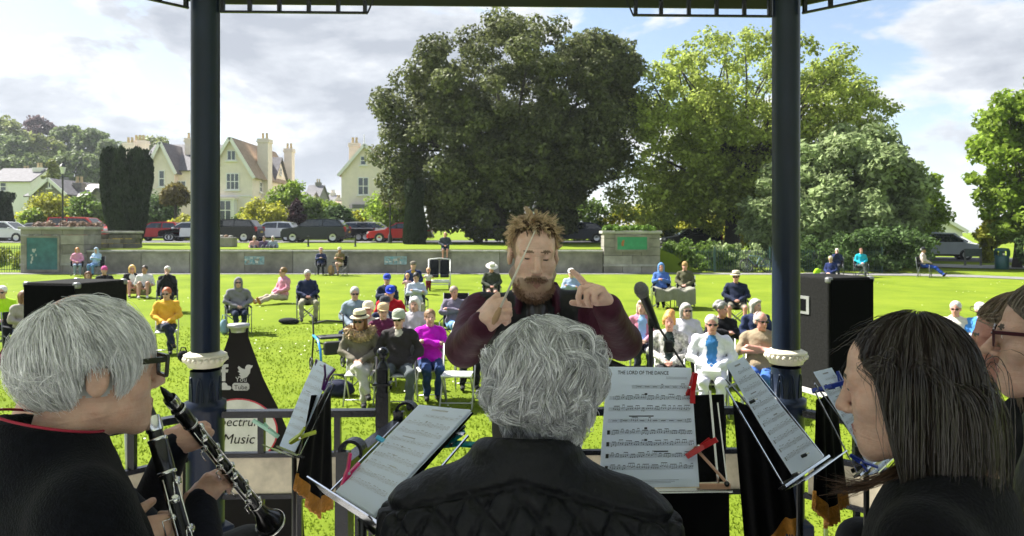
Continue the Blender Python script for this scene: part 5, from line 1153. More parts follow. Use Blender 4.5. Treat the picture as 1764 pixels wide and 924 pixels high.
person('white haired man in cream jacket and sunglasses between the two women on the right', 1646, 526, 11.6, '#c3beb2', '#4a4b50', ('short', '#cfccc6'), None, 'lap', s=.93, shades=True, skin='p')
person('white haired person in sky blue behind the far right woman', 1690, 528, 11.4, '#4a86c8', '#3a3b42', ('short', '#c8c5be'), None, 'lap', s=.93, hyaw=.5)
# pink woolly hat of the person in black
for o in list(bpy.data.objects):
    if o.get('label', '').startswith('person in black with a bright pink'):
        L_ = lambda *q: np.array((0, -.045, 1.212))+np.array(q); sm_hair(o, 'beanie', '#cf5a94', L_, np.eye(3), 1., .02)
# bystanders that are not sitting: toddlers by the pushchair
def toddler(label, px, D, h, top, tro, hairc, yaw=0):
    x = PX(px, D); r = thing('toddler', label, 'person', (x, D, gz(x, D)), -math.atan2(x, D)+yaw, 'audience on the park lawn', h/.86); B = Body()
    B.ell((0, 0, .33), (.10, .09, .10), TRO, .03); B.ell((0, 0, .47), (.105, .085, .14), TOP, .04); B.cap((0, 0, .58), (0, 0, .64), .035, .035, SKIN, .01)
    for e in (-1, 1):
        B.cap((e*.05, 0, .32), (e*.05, -.01, .08), .05, .038, TRO, .02); B.cap((e*.05, .01, .04), (e*.055, -.07, .03), .032, .028, SHOE, .01); B.cap((e*.09, 0, .56), (e*.17, -.05, .48), .038, .03, TOP, .02); B.cap((e*.17, -.05, .48), (e*.16, -.14, .54), .028, .02, SKIN, .01)
    L, R = small_head(B, (0, -.01, .73), 0, 0, .88); v, f, ft_, vt = B.mesh(.022); npmesh('body', v, f, [skinmat(*SKC['p']), cloth(top), cloth(tro), cloth('#3a2c2c'), m_eye, m_lip], r, fm=np.minimum(ft_, 5), smooth=True)
    sm_hair(r, 'short', hairc, L, R, .88, .02)
toddler('fair haired toddler in white top and red trousers beside the pushchair', 738, 26.5, .86, '#cbc5be', '#6d1f26', '#c9a070')
toddler('small child in pale pink leaning on the man in flat cap', 702, 24.4, .80, '#c9a2a4', '#b9a09a', '#c39a66')
# ================================================================ FOREGROUND: hair, hands, heads
def strand_mesh(P, w0, name, mat, parent, rng, taper=.35):
    n, k, _ = P.shape
    T = np.gradient(P, axis=1); T /= np.linalg.norm(T, axis=2)[:, :, None]+1e-9
    ref = rng.normal(size=(n, 1, 3)); u = np.cross(T, ref); u /= np.linalg.norm(u, axis=2)[:, :, None]+1e-9; v = np.cross(T, u)
    wd = 1.15*w0*(1-(1-taper)*np.linspace(0, 1, k)**2)[None, :, None]*(.7+.6*rng.random((n, 1, 1)))
    Vv = np.stack([P-wd*u, P+wd*u], 2).reshape(-1, 3)     # thin ribbons, index ((s*k)+i)*2+j
    b = (np.arange(n)[:, None]*k+np.arange(k-1)[None, :])*2; F = [np.stack([b, b+1, b+3, b+2], 2).reshape(-1, 4)]
    return npmesh(name, Vv, np.concatenate(F), mat, parent, smooth=True)
def grow(n, c, R, rad, crown, length, rng, grav=.25, segs=13, nclump=160, wave=0., wfreq=60., jit=.15, clump=.6, region=None, lift=0., shellvar=.08, out=0., sweep=None, colls=(), stick=0., fr=.4, zcut=None, face_clear=None):
    """strands grown from the scalp that slide over the head; returned in the parent's space"""
    rad = np.array(rad); roots = []
    while len(roots) < n:
        d = rng.normal(size=(n*2, 3)); d /= np.linalg.norm(d, axis=1)[:, None]
        m = region(d) if region else np.ones(len(d), bool); roots.extend(d[m])
    d = np.array(roots[:n]); crown = np.array(crown)/np.linalg.norm(crown)
    # clump ids from nearest clump seed
    nclump = min(nclump, n); seeds = d[rng.choice(n, nclump, replace=False)]; cid = (d@seeds.T).argmax(1)
    layer = 1+shellvar*rng.random(n)+lift; p = d*rad*layer[:, None]
    nr = d/rad; nr /= np.linalg.norm(nr, axis=1)[:, None]
    t = d-crown*(d@crown)[:, None]; t = t-nr*(t*nr).sum(1)[:, None]; t /= np.linalg.norm(t, axis=1)[:, None]+1e-6
    if sweep is not None: t = t+np.array(sweep); t = t-nr*(t*nr).sum(1)[:, None]*.8; t /= np.linalg.norm(t, axis=1)[:, None]+1e-6
    cv = rng.normal(size=(nclump, 3))[cid]; dr = t+nr*out+cv*jit+rng.normal(size=(n, 3))*jit*fr; dr /= np.linalg.norm(dr, axis=1)[:, None]
    ln = (length(d) if callable(length) else np.full(n, length))*(.75+.4*rng.random(n)); step = (ln/segs)[:, None]
    Rw = np.array(R); g = Rw.T@np.array((0, 0, -1.)); P = [p.copy()]; ph = rng.random((nclump, 3))[cid]*6.28
    for i in range(segs):
        dr = dr*(1-grav)+g*grav
        if wave: 
            s = (i/segs)*ln*wfreq
            dr = dr+wave*np.stack([np.sin(s+ph[:, 0]), np.sin(s*1.1+ph[:, 1]), .6*np.sin(s*.9+ph[:, 2])], 1)
        dr /= np.linalg.norm(dr, axis=1)[:, None]; q = p+dr*step
        k0 = np.sqrt(((q/rad)**2).sum(1)); ins = k0 < layer; q[ins] *= (layer[ins]/k0[ins])[:, None]
        if stick: o_ = ~ins; q[o_] *= (1-stick*(k0[o_]-layer[o_])/k0[o_])[:, None]
        for cc, cr in colls:
            e = q-np.array(cc); l = np.linalg.norm(e, axis=1); m = l < cr; q[m] = np.array(cc)+e[m]/l[m][:, None]*cr
        dd = q-p; dr = dd/(np.linalg.norm(dd, axis=1)[:, None]+1e-9); p = q; P.append(p.copy())
    P = np.stack(P, 1)
    if clump:
        cnt = np.bincount(cid, minlength=nclump); mean = np.zeros((nclump, P.shape[1], 3)); np.add.at(mean, cid, P); mean /= np.maximum(cnt, 1)[:, None, None]
        w = (clump*np.linspace(0, 1, P.shape[1])**1.3)[None, :, None]; P = P*(1-w)+mean[cid]*w
        P[:, 1:] += rng.normal(size=P.shape)[:, 1:]*.0006*min(1, fr*2.5)
    if face_clear is not None:          # long hair falls beside the face, not over it
        z = P[:, :, 2]; yl = np.interp(z, [-.4, face_clear[0], face_clear[1], .2], [face_clear[2]+.02, face_clear[2], -.13, -.2]); P[:, :, 1] = np.maximum(P[:, :, 1], yl+.012*rng.random((len(P), 1)))
    if zcut is not None:                # trimmed to a hair line round the head
        k = P.shape[1]; low = P[:, :, 2] < zcut(P[:, :, 0], P[:, :, 1])+.012*rng.normal(size=(len(P), 1)); low[:, :2] = False
        end = np.where(low.any(1), low.argmax(1), k-1).astype(float); t = np.linspace(0, 1, k)[None]*end[:, None]; i = np.minimum(t.astype(int), k-2); f = (t-i)[:, :, None]; r_ = np.arange(len(P))[:, None]; P = P[r_, i]*(1-f)+P[r_, i+1]*f
    return np.array(c)+P@Rw.T
def big_head(B, c, R, s=1., mouth=.0, open_eyes=False, jaw=1., nose=1., cran=HAIRT, age=0.):
    R = np.array(R); c = np.array(c); L = lambda *q: c+R@(np.array(q)*s); A = lambda *r: np.array(r)*s
    B.ell(L(0, .018, .034), A(.073, .094, .09), cran, .015, R)
    B.ell(L(0, -.042, .04), A(.06, .05, .058), SKIN, .02, R); B.ell(L(0, -.042, -.03), A(.060, .054, .062), SKIN, .03, R); B.ell(L(0, -.02, -.075), A(.05*jaw, .058, .045), SKIN, .03, R)
    for e in (-1, 1):
        B.ell(L(e*.043, -.064, -.02), A(.021, .019, .018), SKIN, .025, R); B.cap(L(e*.056*jaw, .0, -.06), L(e*.02, -.074, -.103), .019*s, .018*s, SKIN, .03)
        B.cap(L(e*.012, -.091, .027), L(e*.046, -.076, .026), .009*s, .009*s, SKIN, .016)
    B.ell(L(0, -.083, -.104), A(.021, .016, .017), SKIN, .02, R); B.ell(L(0, -.076, -.07), A(.031, .024, .028), SKIN, .025, R)
    for e in (-1, 1): B.cut(L(e*.031, -.104, .011), A(.017, .013, .0115), .012, R)
    for e in (-1, 1):
        B.ell(L(e*.031, -.0825, .011), A(.0135, .0125, .0115), SKIN, .004, R)
        if open_eyes: B.paint(L(e*.031, -.094, .011), A(.011, .008, .0045), WHITE, R); B.paint(L(e*.031, -.095, .011), A(.005, .006, .005), DARK, R)
        else: B.paint(L(e*.031, -.094, .0055), A(.0135, .008, .0028), DARK, R)
        B.paint(L(e*.03, -.098, .031), A(.019, .014, .0055), EXTRA, R)
    B.cap(L(0, -.091, .022), L(0, -.114*nose, -.02), .0085*s, .011*s, SKIN, .012); B.ell(L(0, -.119*nose, -.027), A(.0115, .011, .0095), SKIN, .008, R)
    for e in (-1, 1): B.ell(L(e*.0115, -.106, -.032), A(.0085, .010, .008), SKIN, .006, R)
    for e in (-1, 1):
        B.cap(L(e*.022, -.094, -.068), L(0, -.1035, -.0635), .0042*s, .0052*s, LIP, .004); B.cap(L(e*.020, -.094, -.072-mouth), L(0, -.1025, -.076-mouth), .0045*s, .006*s, LIP, .004)
        B.ell(L(e*.077, .014, -.004), A(.010, .021, .033), SKIN, .006, R); B.cut(L(e*.090, .008, .003), A(.009, .012, .019), .006, R); B.ell(L(e*.083, .004, -.008), A(.005, .006, .008), SKIN, .004, R)
    return L
def hand(B, w, d, n, t, curls, thumb=(.5, .7, .3), s=1., tag=SKIN):
    w, d, n, t = [np.array(q, float) for q in (w, d, n, t)]; d /= np.linalg.norm(d); n = n-d*(n@d); n /= np.linalg.norm(n); t0 = np.cross(d, n); t = t0 if t0@t > 0 else -t0
    for i, o in enumerate((.027, .009, -.009, -.026)):
        kn = w+d*(.088-.004*abs(i-1))*s+t*o*s; B.cap(w+t*o*.7*s+d*.01*s, kn, .0135*s, .0115*s, tag, .010)
        L = (.070, .078, .072, .056)[i]*s; a = 0; p = kn; cu = curls[i]
        for j, fr in enumerate((.45, .3, .25)):
            a += cu[j]; q = p+(d*math.cos(a)+n*math.sin(a))*L*fr; r = (.0092, .0086, .0078)[j]*s*(1-.06*(i == 3)); B.cap(p, q, r, r*.93, tag, .003); p = q
    B.ell(w+d*.05*s+n*.004*s, np.array((.034, .034, .020))*s, tag, .012)
    b = w+d*.022*s+t*.028*s; v = d*thumb[0]+t*thumb[1]+n*thumb[2]; v /= np.linalg.norm(v); m = b+v*.042*s; v2 = v+d*.35+n*.25; v2 /= np.linalg.norm(v2)
    B.cap(w+d*.015*s+t*.015*s, b, .014*s, .014*s, tag, .01); B.cap(b, m, .0125*s, .0105*s, tag, .005); B.cap(m, m+v2*.03*s, .0102*s, .0085*s, tag, .003)
def join_bodies(parts, name, mats, parent, smooth=2):
    Vs, Fs, Ts = [], [], []; o = 0
    for B, h in parts:
        v, f, t, vt = B.mesh(h); v = relax(v, f, smooth, .4); Vs.append(v); Fs.append(f+o); Ts.append(t); o += len(v)
    return npmesh(name, np.concatenate(Vs), np.concatenate(Fs), mats, parent, fm=np.concatenate(Ts), smooth=True)
def bandskin(nm, col):
    return skinmat(nm, col)
STG = DECK+.303
class FG:
    """a player seated on the staging: local frame faces -y, origin under the seat"""
    def __init__(s, label, head, rz, pitch=0., hyaw=0., roll=0., base=STG, name='person', fwd=.04):
        s.hw = V(head); f = V((math.sin(rz), -math.cos(rz), 0)); s.base = base
        s.root = thing(name, label, 'person', (head[0]-f.x*fwd, head[1]-f.y*fwd, base), rz)
        s.M = Matrix.Translation(s.root.location) @ Matrix.Rotation(rz, 4, 'Z'); s.Mi = s.M.inverted()
        s.hc = np.array(s.Mi @ s.hw); s.R = np.array(Euler((pitch, roll, hyaw)).to_matrix()); s.q = (s.hc[2]-.56)/(1.235-.56)
    def loc(s, p): return np.array(s.Mi @ V(p))
    def dirl(s, d): return np.array(s.Mi.to_3x3() @ V(d))
    def U(s, x, y, z): return np.array((x, y, .56+(z-.56)*s.q))
    def torso(s, B, w=1., top=TOP, k=.05, sh=1.0):
        U = s.U
        B.ell(U(0, .01, .56), (.18*w, .14, .13), TRO, .05); B.ell(U(0, 0, .72), (.165*w, .135, .17), top, .06); B.ell(U(0, .015, .91), (.175*w, .13, .17), top, .06)
        B.cap(U(-.15*w, .02, .995*sh), U(.15*w, .02, .995*sh), .068, .068, top, .06); B.ell(U(0, .03, 1.03*sh), (.11, .075, .06), top, .05)
        B.ell(U(0, -.01, .62), (.19*w, .16, .11), top, .04)
    def arm(s, B, e, elb, wr, w=1., top=TOP, r=1.):
        sh = s.U(e*.175*w, .015, .985); B.cap(sh, elb, .068*r, .056*r, top, .04); B.cap(elb, wr, .055*r, .038*r, top, .025)
    def legs(s, B, spread=.11):
        for e in (-1, 1):
            B.cap((e*.09, 0, .53), (e*spread, -.43, .53), .10, .075, TRO, .04); B.cap((e*spread, -.43, .53), (e*spread, -.40, .12), .072, .055, TRO, .02); B.cap((e*spread, -.36, .05), (e*spread, -.52, .045), .045, .04, SHOE, .02)
def player_chair(label, root):
    r = thing('player_chair', label, 'chair', root.location, root.rotation_euler[2]); mk = M('chair_black', (.012, .012, .014), .5)
    MB().box((0, -.06, .43), (.42, .42, .05), None, .02).build('seat', mk, r); MB().box((0, .24, .74), (.40, .03, .30), Matrix.Rotation(-.15, 3, 'X'), .01).build('backrest', mk, r)
    for a in (-1, 1):
        MB().tube([(a*.2, -.24, 0), (a*.2, -.22, .42)], .012, 8).build('leg', m_steel, r); MB().tube([(a*.2, .22, 0), (a*.2, .19, .42), (a*.2, .27, .85)], .012, 8).build('leg', m_steel, r)
HM = lambda nm, col=None, isl=.4, rough=.42, spec=.45: M(nm, col, rough, .25, 25, island=isl, spec=spec, trans=.25)
def not_face(lim=-.30, zl=.50, nape=-.55):
    return lambda d: ~((d[:, 1] < lim) & (d[:, 2] < zl)) & ~((np.abs(d[:, 0]) > .55) & (d[:, 2] < -.12) & (d[:, 1] < .35)) & (d[:, 2] > nape)
rng = np.random.default_rng(77)
fleece = M('navy_fleece', (.0045, .005, .0075), .95, .45, 90, .6, 240, spec=.08, sheen=.05, bd=.006)
sk_old = skinmat('skin_weathered', (.55, .35, .26)); sk_con = skinmat('skin_conductor', (.66, .44, .35)); sk_r = skinmat('skin_player', (.55, .35, .27))
trou = cloth('#26272b', .85, .5, 9); shoeb = cloth('#15151a', .5, .1)

# ---------------------------------------------------------------- silver haired clarinettist on the left
def left_player():
    p = FG('silver haired player in navy fleece with red piped collar and black glasses, at left', W(163, 640, 1.33), 2.33, .06); p.q *= 1.085
    H = Body(); L = big_head(H, p.hc, p.R, .96, cran=HAIRT, nose=1.0); hc = p.hc
    H.cap(L(0, .03, -.06), L(0, .055, -.20), .056, .060, SKIN, .02)
    H.paint(L(0, .06, .0), (.085, .07, .055), HAIRT, p.R, only=SKIN)
    for e in (-1, 1): H.paint(L(e*.078, .012, -.006), (.016, .026, .038), SKIN, p.R)
    B = Body(); p.torso(B, 1.08, sh=1.015); p.legs(B)
    # collar that stands round the neck
    for a in np.linspace(0, 2*math.pi, 22, endpoint=False): B.cap(p.U(.085*math.cos(a), .035+.08*math.sin(a), 1.02), p.U(.078*math.cos(a), .03+.075*math.sin(a), 1.095+.02*math.sin(a)), .022, .014, TOP, .02)
    mouth = p.M @ V(L(0, -.10, -.075)); end = mouth+V((.095, -.055, -.235)).normalized()*.63
    lt = lambda q: p.loc(mouth.lerp(end, q))
    for e, q in ((-1, .36), (1, .60)):
        w = lt(q)+p.dirl((-.07, -.055 if e < 0 else .05, .0)); p.arm(B, e, p.U(e*.27, -.12, .72), w, 1.08)
        d = lt(q)-w; d /= np.linalg.norm(d); hand(H, w-d*.02, d+np.array((0, 0, -.15)), -p.dirl((0, -1 if e < 0 else 1, .2))*1., (0, 0, 1), [(.9, .8, .5)]*4, (.6, .4, .6), .95)
    join_bodies([(H, .0042), (B, .010)], 'body', [sk_old, fleece, trou, shoeb, m_eye, M('lips_pale', (.30, .14, .11), .5), fleece, HM('silver_scalp', (.45, .45, .44)), M('grey_brow', (.3, .28, .25)), m_wh], p.root)
    # red piping along the collar edge
    pts = [p.U(.088*math.cos(a), .03+.086*math.sin(a), 1.112+.024*math.sin(a)) for a in np.linspace(-2.2, math.pi+2.2-1.2, 40)]
    MB().tube(pts, .0024, 6).build('red_piping', M('red_piping', (.30, .008, .03), .7), p.root)
    hr = p.root; rad = (.082, .104, .096); c = L(0, .02, .03)
    zc = lambda x, y: np.interp(y, [-.12, -.085, -.065, -.045, -.025, -.01, .018, .03, .06], [.012, .0, -.085, -.07, .0, .006, .0, -.095, -.125])
    hm = HM('silver_hair', (.74, .74, .735), .32)
    P = grow(8000, c, p.R, rad, (0, .45, 1), lambda d: np.where(d[:, 2] > .3, .20, .14), rng, grav=.14, segs=15, nclump=300, jit=.16, clump=.55, region=not_face(-.25, .42, -.85), shellvar=.13, zcut=zc, stick=.35, wave=.03, wfreq=30, sweep=(0, -.25, 0))
    strand_mesh(P, .00065, 'hair', hm, hr, rng)
    P = grow(900, c, p.R, rad, (0, .45, 1), .13, rng, grav=.10, segs=12, nclump=200, jit=.3, clump=.3, region=not_face(-.25, .42, -.62), shellvar=.18, zcut=zc, stick=.3, wave=.12, wfreq=40); strand_mesh(P, .0004, 'flyaway_hair', hm, hr, rng)
    # glasses
    g = MB(); gl = MB(); mk = M('spectacle_frame', (.012, .012, .013), .25)
    for e in (-1, 1):
        cx = e*.034; box = [(-.027, .02), (.027, .022), (.025, -.016), (-.022, -.017)]
        pt = [L(cx+e*a, -.112+abs(a)*.05, .008+b) for a, b in box]
        for i in range(4): g.bar(pt[i], pt[(i+1) % 4], .006, .006)
        gl.quad(*pt); g.bar(L(cx+e*.027, -.110, .024), L(e*.08, .005, .022), .004, .010)
    g.bar(L(-.009, -.113, .02), L(.009, -.113, .02), .005, .005); o = g.build('glasses', mk, hr); gl.build('lens', glassmat('spectacle_lens'), o)
    player_chair('black padded chair under the silver haired player', p.root)
    return mouth, end
# ---------------------------------------------------------------- clarinets
m_ebony = M('ebonite', (.010, .010, .011), .22, .1, 30, spec=.5); m_silver = M('silver_keys', (.72, .72, .70), .22, .08, metal=1.)
def clarinet(label, a, b, side):
    a, b = V(a), V(b); L = (b-a).length; d = (b-a)/L; r = thing('clarinet', label, 'clarinet', a); R = d.to_track_quat('Z', 'Y').to_matrix(); sc = L/.62
    def seg(nm, prof, mat): return MB().lathe([(q, z*sc) for q, z in prof], (0, 0, 0), 24, R).build(nm, mat, r)
    seg('mouthpiece', [(.002, -.02), (.006, -.005), (.010, .02), (.0135, .06), (.0135, .065)], m_ebony)
    seg('ligature', [(.0145, .022), (.0155, .026), (.0155, .046), (.0145, .05)], m_silver)
    seg('barrel', [(.0145, .065), (.0165, .068), (.0165, .128), (.0150, .131)], m_ebony)
    seg('upper_joint', [(.0140, .131), (.0140, .33)], m_ebony); seg('lower_joint', [(.0150, .334), (.0150, .515)], m_ebony)
    seg('bell', [(.0165, .52), (.0175, .54), (.021, .57), (.030, .60), (.040, .62), (.037, .618), (.02, .56), (.012, .52)], m_ebony)
    for z in (.066, .129, .331, .517, .619): seg('ring', [(.0167 if z < .6 else .0405, z-.003), (.0178 if z < .6 else .042, z-.002), (.0178 if z < .6 else .042, z+.002), (.0167 if z < .6 else .0405, z+.003)], m_silver)
    u = R @ V((1, 0, 0)); w = R @ V((0, 1, 0)); sd_ = V(side).normalized(); sd_ = (sd_-d*sd_.dot(d)).normalized(); tn = d.cross(sd_)
    rk = np.random.default_rng(5)
    for i, z in enumerate(np.linspace(.15, .50, 13)):
        ang = (i % 3-1)*.8; o = (sd_*math.cos(ang)+tn*math.sin(ang)); p = d*z*sc+o*.0175
        k = MB().lathe([(0, .004), (.0075, .004), (.0085, .0015), (.0085, -.002)], p, 12, o.to_track_quat('Z', 'Y').to_matrix()); k.tube([p+o*.003, p+o*.006+tn*.012, p+o*.003+tn*.014+d*.03], .0017, 6); k.build('key', m_silver, r)
    for q in (-.011, .011):
        MB().tube([d*.14*sc+sd_*.018+tn*q, d*.32*sc+sd_*.018+tn*q], .0016, 6).build('key_rod', m_silver, r); MB().tube([d*.345*sc+sd_*.019+tn*q, d*.50*sc+sd_*.019+tn*q], .0016, 6).build('key_rod', m_silver, r)
    return r
ma, mb_ = left_player()
clarinet('black clarinet with silver keys played by the silver haired player', ma, mb_, (.5, -.8, .2))

def second_player():
    p = FG('balding player in navy jumper behind the silver haired player, playing a clarinet', W(150, 606, 1.66), math.pi-.85, .28)
    H = Body(); L = big_head(H, p.hc, p.R, 1.02, cran=SKIN); H.cap(L(0, .03, -.06), L(0, .05, -.20), .058, .06, SKIN, .02)
    H.paint(L(0, .06, -.02), (.085, .07, .06), HAIRT, p.R, only=SKIN)
    B = Body(); p.torso(B, 1.1); 
    mouth = p.M @ V(L(0, -.10, -.075)); mouth = W(284, 676, 1.66); end = W(466, 902, 2.02)
    for e, q, off in ((1, .36, (-.075, -.02, .0)), (-1, .60, (-.06, -.055, -.045))):
        pt = mouth.lerp(end, q); w = p.loc(pt+V(off)); p.arm(B, e, p.U(e*.26, -.22, .70), w, 1.1)
        d = p.loc(pt)-w; d /= np.linalg.norm(d); ax = p.dirl((end-mouth).normalized())
        hand(H, w-d*.03, d+p.dirl((0, 0, .35)), p.dirl((.15, .8, -.35)), -ax, [(.75, .7, .4), (.8, .75, .45), (.85, .75, .45), (.9, .75, .4)], (.75, .35, .55), .98)
    # thighs under grey trousers
    for e in (-1, 1): kx = e*.13; B.cap((e*.09, 0, .53), (kx, -.46, .60 if e > 0 else .57), .105, .08, TRO, .04); B.cap((kx, -.46, .58), (kx, -.42, .1), .075, .055, TRO, .02); B.cap((kx, -.38, .05), (kx, -.54, .045), .045, .04, SHOE, .02)
    jum = M('navy_jumper', (.007, .008, .015), .9, .3, 60, .4, 120, spec=.1, sheen=.05, bd=.004)
    join_bodies([(H, .0048), (B, .011)], 'body', [skinmat('skin_second', (.58, .36, .28)), jum, cloth('#35363a', .85, .5, 8), shoeb, m_eye, m_lip, jum, HM('grey_scalp', (.3, .28, .25)), m_eye, m_wh], p.root)
    P = grow(900, L(0, .02, .02), p.R, (.08, .10, .095), (0, .2, 1), .03, rng, grav=.3, segs=5, nclump=60, region=lambda d: (d[:, 2] < .25) & (d[:, 2] > -.5) & (d[:, 1] > -.1)); strand_mesh(P, .0005, 'hair', HM('grey_fringe', (.33, .3, .26)), p.root, rng)
    player_chair('black padded chair under the balding clarinet player', p.root)
    clarinet('second black clarinet slanting down in front of the railing, held by both hands', mouth, end, (.4, -.8, .45))
second_player()

# ---------------------------------------------------------------- grey haired player in quilted jacket, seen from behind
def centre_player():
    p = FG('player with wavy grey hair in black quilted jacket, seen from behind at centre', W(943, 668, 1.36), math.pi-.12, .10, -.12, fwd=.05)
    p.root.location.x -= .03; p.M = Matrix.Translation(p.root.location) @ Matrix.Rotation(p.root.rotation_euler[2], 4, 'Z'); p.Mi = p.M.inverted(); p.hc = np.array(p.Mi @ p.hw)
    H = Body(); L = big_head(H, p.hc, p.R, 1., cran=HAIRT); H.cap(L(0, .03, -.06), L(0, .05, -.20), .055, .058, SKIN, .02); H.paint(L(0, .05, -.03), (.09, .08, .10), HAIRT, p.R, only=SKIN)
    B = Body(); p.torso(B, 1.06, sh=1.02, k=.06); p.legs(B)
    B.cap(p.U(-.17, .02, .985), p.U(.17, .02, .985), .072, .072, TOP, .06)
    for a in np.linspace(0, 2*math.pi, 20, endpoint=False): B.cap(p.U(.085*math.cos(a), .035+.08*math.sin(a), 1.02), p.U(.073*math.cos(a), .03+.07*math.sin(a), 1.135+.02*math.sin(a)), .03, .02, TOP, .03)
    B.cap(p.U(-.1, .03, 1.03), p.U(.1, .03, 1.03), .07, .07, TOP, .06)
    for e in (-1, 1): 
        p.arm(B, e, p.U(e*.28, -.10, .72), p.U(e*.07, -.34, .80), 1.12, r=1.1); hand(H, p.U(e*.07, -.34, .80), (0, -.8, .4), (0, 0, -1), (e*-1., 0, 0), [(.8, .7, .4)]*4)
    qm = M('black_quilted_nylon', (.0062, .0066, .0085), .5, .2, 40, .55, 70, spec=.17, bd=.006)
    parts = []; o = 0; Vs, Fs, Ts = [], [], []
    for Bq, h in ((H, .0045), (B, .0062)):
        v, f, t, vt = Bq.mesh(h); v = relax(v, f, 2, .4)
        if Bq is B:        # padded diamonds with sunk stitch lines
            n = np.zeros_like(v); a = np.cross(v[f[:, 2]]-v[f[:, 0]], v[f[:, 3]]-v[f[:, 1]]); 
            for i in range(4): np.add.at(n, f[:, i], a)
            n /= np.linalg.norm(n, axis=1)[:, None]+1e-9
            sp = .084; th = np.arctan2(v[:, 0], v[:, 1]+.35)*.62; ss = v[:, 2]-v[:, 1]*.9; uu = (th*1.25+ss*.62)/sp; vv = (th*.8-ss*.80)/sp
            du = np.abs(uu-np.round(uu)); dv = np.abs(vv-np.round(vv)); e = np.minimum(du, dv)*2; puff = np.minimum(1, e*2.6)**.6
            yoke = 1.09; band = 1-np.exp(-((v[:, 2]-(yoke-.30*np.abs(v[:, 0])))/.005)**2)
            puff = np.where(v[:, 2] > yoke-.30*np.abs(v[:, 0]), .8, puff)*band
            wr = np.sin(v[:, 0]*70+np.sin(v[:, 2]*45)*1.5)*np.sin(v[:, 2]*52)*.0012
            v = v+n*np.where(vt == TOP, (puff-1)*.017+wr*1.6, 0)[:, None]
        Vs.append(v); Fs.append(f+o); Ts.append(t); o += len(v)
    npmesh('body', np.concatenate(Vs), np.concatenate(Fs), [sk_r, qm, trou, shoeb, m_eye, m_lip, qm, HM('grey_scalp2', (.33, .32, .30)), m_eye, m_wh], p.root, fm=np.concatenate(Ts), smooth=True)
    hm = HM('wavy_grey_hair', (.60, .60, .615), .55); c = L(0, .015, .02); rad = (.086, .100, .096)
    zc = lambda x, y: np.interp(y, [-.06, 0, .05], [-.05, -.115, -.165])
    P = grow(14000, c, p.R, rad, (.3, .1, 1), lambda d: np.where(d[:, 2] > .0, .165, .17), rng, grav=.14, segs=16, nclump=95, jit=.75, clump=.74, fr=.10, region=not_face(-.3, .45, -.85), shellvar=.22, wave=.27, wfreq=52, out=.02, zcut=zc, stick=.13); strand_mesh(P, .0005, 'hair', hm, p.root, rng)
    P = grow(650, c, p.R, rad, (.25, .2, 1), .085, rng, grav=.02, segs=14, nclump=500, jit=.6, clump=.15, region=not_face(-.3, .45, -.5), shellvar=.16, wave=.22, wfreq=45, out=.04, stick=.15); strand_mesh(P, .0004, 'flyaway_hair', hm, p.root, rng)
    player_chair('black padded chair under the player in quilted jacket', p.root)
centre_player()

# ---------------------------------------------------------------- dark haired player on the right
def right_player():
    p = FG('player with long straight dark brown hair in a black top, at right', W(1566, 666, 1.30), -2.24, .2); p.q *= 1.05
    H = Body(); L = big_head(H, p.hc, p.R, 1.02, cran=HAIRT); H.cap(L(0, .03, -.06), L(0, .055, -.20), .052, .058, SKIN, .02)
    H.paint(L(0, -.085, -.03), (.13, .062, .10), SKIN, p.R, only=HAIRT)
    B = Body(); p.torso(B, 1.1, sh=1.0); p.legs(B)
    for e in (-1, 1): p.arm(B, e, p.U(e*.28, -.02, .70), p.U(e*.10, -.27, .60), 1.1); hand(H, p.U(e*.10, -.27, .60), (0, -.9, .0), (0, 0, -1), (-e, 0, 0), [(.8, .7, .4)]*4)
    bt = M('black_knit', (.004, .004, .006), .92, .4, 70, .6, 140, spec=.08, sheen=.05, bd=.006)
    join_bodies([(H, .0042), (B, .010)], 'body', [sk_r, bt, trou, shoeb, m_eye, M('lips_rose', (.36, .13, .12), .45), bt, HM('dark_scalp', (.018, .014, .012)), M('dark_brow', (.06, .04, .03)), m_wh], p.root)
    hm = HM('dark_brown_hair', (.034, .025, .021), .28, .30, .6); c = L(0, .015, .03); rad = (.079, .097, .095)
    P = grow(9000, c, p.R, rad, (0, .25, 1), lambda d: np.where(d[:, 2] > .2, .33, .25), rng, grav=.30, segs=18, nclump=260, jit=.035, clump=.22, region=not_face(-.22, .55, -.30), shellvar=.09, wave=.006, wfreq=18, face_clear=(.0, .075, -.05)); strand_mesh(P, .0005, 'hair', hm, p.root, rng)
    P = grow(28, c, p.R, rad, (0, .3, 1), .07, rng, grav=.05, segs=14, nclump=15, jit=.25, clump=.5, region=lambda d: (d[:, 2] > .45) & (d[:, 1] < -.15), shellvar=.12, wave=.05, wfreq=25, out=.35, sweep=(0, -1.0, 0)); strand_mesh(P, .0005, 'windblown_hair', hm, p.root, rng)
    # lock blown forward under the chin
    P = []
    hmb = HM('brown_lock', (.09, .05, .03), .4)
    for i in range(160):
        a = W(1556+rng.normal()*8, 800+rng.normal()*6, 1.25); b = W(1500+rng.normal()*6, 846+rng.normal()*6, 1.23); c2 = W(1442+rng.normal()*14, 838+rng.normal()*10, 1.22)
        P.append([p.loc(a*(1-t)**2+b*2*t*(1-t)+c2*t*t) for t in np.linspace(0, 1, 12)])
    strand_mesh(np.array(P), .0005, 'loose_lock', hmb, p.root, rng)
    player_chair('black padded chair under the dark haired player', p.root)
right_player()
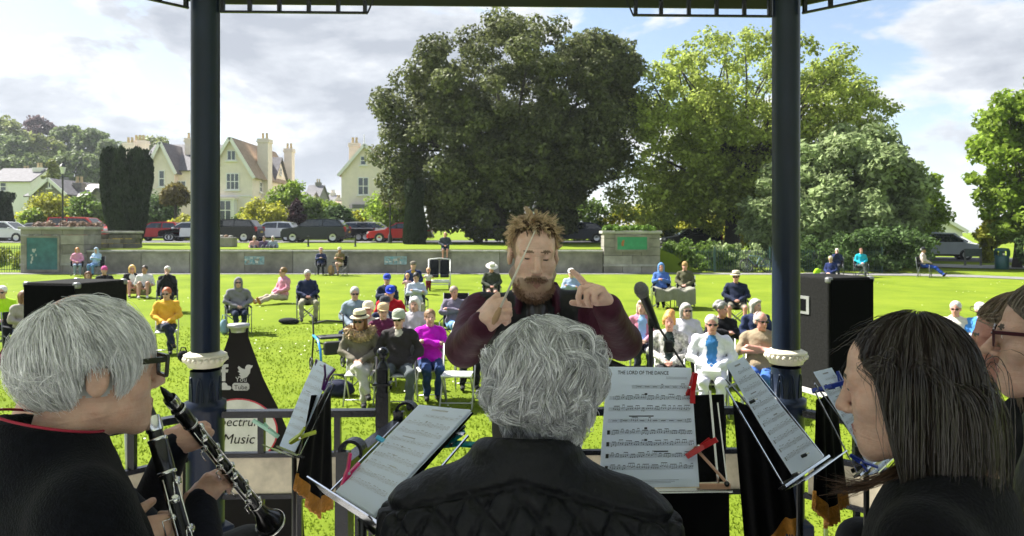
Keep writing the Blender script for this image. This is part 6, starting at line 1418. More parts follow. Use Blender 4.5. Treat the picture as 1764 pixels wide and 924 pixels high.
def far_right_players():
    p = FG('player with brown bob, dark rimmed glasses and black padded coat at the right edge', W(1816, 590, 1.57), -2.18, .02)
    H = Body(); L = big_head(H, p.hc, p.R, 1.0, cran=HAIRT, open_eyes=True, mouth=.004, nose=1.06); H.cap(L(0, .03, -.06), L(0, .05, -.20), .052, .056, SKIN, .02)
    H.paint(L(0, -.085, -.03), (.13, .062, .10), SKIN, p.R, only=HAIRT)
    B = Body(); p.torso(B, 1.1, sh=1.02); p.legs(B)
    for a in np.linspace(0, 2*math.pi, 18, endpoint=False): B.cap(p.U(.095*math.cos(a), .03+.09*math.sin(a), 1.01), p.U(.10*math.cos(a), .02+.095*math.sin(a), 1.075), .03, .024, TOP, .02)
    for e in (-1, 1): p.arm(B, e, p.U(e*.28, -.02, .70), p.U(e*.10, -.26, .58), 1.1); hand(H, p.U(e*.10, -.26, .58), (0, -.9, .0), (0, 0, -1), (-e, 0, 0), [(.8, .7, .4)]*4)
    qm = M('black_coat', (.008, .008, .010), .5, .2, 30, .4, 25, spec=.3, bd=.02)
    join_bodies([(H, .0045), (B, .012)], 'body', [sk_r, qm, trou, shoeb, m_eye, M('lips_rose'), qm, HM('brown_scalp', (.08, .06, .045)), M('dark_brow'), m_wh], p.root)
    hm = HM('brown_bob_hair', (.20, .165, .135), .45); c = L(0, .02, .03)
    P = grow(4200, c, p.R, (.086, .106, .10), (0, .2, 1), lambda d: np.where(d[:, 2] > .3, .19, .13), rng, grav=.2, segs=13, nclump=220, jit=.1, clump=.5, region=not_face(-.3, .5, -.6), shellvar=.14, wave=.02, wfreq=25, face_clear=(.0, .08, -.05)); strand_mesh(P, .0008, 'hair', hm, p.root, rng)
    g = MB(); gl = MB()
    for e in (-1, 1):
        pt = [L(e*(.034+a), -.110+abs(a)*.1, .008+b) for a, b in ((-.026, .017), (.026, .019), (.024, -.015), (-.02, -.016))]
        for i in range(4): g.bar(pt[i], pt[(i+1) % 4], .003, .004)
        gl.quad(*pt); g.bar(L(e*.060, -.106, .022), L(e*.08, .005, .02), .004, .008)
    g.bar(L(-.009, -.112, .014), L(.009, -.112, .014), .003, .003); o = g.build('glasses', M('plum_frame', (.05, .008, .015), .3), p.root); gl.build('lens', glassmat('spectacle_lens'), o)
    player_chair('black padded chair under the player with the brown bob', p.root)
    p = FG('player with fair brown hair half hidden behind the far right player', W(1752, 592, 1.98), -2.1, .1)
    H = Body(); L = big_head(H, p.hc, p.R, 1.0, cran=HAIRT); H.cap(L(0, .03, -.06), L(0, .05, -.20), .052, .056, SKIN, .02); B = Body(); p.torso(B, 1.05); p.legs(B)
    for e in (-1, 1): p.arm(B, e, p.U(e*.28, -.02, .70), p.U(e*.10, -.26, .58), 1.05); hand(H, p.U(e*.10, -.26, .58), (0, -.9, .0), (0, 0, -1), (-e, 0, 0), [(.8, .7, .4)]*4)
    join_bodies([(H, .006), (B, .014)], 'body', [skinmat('skin_rosy', (.5, .24, .19)), fleece, trou, shoeb, m_eye, m_lip, fleece, HM('fair_scalp', (.2, .15, .1)), m_eye, m_wh], p.root)
    P = grow(2600, L(0, .02, .03), p.R, (.088, .108, .10), (0, .2, 1), .24, rng, grav=.2, segs=13, nclump=150, jit=.12, clump=.5, region=not_face(-.3, .5, -.6), shellvar=.12, wave=.03, wfreq=20, face_clear=(.02, .06, -.05)); strand_mesh(P, .0009, 'hair', HM('fair_brown_hair', (.24, .18, .13), .45), p.root, rng)
    player_chair('black padded chair under the half hidden fair haired player', p.root)
far_right_players()

# ---------------------------------------------------------------- the conductor
def conductor():
    r = thing('conductor', 'bearded conductor in plum shirt and black waistcoat raising a thin baton', 'person', (.075, 2.50, DECK)); o = V(r.location); l = lambda w: np.array(V(w)-o)
    plum = M('plum_shirt', (.058, .014, .028), .6, .2, 20, .5, 16, spec=.15, bd=.02); vest = M('black_waistcoat', (.009, .009, .011), .6, .2, 30, .3, 18, spec=.35, bd=.02)
    hc = l(W(919, 441, 2.42)); R = np.array(Euler((.16, .03, .10)).to_matrix())
    H = Body(); L = big_head(H, hc, R, 1.0, cran=HAIRT, jaw=1.08)
    H.ell(L(0, -.055, -.085), (.056, .052, .045), SKIN, .02, R)
    H.cap(L(0, .03, -.06), L(0, .06, -.22), .060, .064, SKIN, .02)
    H.paint(L(0, -.05, -.105), (.085, .085, .062), HAIRT, R, only=SKIN); H.paint(L(0, -.1, -.055), (.034, .03, .0095), HAIRT, R, only=SKIN)
    for e in (-1, 1): H.paint(L(e*.066, -.02, -.035), (.022, .03, .06), HAIRT, R, only=SKIN); H.paint(L(e*.079, .014, -.004), (.013, .024, .036), SKIN, R)
    H.paint(L(0, .06, -.13), (.09, .05, .12), SKIN, R, only=HAIRT)
    B = Body(); z = lambda v: v-DECK
    cx = .01
    B.ell((cx, .02, z(1.50)), (.155, .11, .14), TRO, .05); B.ell((cx, .01, z(1.68)), (.155, .115, .17), UND, .06); B.ell((cx, .02, z(1.93)), (.175, .115, .18), UND, .06)
    S = {-1: l(W(824, 540, 2.48)), 1: l(W(1020, 534, 2.48))}
    B.cap(S[-1]+np.array((.03, 0, 0)), S[1]-np.array((.03, 0, 0)), .068, .068, UND, .06); B.ell((cx, .03, z(2.12)), (.10, .07, .05), UND, .04)
    E = {-1: l(W(800, 600, 2.24)), 1: l(W(1072, 588, 2.24))}; Wp = {-1: l(W(830, 562, 2.03)), 1: l(W(1047, 532, 2.03))}
    for e in (-1, 1):
        B.cap(S[e], E[e], .066, .055, TOP, .035); B.cap(E[e], Wp[e], .053, .040, TOP, .03); B.cap(Wp[e]*.92+E[e]*.08, Wp[e]+(Wp[e]-E[e])*.02, .041, .041, TOP, .006); hipx = cx+e*.09
        B.cap((hipx, .02, z(1.45)), (hipx+e*.02, .0, z(1.02)), .10, .072, TRO, .04); B.cap((hipx+e*.02, 0, z(1.02)), (hipx+e*.03, .02, .10), .068, .052, TRO, .02); B.cap((hipx+e*.03, .03, .045), (hipx+e*.045, -.14, .04), .045, .04, SHOE, .02)
    # collar points
    for e in (-1, 1):
        for t in np.linspace(0, 1, 7): a = np.array((cx+e*(.066-.012*t), -.03-.055*t, z(2.165)-.012*t)); B.cap(a, a+np.array((e*.012*t, -.012, -.03-.035*t)), .010, .008, TOP, .008)
    for a in np.linspace(.3, math.pi-.3, 9): B.cap((cx+.075*math.cos(a), .02+.07*math.sin(a), z(2.12)), (cx+.07*math.cos(a), .015+.065*math.sin(a), z(2.17)), .014, .010, TOP, .012)
    B.cap((cx, -.085, z(2.10)), (cx, -.105, z(1.98)), .03, .035, DARK, .02)
    # right hand grips the baton, left hand points
    w = Wp[-1]; d = l(W(866, 524, 1.97))-w; n = np.array((.35, .75, -.35)); hand(H, w-d*.1, d, n, (-.3, -.2, .9), [(1.25, 1.2, .7)]*4, (.9, .3, .25), 1.05)
    H.cap(w+(E[-1]-w)*.12, w+d*.05, .030, .030, SKIN, .01)
    w2 = Wp[1]; d2 = l(W(994, 452, 1.96))-w2; hand(H, w2-d2*.05, d2, (-.75, -.55, .25), (-.45, .2, .8), [(.08, .12, .08), (.95, 1.1, .6), (1.1, 1.2, .7), (1.15, 1.2, .7)], (.6, .5, .65), 1.05)
    H.cap(w2+(E[1]-w2)*.12, w2+d2*.05, .030, .030, SKIN, .01)
    join_bodies([(H, .0042), (B, .0085)], 'body', [sk_con, plum, M('black_trousers', (.012, .012, .014), .8), shoeb, m_eye, M('lips_man', (.36, .17, .14), .5), vest, HM('conductor_scalp', (.38, .25, .18)), HM('conductor_brow', (.20, .125, .085)), m_wh], r)
    hm = HM('light_brown_hair', (.62, .48, .32), .4); c = L(0, .018, .032)
    P = grow(3400, c, R, (.076, .098, .094), (0, .5, 1), lambda d: np.where(d[:, 2] > .35, .046, .026), rng, grav=.02, segs=7, nclump=260, jit=.45, clump=.7, region=not_face(-.30, .60, -.5), shellvar=.03, out=.6, sweep=(.1, -.9, .1)); strand_mesh(P, .0008, 'hair', hm, r, rng)
    P = grow(500, c, R, (.077, .099, .095), (0, .5, 1), .038, rng, grav=.1, segs=7, nclump=60, jit=.25, clump=.7, region=lambda d: (d[:, 1] < -.1) & (d[:, 2] > .62) & (d[:, 2] < .9), shellvar=.05, out=.2, sweep=(.5, -1.2, -.1)); strand_mesh(P, .0009, 'fringe', HM('dark_fringe', (.10, .062, .04)), r, rng)
    # short beard bristles
    Q = grow(2600, L(0, -.045, -.085), R, (.060, .056, .052), (0, -.2, 1), .016, rng, grav=.3, segs=4, nclump=200, jit=.4, clump=.3, region=lambda d: ((d[:, 2] < .05) | (np.abs(d[:, 0]) > .75)) & (d[:, 1] < .35), shellvar=.05, out=.5); strand_mesh(Q, .0006, 'beard', HM('beard_brown', (.24, .145, .09)), r, rng)
    Q = grow(420, L(0, -.080, -.058), R, (.032, .028, .012), (0, 0, 1), .014, rng, grav=.3, segs=4, nclump=60, jit=.3, clump=.3, region=lambda d: (d[:, 1] < -.3), shellvar=.05, out=.4); strand_mesh(Q, .0006, 'moustache', HM('beard_brown'), r, rng)
    MB().tube([L(*q) for q in ((-.02, -.105, .0), (0, -.11, .0))] if 0 else [(0, 0, .5), (0, 0, .501)], .0001, 3).build('button', vest, r) if 0 else None
    b = thing('baton', 'thin pale conducting baton in the conductor\'s right hand', 'baton', W(864, 526, 1.96)); a1 = W(922, 397, 1.93)-W(864, 526, 1.96)
    MB().tube([-a1*.18, a1*.5, a1], [.0034, .0026, .0012], 8).build('shaft', M('baton_white', (.62, .58, .50), .4), b); MB().tube([-a1*.26, -a1*.2, -a1*.1, -a1*.03], [.004, .009, .008, .004], 10).build('grip', M('cork', (.35, .22, .12), .8), b)
conductor()
# ================================================================ THINGS OF THE BAND
m_blk = M('stand_black', (.012, .012, .013), .45); m_chr = M('stand_chrome', (.62, .62, .62), .2, .08, metal=1.); m_paper = M('music_paper', (.84, .89, .97), .8, .02, 4, .05, 6, trans=.5)
m_ink = M('printed_ink', (.03, .03, .035), .8); m_gold = M('gold_fringe', (.55, .23, .02), .7, .25, 40, .5, 120); m_drape = M('black_drape', (.005, .005, .006), .8, .2, 8, .3, 20, spec=.1)
def sheet(label, q, title=None, rows=8, seed=1, wave=.006, layers=1, faint=1., width=1.):
    """paper with corners q = top left, top right, bottom right, bottom left; print lies on it as thin ink"""
    tl, tr, br, bl = [V(p) for p in q]; c = (tl+tr+br+bl)/4; r = thing('sheet_music', label, 'sheet music', c); rg = np.random.default_rng(seed)
    u = ((tr-tl)+(br-bl)).normalized(); vv = ((tl-bl)+(tr-br)).normalized(); n = u.cross(vv).normalized()
    if n.y > 0 and abs(n.y) > .2: n = -n
    if n.dot(V((0, 0, CAMZ))-c) < 0: n = -n
    def S(a, b, h=0.):          # a,b in 0..1 from top left
        p = (tl*(1-a)+tr*a)*(1-b)+(bl*(1-a)+br*a)*b-c
        return p+n*(wave*(math.sin(a*3.1+seed)*math.cos(b*2.3+seed*.7)+.6*math.sin(b*4+seed))+h)
    NX, NY = 14, 18
    for k in range(layers):
        mb = MB(); o = -k*.0016; sh = k*.006*(1 if k % 2 else -.5)
        vs = [S(i/NX+sh, j/NY+sh*.5, o) for j in range(NY+1) for i in range(NX+1)]+[S(i/NX+sh, j/NY+sh*.5, o-.0006) for j in range(NY+1) for i in range(NX+1)]
        K = (NX+1)*(NY+1); fs = []
        for j in range(NY):
            for i in range(NX): a = j*(NX+1)+i; fs += [(a, a+NX+1, a+NX+2, a+1), (K+a, K+a+1, K+a+NX+2, K+a+NX+1)]
        mb.add(vs, fs, True).build('page', m_paper, r)
    W_, H_ = ((tr-tl).length+(br-bl).length)/2, ((tl-bl).length+(tr-br).length)/2
    ink = MB(); e = .0007
    def rect(a0, b0, a1, b1):
        k = max(1, int((a1-a0)*10)); 
        for i in range(k): x0, x1 = a0+(a1-a0)*i/k, a0+(a1-a0)*(i+1)/k; ink.quad(S(x0, b0, e), S(x1, b0, e), S(x1, b1, e), S(x0, b1, e))
    px, py = 1/W_, 1/H_       # one metre in sheet units
    top = .13 if title else .07; gap = (.90-top)/rows
    for k in range(rows):
        y0 = top+gap*k+gap*.30; x0, x1 = (.05 if k else .30), .955
        for l in range(5): rect(x0, y0+l*.0017*py, x1, y0+l*.0017*py+.00030*py)
        rect(x0, y0-.001*py, x0+.006*px, y0+.008*py) if k > 3 else None
        x = x0+.05; 
        while x < x1-.02:
            if rg.random() < .1: rect(x, y0, x+.0005*px, y0+.0068*py); x += .012; continue
            grp = rg.integers(2, 5); st = rg.random()*.006
            if k in (0, 3) and rg.random() < .6: rect(x, y0+.003*py, x+.05, y0+.0042*py); x += .09; continue
            xs = [x+i*.0042*px for i in range(grp)]; ys = [st+(rg.random()-.4)*.0035 for _ in xs]
            for a, b in zip(xs, ys): rect(a, y0+b*py, a+.0019*px, y0+(b+.0016)*py); rect(a+.0016*px, y0+(b-.0055)*py, a+.0020*px, y0+b*py)
            rect(xs[0]+.0016*px, y0+(min(ys)-.0058)*py, xs[-1]+.0020*px, y0+(min(ys)-.0046)*py); x = xs[-1]+.0065*px
        if k in (1, 4, 5): rect(.45, y0-.007*py, .45+.006*px, y0-.0025*py)
        if k == 6: rect(.55, y0-.0065*py, .70, y0-.004*py)
        if k == 3: rect(.28, y0-.0075*py, .55, y0-.0052*py)
    if title:
        vs, fs = textmesh(title, 1., 0, .012); w0 = vs[:, 0].max()-vs[:, 0].min(); s = .60/w0; x00 = vs[:, 0].min(); hh = vs[:, 1].max()
        ink.add([S(.13+(v[0]-x00)*s, .065-(v[1])*s*px**-1*py*1.15, e) for v in vs], fs)
        for k in range(3): rect(.70, .085+.008*k, .95, .0865+.008*k)
        for k in range(3): rect(.22+.05*k, .945+.011*k, .80-.04*k, .947+.011*k)
    else: rect(.35, .035, .66, .035+.004*py)
    ink.build('print', M('faint_ink_%d' % int(faint*100), (.03+.62*(1-faint),)*3, .8) if faint < 1 else m_ink, r)
    return r, n, (tl, tr, br, bl)
def drape(name, label, pts, fringe=True, folds=5, thick=.004, vee=.0, vp=.6):
    """hanging cloth: pts = top left, top right, bottom right, bottom left"""
    tl, tr, br, bl = [V(p) for p in pts]; c = (tl+tr)/2; r = thing(name, label, 'banner', c); nrm = (tr-tl).cross(bl-tl).normalized(); NX, NY = 24, 20
    def S(a, b, h=0):
        b = b*(1+vee*(1-abs(a-vp)/max(vp, 1-vp))-vee*.5)
        return (tl*(1-a)+tr*a)*(1-b)+(bl*(1-a)+br*a)*b-c+nrm*(.010*math.sin(a*folds*6.28)*(.25+.75*b)+h)
    K = (NX+1)*(NY+1); vs = [S(i/NX, j/NY*(.88 if fringe else 1), o) for o in (0, thick) for j in range(NY+1) for i in range(NX+1)]; fs = []
    for j in range(NY):
        for i in range(NX): a = j*(NX+1)+i; fs += [(a, a+1, a+NX+2, a+NX+1), (K+a, K+a+NX+1, K+a+NX+2, K+a+1)]
    MB().add(vs, fs, True).build('cloth', m_drape, r)
    if fringe:
        mb = MB(); b0 = .86
        for i in range(46):
            a0, a1 = i/46, (i+.9)/46; l = .985+.03*((i*7) % 5)/5
            mb.add([S(a0, b0, .006), S(a1, b0, .006), S(a1, l, .007), S(a0, l, .007), S(a0, b0, -.003), S(a1, b0, -.003), S(a1, l, -.003), S(a0, l, -.003)], [(0, 3, 2, 1), (4, 5, 6, 7), (0, 1, 5, 4), (1, 2, 6, 5), (2, 3, 7, 6), (3, 0, 4, 7)])
        mb.build('gold_fringe', m_gold, r)
    return r
def stand(label, q, n, floor, lip=.05, wires=True):
    """folding music stand behind a sheet"""
    tl, tr, br, bl = q; cb = (bl+br)/2; ct = (tl+tr)/2; r = thing('music_stand', label, 'music stand', V((cb.x, cb.y, floor))); o = V(r.location); b = -n*.014; u = (br-bl).normalized(); v = (ct-cb).normalized(); wd = (br-bl).length
    e0, e1 = bl-u*.06+b-v*.006-o, br+u*.06+b-v*.006-o; t = MB(); t.bar(e0, e1, .006, .02, up=n); t.bar(e0+n*lip-v*.008, e1+n*lip-v*.008, .003, .012, up=n); t.add([e0-v*.008, e1-v*.008, e1+n*lip-v*.008, e0+n*lip-v*.008], [(0, 1, 2, 3)]); t.build('tray', m_chr, r)
    for a in (-1, 1):
        f = MB(); f.bar(cb+b-o, (tl if a < 0 else tr)*.9+(tr if a < 0 else tl)*.1+u*a*.03+b-v*.03-o, .007, .003, up=n); f.build('desk_arm', m_chr, r)
        MB().bar((bl if a < 0 else br)+u*a*.045+b-o, (tl if a < 0 else tr)+u*a*.045+b-v*.05-o, .005, .003, up=n).build('desk_arm', m_chr, r)
    MB().bar(tl-u*.03+b-v*.05-o, tr+u*.03+b-v*.05-o, .005, .003, up=n).build('cross_bar', m_chr, r)
    h = cb-o+b*2-v*.0; MB().tube([h+v*.05, V((h.x, h.y, h.z-.02)), V((h.x, h.y, .30))], .008, 10).build('pole', m_blk, r); MB().lathe([(.014, 0), (.016, .01), (.016, .05), (.014, .06)], (h.x, h.y, (h.z)*.55), 12).build('collar', m_blk, r)
    MB().tube([V((h.x, h.y, .45)), V((h.x, h.y, .12))], .011, 10).build('lower_pole', m_chr, r)
    for k in range(3): a = k*2.094+.5; MB().tube([V((h.x, h.y, .32)), V((h.x+.24*math.cos(a), h.y+.24*math.sin(a), .008))], .006, 6).build('leg', m_blk, r)
    MB().tube([h-v*.01, h-v*.01-n*.05], .007, 8).build('wing_screw', m_blk, r)
    return r
def peg(label, p, d, n, col, s=1.):
    """spring clothes peg: two arms and a wire spring"""
    p, d, n = V(p), V(d).normalized(), V(n).normalized(); r = thing('clothes_peg', label, 'clothes peg', p); m = M('peg_'+col, col, .4, .1); sd_ = d.cross(n).normalized()
    for a in (-1, 1):
        g = MB(); L = .072*s; pts = [(-.5, .0015), (-.1, .0045), (.1, .0055), (.5, .017)]
        for (t0, h0), (t1, h1) in zip(pts[:-1], pts[1:]): g.bar(d*t0*L+n*a*h0*s, d*t1*L+n*a*h1*s, .011*s, .0055*s, up=n)
        g.build('arm', m, r)
    k = MB(); k.tube([sd_*x+d*.0*s for x in (-.008*s, .008*s)], .0035*s, 8); k.build('spring', m_chr, r)
def binder_clip(label, p, d, n):
    p, d, n = V(p), V(d).normalized(), V(n).normalized(); r = thing('spring_clip', label, 'clip', p); MB().bar(-d*.007, d*.007, .006, .006, up=n).build('jaw', m_blk, r); MB().tube([n*.004-d*.01, n*.012, n*.004+d*.01], .0018, 6).build('wire_handle', m_chr, r)
# ---- stand with the open sheet, right of centre
qC = (W(1046, 632, 1.66), W(1190, 634, 1.66), W(1204, 838, 1.56), W(1031, 841, 1.56))
s_, nC, _ = sheet('large sheet titled The Lord of the Dance, upright right of centre', qC, 'THE LORD OF THE DANCE', 8, 3, .003, 2)
stand('folding music stand carrying the sheet titled The Lord of the Dance', qC, nC, STG)
f = thing('music_folder', 'open black folder board behind the sheet titled The Lord of the Dance', 'folder', (0, 0, 0)); off = V((0, .022, 0))
fq = [W(1186, 686, 1.635)+off, W(1252, 684, 1.645)+off, W(1256, 836, 1.57)+off, W(1190, 838, 1.57)+off]
MB().prism(fq, (0, 0, 0), (0, .006, 0)).build('board', m_drape, f); MB().bar(W(1196, 770, 1.585), W(1254, 834, 1.553), .008, .004).build('strut', M('copper_wood', (.42, .24, .15), .45), f); MB().bar(W(1205, 838, 1.55), W(1258, 838, 1.55), .006, .010).build('lip', M('copper_wood'), f)
MB().bar(W(1236, 694, 1.63), W(1252, 830, 1.56), .003, .003).build('edge_wire', m_chr, f); MB().ball(W(1252, 834, 1.548), .006, 10).build('knob', m_blk, f)
drape('stand_drape', 'plain black cloth hanging below the centre right music stand', (W(1040, 846, 1.585), W(1256, 846, 1.585), W(1258, 1050, 1.60), W(1040, 1050, 1.60)), False, 3)
peg('red clothes peg gripping the upper right edge of the titled sheet', W(1192, 668, 1.625), W(1187, 690, 1.63)-W(1197, 646, 1.62), (.3, -1, 0), '#b01018', .95); peg('red clothes peg at the lower right edge of the titled sheet', W(1206, 772, 1.575), W(1228, 758, 1.57)-W(1184, 786, 1.57), (.2, -1, .3), '#b01018', .95); peg('red clothes peg at the lower left of the titled sheet', W(1027, 816, 1.56), W(1007, 799, 1.56)-W(1047, 832, 1.56), (-.2, -1, .3), '#b01018', .95)
# ---- tilted stand between the gate and the quilted jacket
qB = (W(722, 698, 1.66), W(808, 703, 1.47), W(645, 889, 1.37), W(577, 846, 1.53))
s_, nB, _ = sheet('tilted pale sheets with teal and pink pegs beside the quilted jacket', qB, None, 9, 5, .003, 4, .22)
stand('chrome tray music stand tilted beside the quilted jacket', qB, nB, STG)
peg('sky blue clothes peg on the left edge of the tilted sheets', W(668, 765, 1.60), W(684, 775, 1.59)-W(652, 755, 1.60), nB, '#3f9fc4', .8); peg('teal clothes peg on the right edge of the tilted sheets', W(778, 762, 1.48), W(806, 757, 1.46)-W(752, 768, 1.48), nB, '#128f9a', 1.1); peg('pink clothes peg on the wire beside the tilted sheets', W(600, 815, 1.55), W(601, 798, 1.55)-W(588, 828, 1.54), nB, '#d01f6a', .9)
bd = MB().prism([p-nB*.012 for p in qB], (0, 0, 0), tuple(-nB*.004)).build('backing_folder', m_drape); tag(bd, 'black folder under the tilted pale sheets', 'folder')
# ---- stand by the second clarinet, seen almost edge on
qA = (W(546, 619, 2.42), W(574, 633, 2.22), W(505, 778, 2.18), W(481, 768, 2.38))
s_, nA, _ = sheet('narrow looking pale sheet with purple pegs left of the gate', qA, None, 9, 7, .004, 2, .25)
stand('black music stand seen edge on left of the gate', qA, nA, DECK+.003)
drape('stand_banner', 'black banner with gold fringe hanging left of the gate', (W(538, 682, 2.20), W(570, 676, 2.36), W(572, 875, 2.40), W(506, 860, 2.14)), True, 3, vee=.24, vp=.62)
for i, (x, y, dx, dy, c, l) in enumerate([(556, 652, 8, -26, '#4b1260', 'upper right'), (539, 640, 12, -26, '#4b1260', 'upper left')]): peg('purple clothes peg at the %s of the narrow sheet' % l, W(x+6, y, 2.2 if i == 0 else 2.4), W(x+dx, y+dy, 2.2)-W(x-dx, y-dy, 2.2), nA, c, 1.)
peg('lime clothes peg at the lower edge of the narrow sheet', W(517, 752, 2.15), W(532, 744, 2.14)-W(503, 762, 2.15), nA, '#a9b81a', 1.05); peg('pale green clothes peg left of the narrow sheet', W(462, 740, 2.36), W(446, 728, 2.36)-W(478, 752, 2.36), nA, '#9fcdb8', 1.1)
# ---- stand in front of the dark haired player
qD = (W(1250, 629, 1.80), W(1282, 614, 1.95), W(1418, 788, 1.88), W(1368, 822, 1.70))
s_, nD, _ = sheet('long pale sheet slanting down towards the dark haired player', qD, None, 11, 9, .005, 2, .55)
stand('silver music stand under the slanting sheet before the right column', qD, nD, STG if 0 else DECK+.003)
drape('stand_banner', 'black banner with gold fringe under the slanting sheet', (W(1262, 690, 1.98), W(1350, 720, 1.93), W(1378, 930, 1.93), W(1288, 1000, 1.99)), True, 3, vee=-.2, vp=.8)
for x, y, D_, l in ((1296, 692, 1.78, 'upper'), (1370, 818, 1.70, 'lower'), (1385, 785, 1.78, 'middle')): binder_clip('small %s metal clip on the slanting sheet' % l, W(x, y, D_-.01), (.6, -.3, .4), nD)
# ---- stand at the far right
qE = (W(1404, 640, 2.08), W(1434, 633, 2.26), W(1524, 778, 2.20), W(1492, 806, 2.02))
s_, nE, _ = sheet('pale sheet with blue pegs left of the dark haired player\'s face', qE, None, 11, 11, .005, 2, .5)
stand('black music stand left of the dark haired player\'s face', qE, nE, DECK+.003)
drape('stand_banner', 'black banner with gold fringe left of the dark haired player', (W(1408, 690, 2.12), W(1440, 676, 2.28), W(1462, 890, 2.28), W(1404, 880, 2.12)), True, 3, vee=.28, vp=.4)
peg('blue clothes peg on the left edge of the far right sheet', W(1424, 668, 2.08), W(1440, 664, 2.06)-W(1408, 672, 2.08), nE, '#14308f', 1.1); peg('blue clothes peg on the right edge of the far right sheet', W(1450, 660, 2.22), W(1456, 678, 2.2)-W(1444, 644, 2.22), nE, '#14308f', 1.0); peg('blue clothes peg at the foot of the far right sheet', W(1484, 796, 2.02), W(1500, 806, 2.0)-W(1468, 786, 2.02), nE, '#14308f', .9)
# ---- microphone on its stand
ms = thing('microphone_stand', 'black microphone stand right of the conductor', 'microphone stand', (W(1122, 600, 2.55).x, 2.55, DECK)); o = V(ms.location)
MB().tube([(0, 0, .02), (0, 0, 1.02)], .011, 10).build('pole', m_blk, ms); MB().tube([(0, 0, .95), W(1121, 545, 2.55)-o], .0085, 10).build('upper_pole', m_blk, ms); MB().lathe([(.016, .98), (.018, 1.0), (.018, 1.06), (.014, 1.08)], (0, 0, 0), 12).build('clutch', m_blk, ms)
for k in range(3): a = k*2.094; MB().tube([(0, 0, .14), (.28*math.cos(a), .28*math.sin(a), .012)], .008, 8).build('leg', m_blk, ms)
MB().tube([W(1122, 552, 2.55)-o, W(1132, 560, 2.54)-o, W(1160, 602, 2.50)-o, W(1192, 652, 2.46)-o], [.006, .004, .004, .003], 8).build('thin_boom', m_blk, ms); MB().box(W(1122, 550, 2.55)-o, (.022, .03, .05), None, .006).build('clip', m_blk, ms); MB().box(W(1152, 597, 2.51)-o, (.03, .025, .045), None, .008).build('cable_clip', m_blk, ms)
mc = thing('microphone', 'black vocal microphone with silver grey mesh head pointing at the conductor', 'microphone', W(1104, 498, 2.50)); d = (W(1128, 556, 2.55)-W(1104, 498, 2.50)).normalized(); R = d.to_track_quat('Z', 'Y').to_matrix()
MB().lathe([(0, -.024), (.014, -.021), (.022, -.010), (.0245, .004), (.023, .018), (.019, .028)], (0, 0, 0), 20, R).build('mesh_head', M('mic_mesh', (.16, .16, .155), .6, .3, 200, .8, 400, metal=.4, bd=.003), mc); MB().lathe([(.0235, -.001), (.0252, .002), (.0252, .007), (.0235, .01)], (0, 0, 0), 20, R).build('band', M('mic_band', (.1, .1, .1), .4), mc); MB().lathe([(.019, .026), (.016, .04), (.012, .16), (.011, .168), (0, .17)], (0, 0, 0), 16, R).build('handle', m_blk, mc)
dv = thing('recording_device', 'small glossy black device on a bar behind the titled sheet', 'device', W(1052, 604, 2.3)); MB().ball((0, 0, 0), .022, 14, (.9, .8, 1.15)).build('rounded_head', m_black, dv); MB().tube([(-.005, 0, -.035), (.05, 0, -.058), (.11, 0, -.056)], .009, 8).build('bar', m_blk, dv); MB().tube([(.0, 0, -.04), (.0, 0, -1.36)], .008, 8).build('pole', m_blk, dv)
for k in range(3): a = k*2.094; MB().tube([(0, 0, -1.2), (.2*math.cos(a), .2*math.sin(a), -1.42)], .006, 8).build('leg', m_blk, dv)
# ---- loudspeakers
m_cab = M('cabinet_carpet', (.014, .014, .0135), .95, .35, 60, .4, 120, bd=.004, spec=.08); m_gril = M('grille_cloth', (.004, .004, .005), .95, .2, 90, spec=.05)
def speaker(label, loc, rz, w, d, h, legz, slabel):
    r = thing('loudspeaker', label, 'loudspeaker', loc, rz); MB().box((0, 0, h/2), (w, d, h), None, .012).build('cabinet', m_cab, r); MB().box((0, -d/2-.004, h/2), (w-.03, .012, h-.03), None, .004).build('grille', m_gril, r)
    for a in (-1, 1):
        for c in (0, 1):
            for e in (-1, 1): MB().box((a*(w/2-.018), e*(d/2-.018), c*h+(.018 if not c else -.018)), (.046, .046, .046), None, .014).build('corner_guard', M('corner_metal', (.22, .22, .22), .4, metal=.6), r)
        hd = MB(); hd.box((a*(w/2+.002), .02, h*.74), (.012, .17, .13)); o = hd.build('handle_plate', M('handle_metal', (.3, .3, .3), .4, metal=.4), r); MB().box((a*(w/2+.006), .02, h*.74), (.010, .11, .085)).build('handle_recess', m_gril, o)
    t = thing('loudspeaker_stand', slabel, 'table', (loc[0], loc[1], 0), rz); z = loc[2]
    MB().box((0, 0, z-.015), (w+.06, d+.04, .028)).build('top', M('trestle_top', (.45, .44, .42), .6), t)
    for a in (-1, 1):
        for c in (-1, 1): MB().tube([(a*(w/2), c*(d/2-.03), z-.03), (a*(w/2+.02), c*(d/2), 0)], .012, 8).build('leg', m_steel, t)
    return r
pR = W(1450, 640, 5.2); speaker('tall black carpeted loudspeaker beside the right column', (pR.x-.05, 5.35, W(0, 668, 5.25).z), .33, .40, .50, .80, 0, 'grey metal table under the right loudspeaker')
pL = W(118, 640, 5.2); speaker('black carpeted loudspeaker behind the silver haired player', (pL.x+.0, 5.3, W(0, 672, 5.2).z), -.25, .46, .46, .77, 0, 'grey metal table under the left loudspeaker')
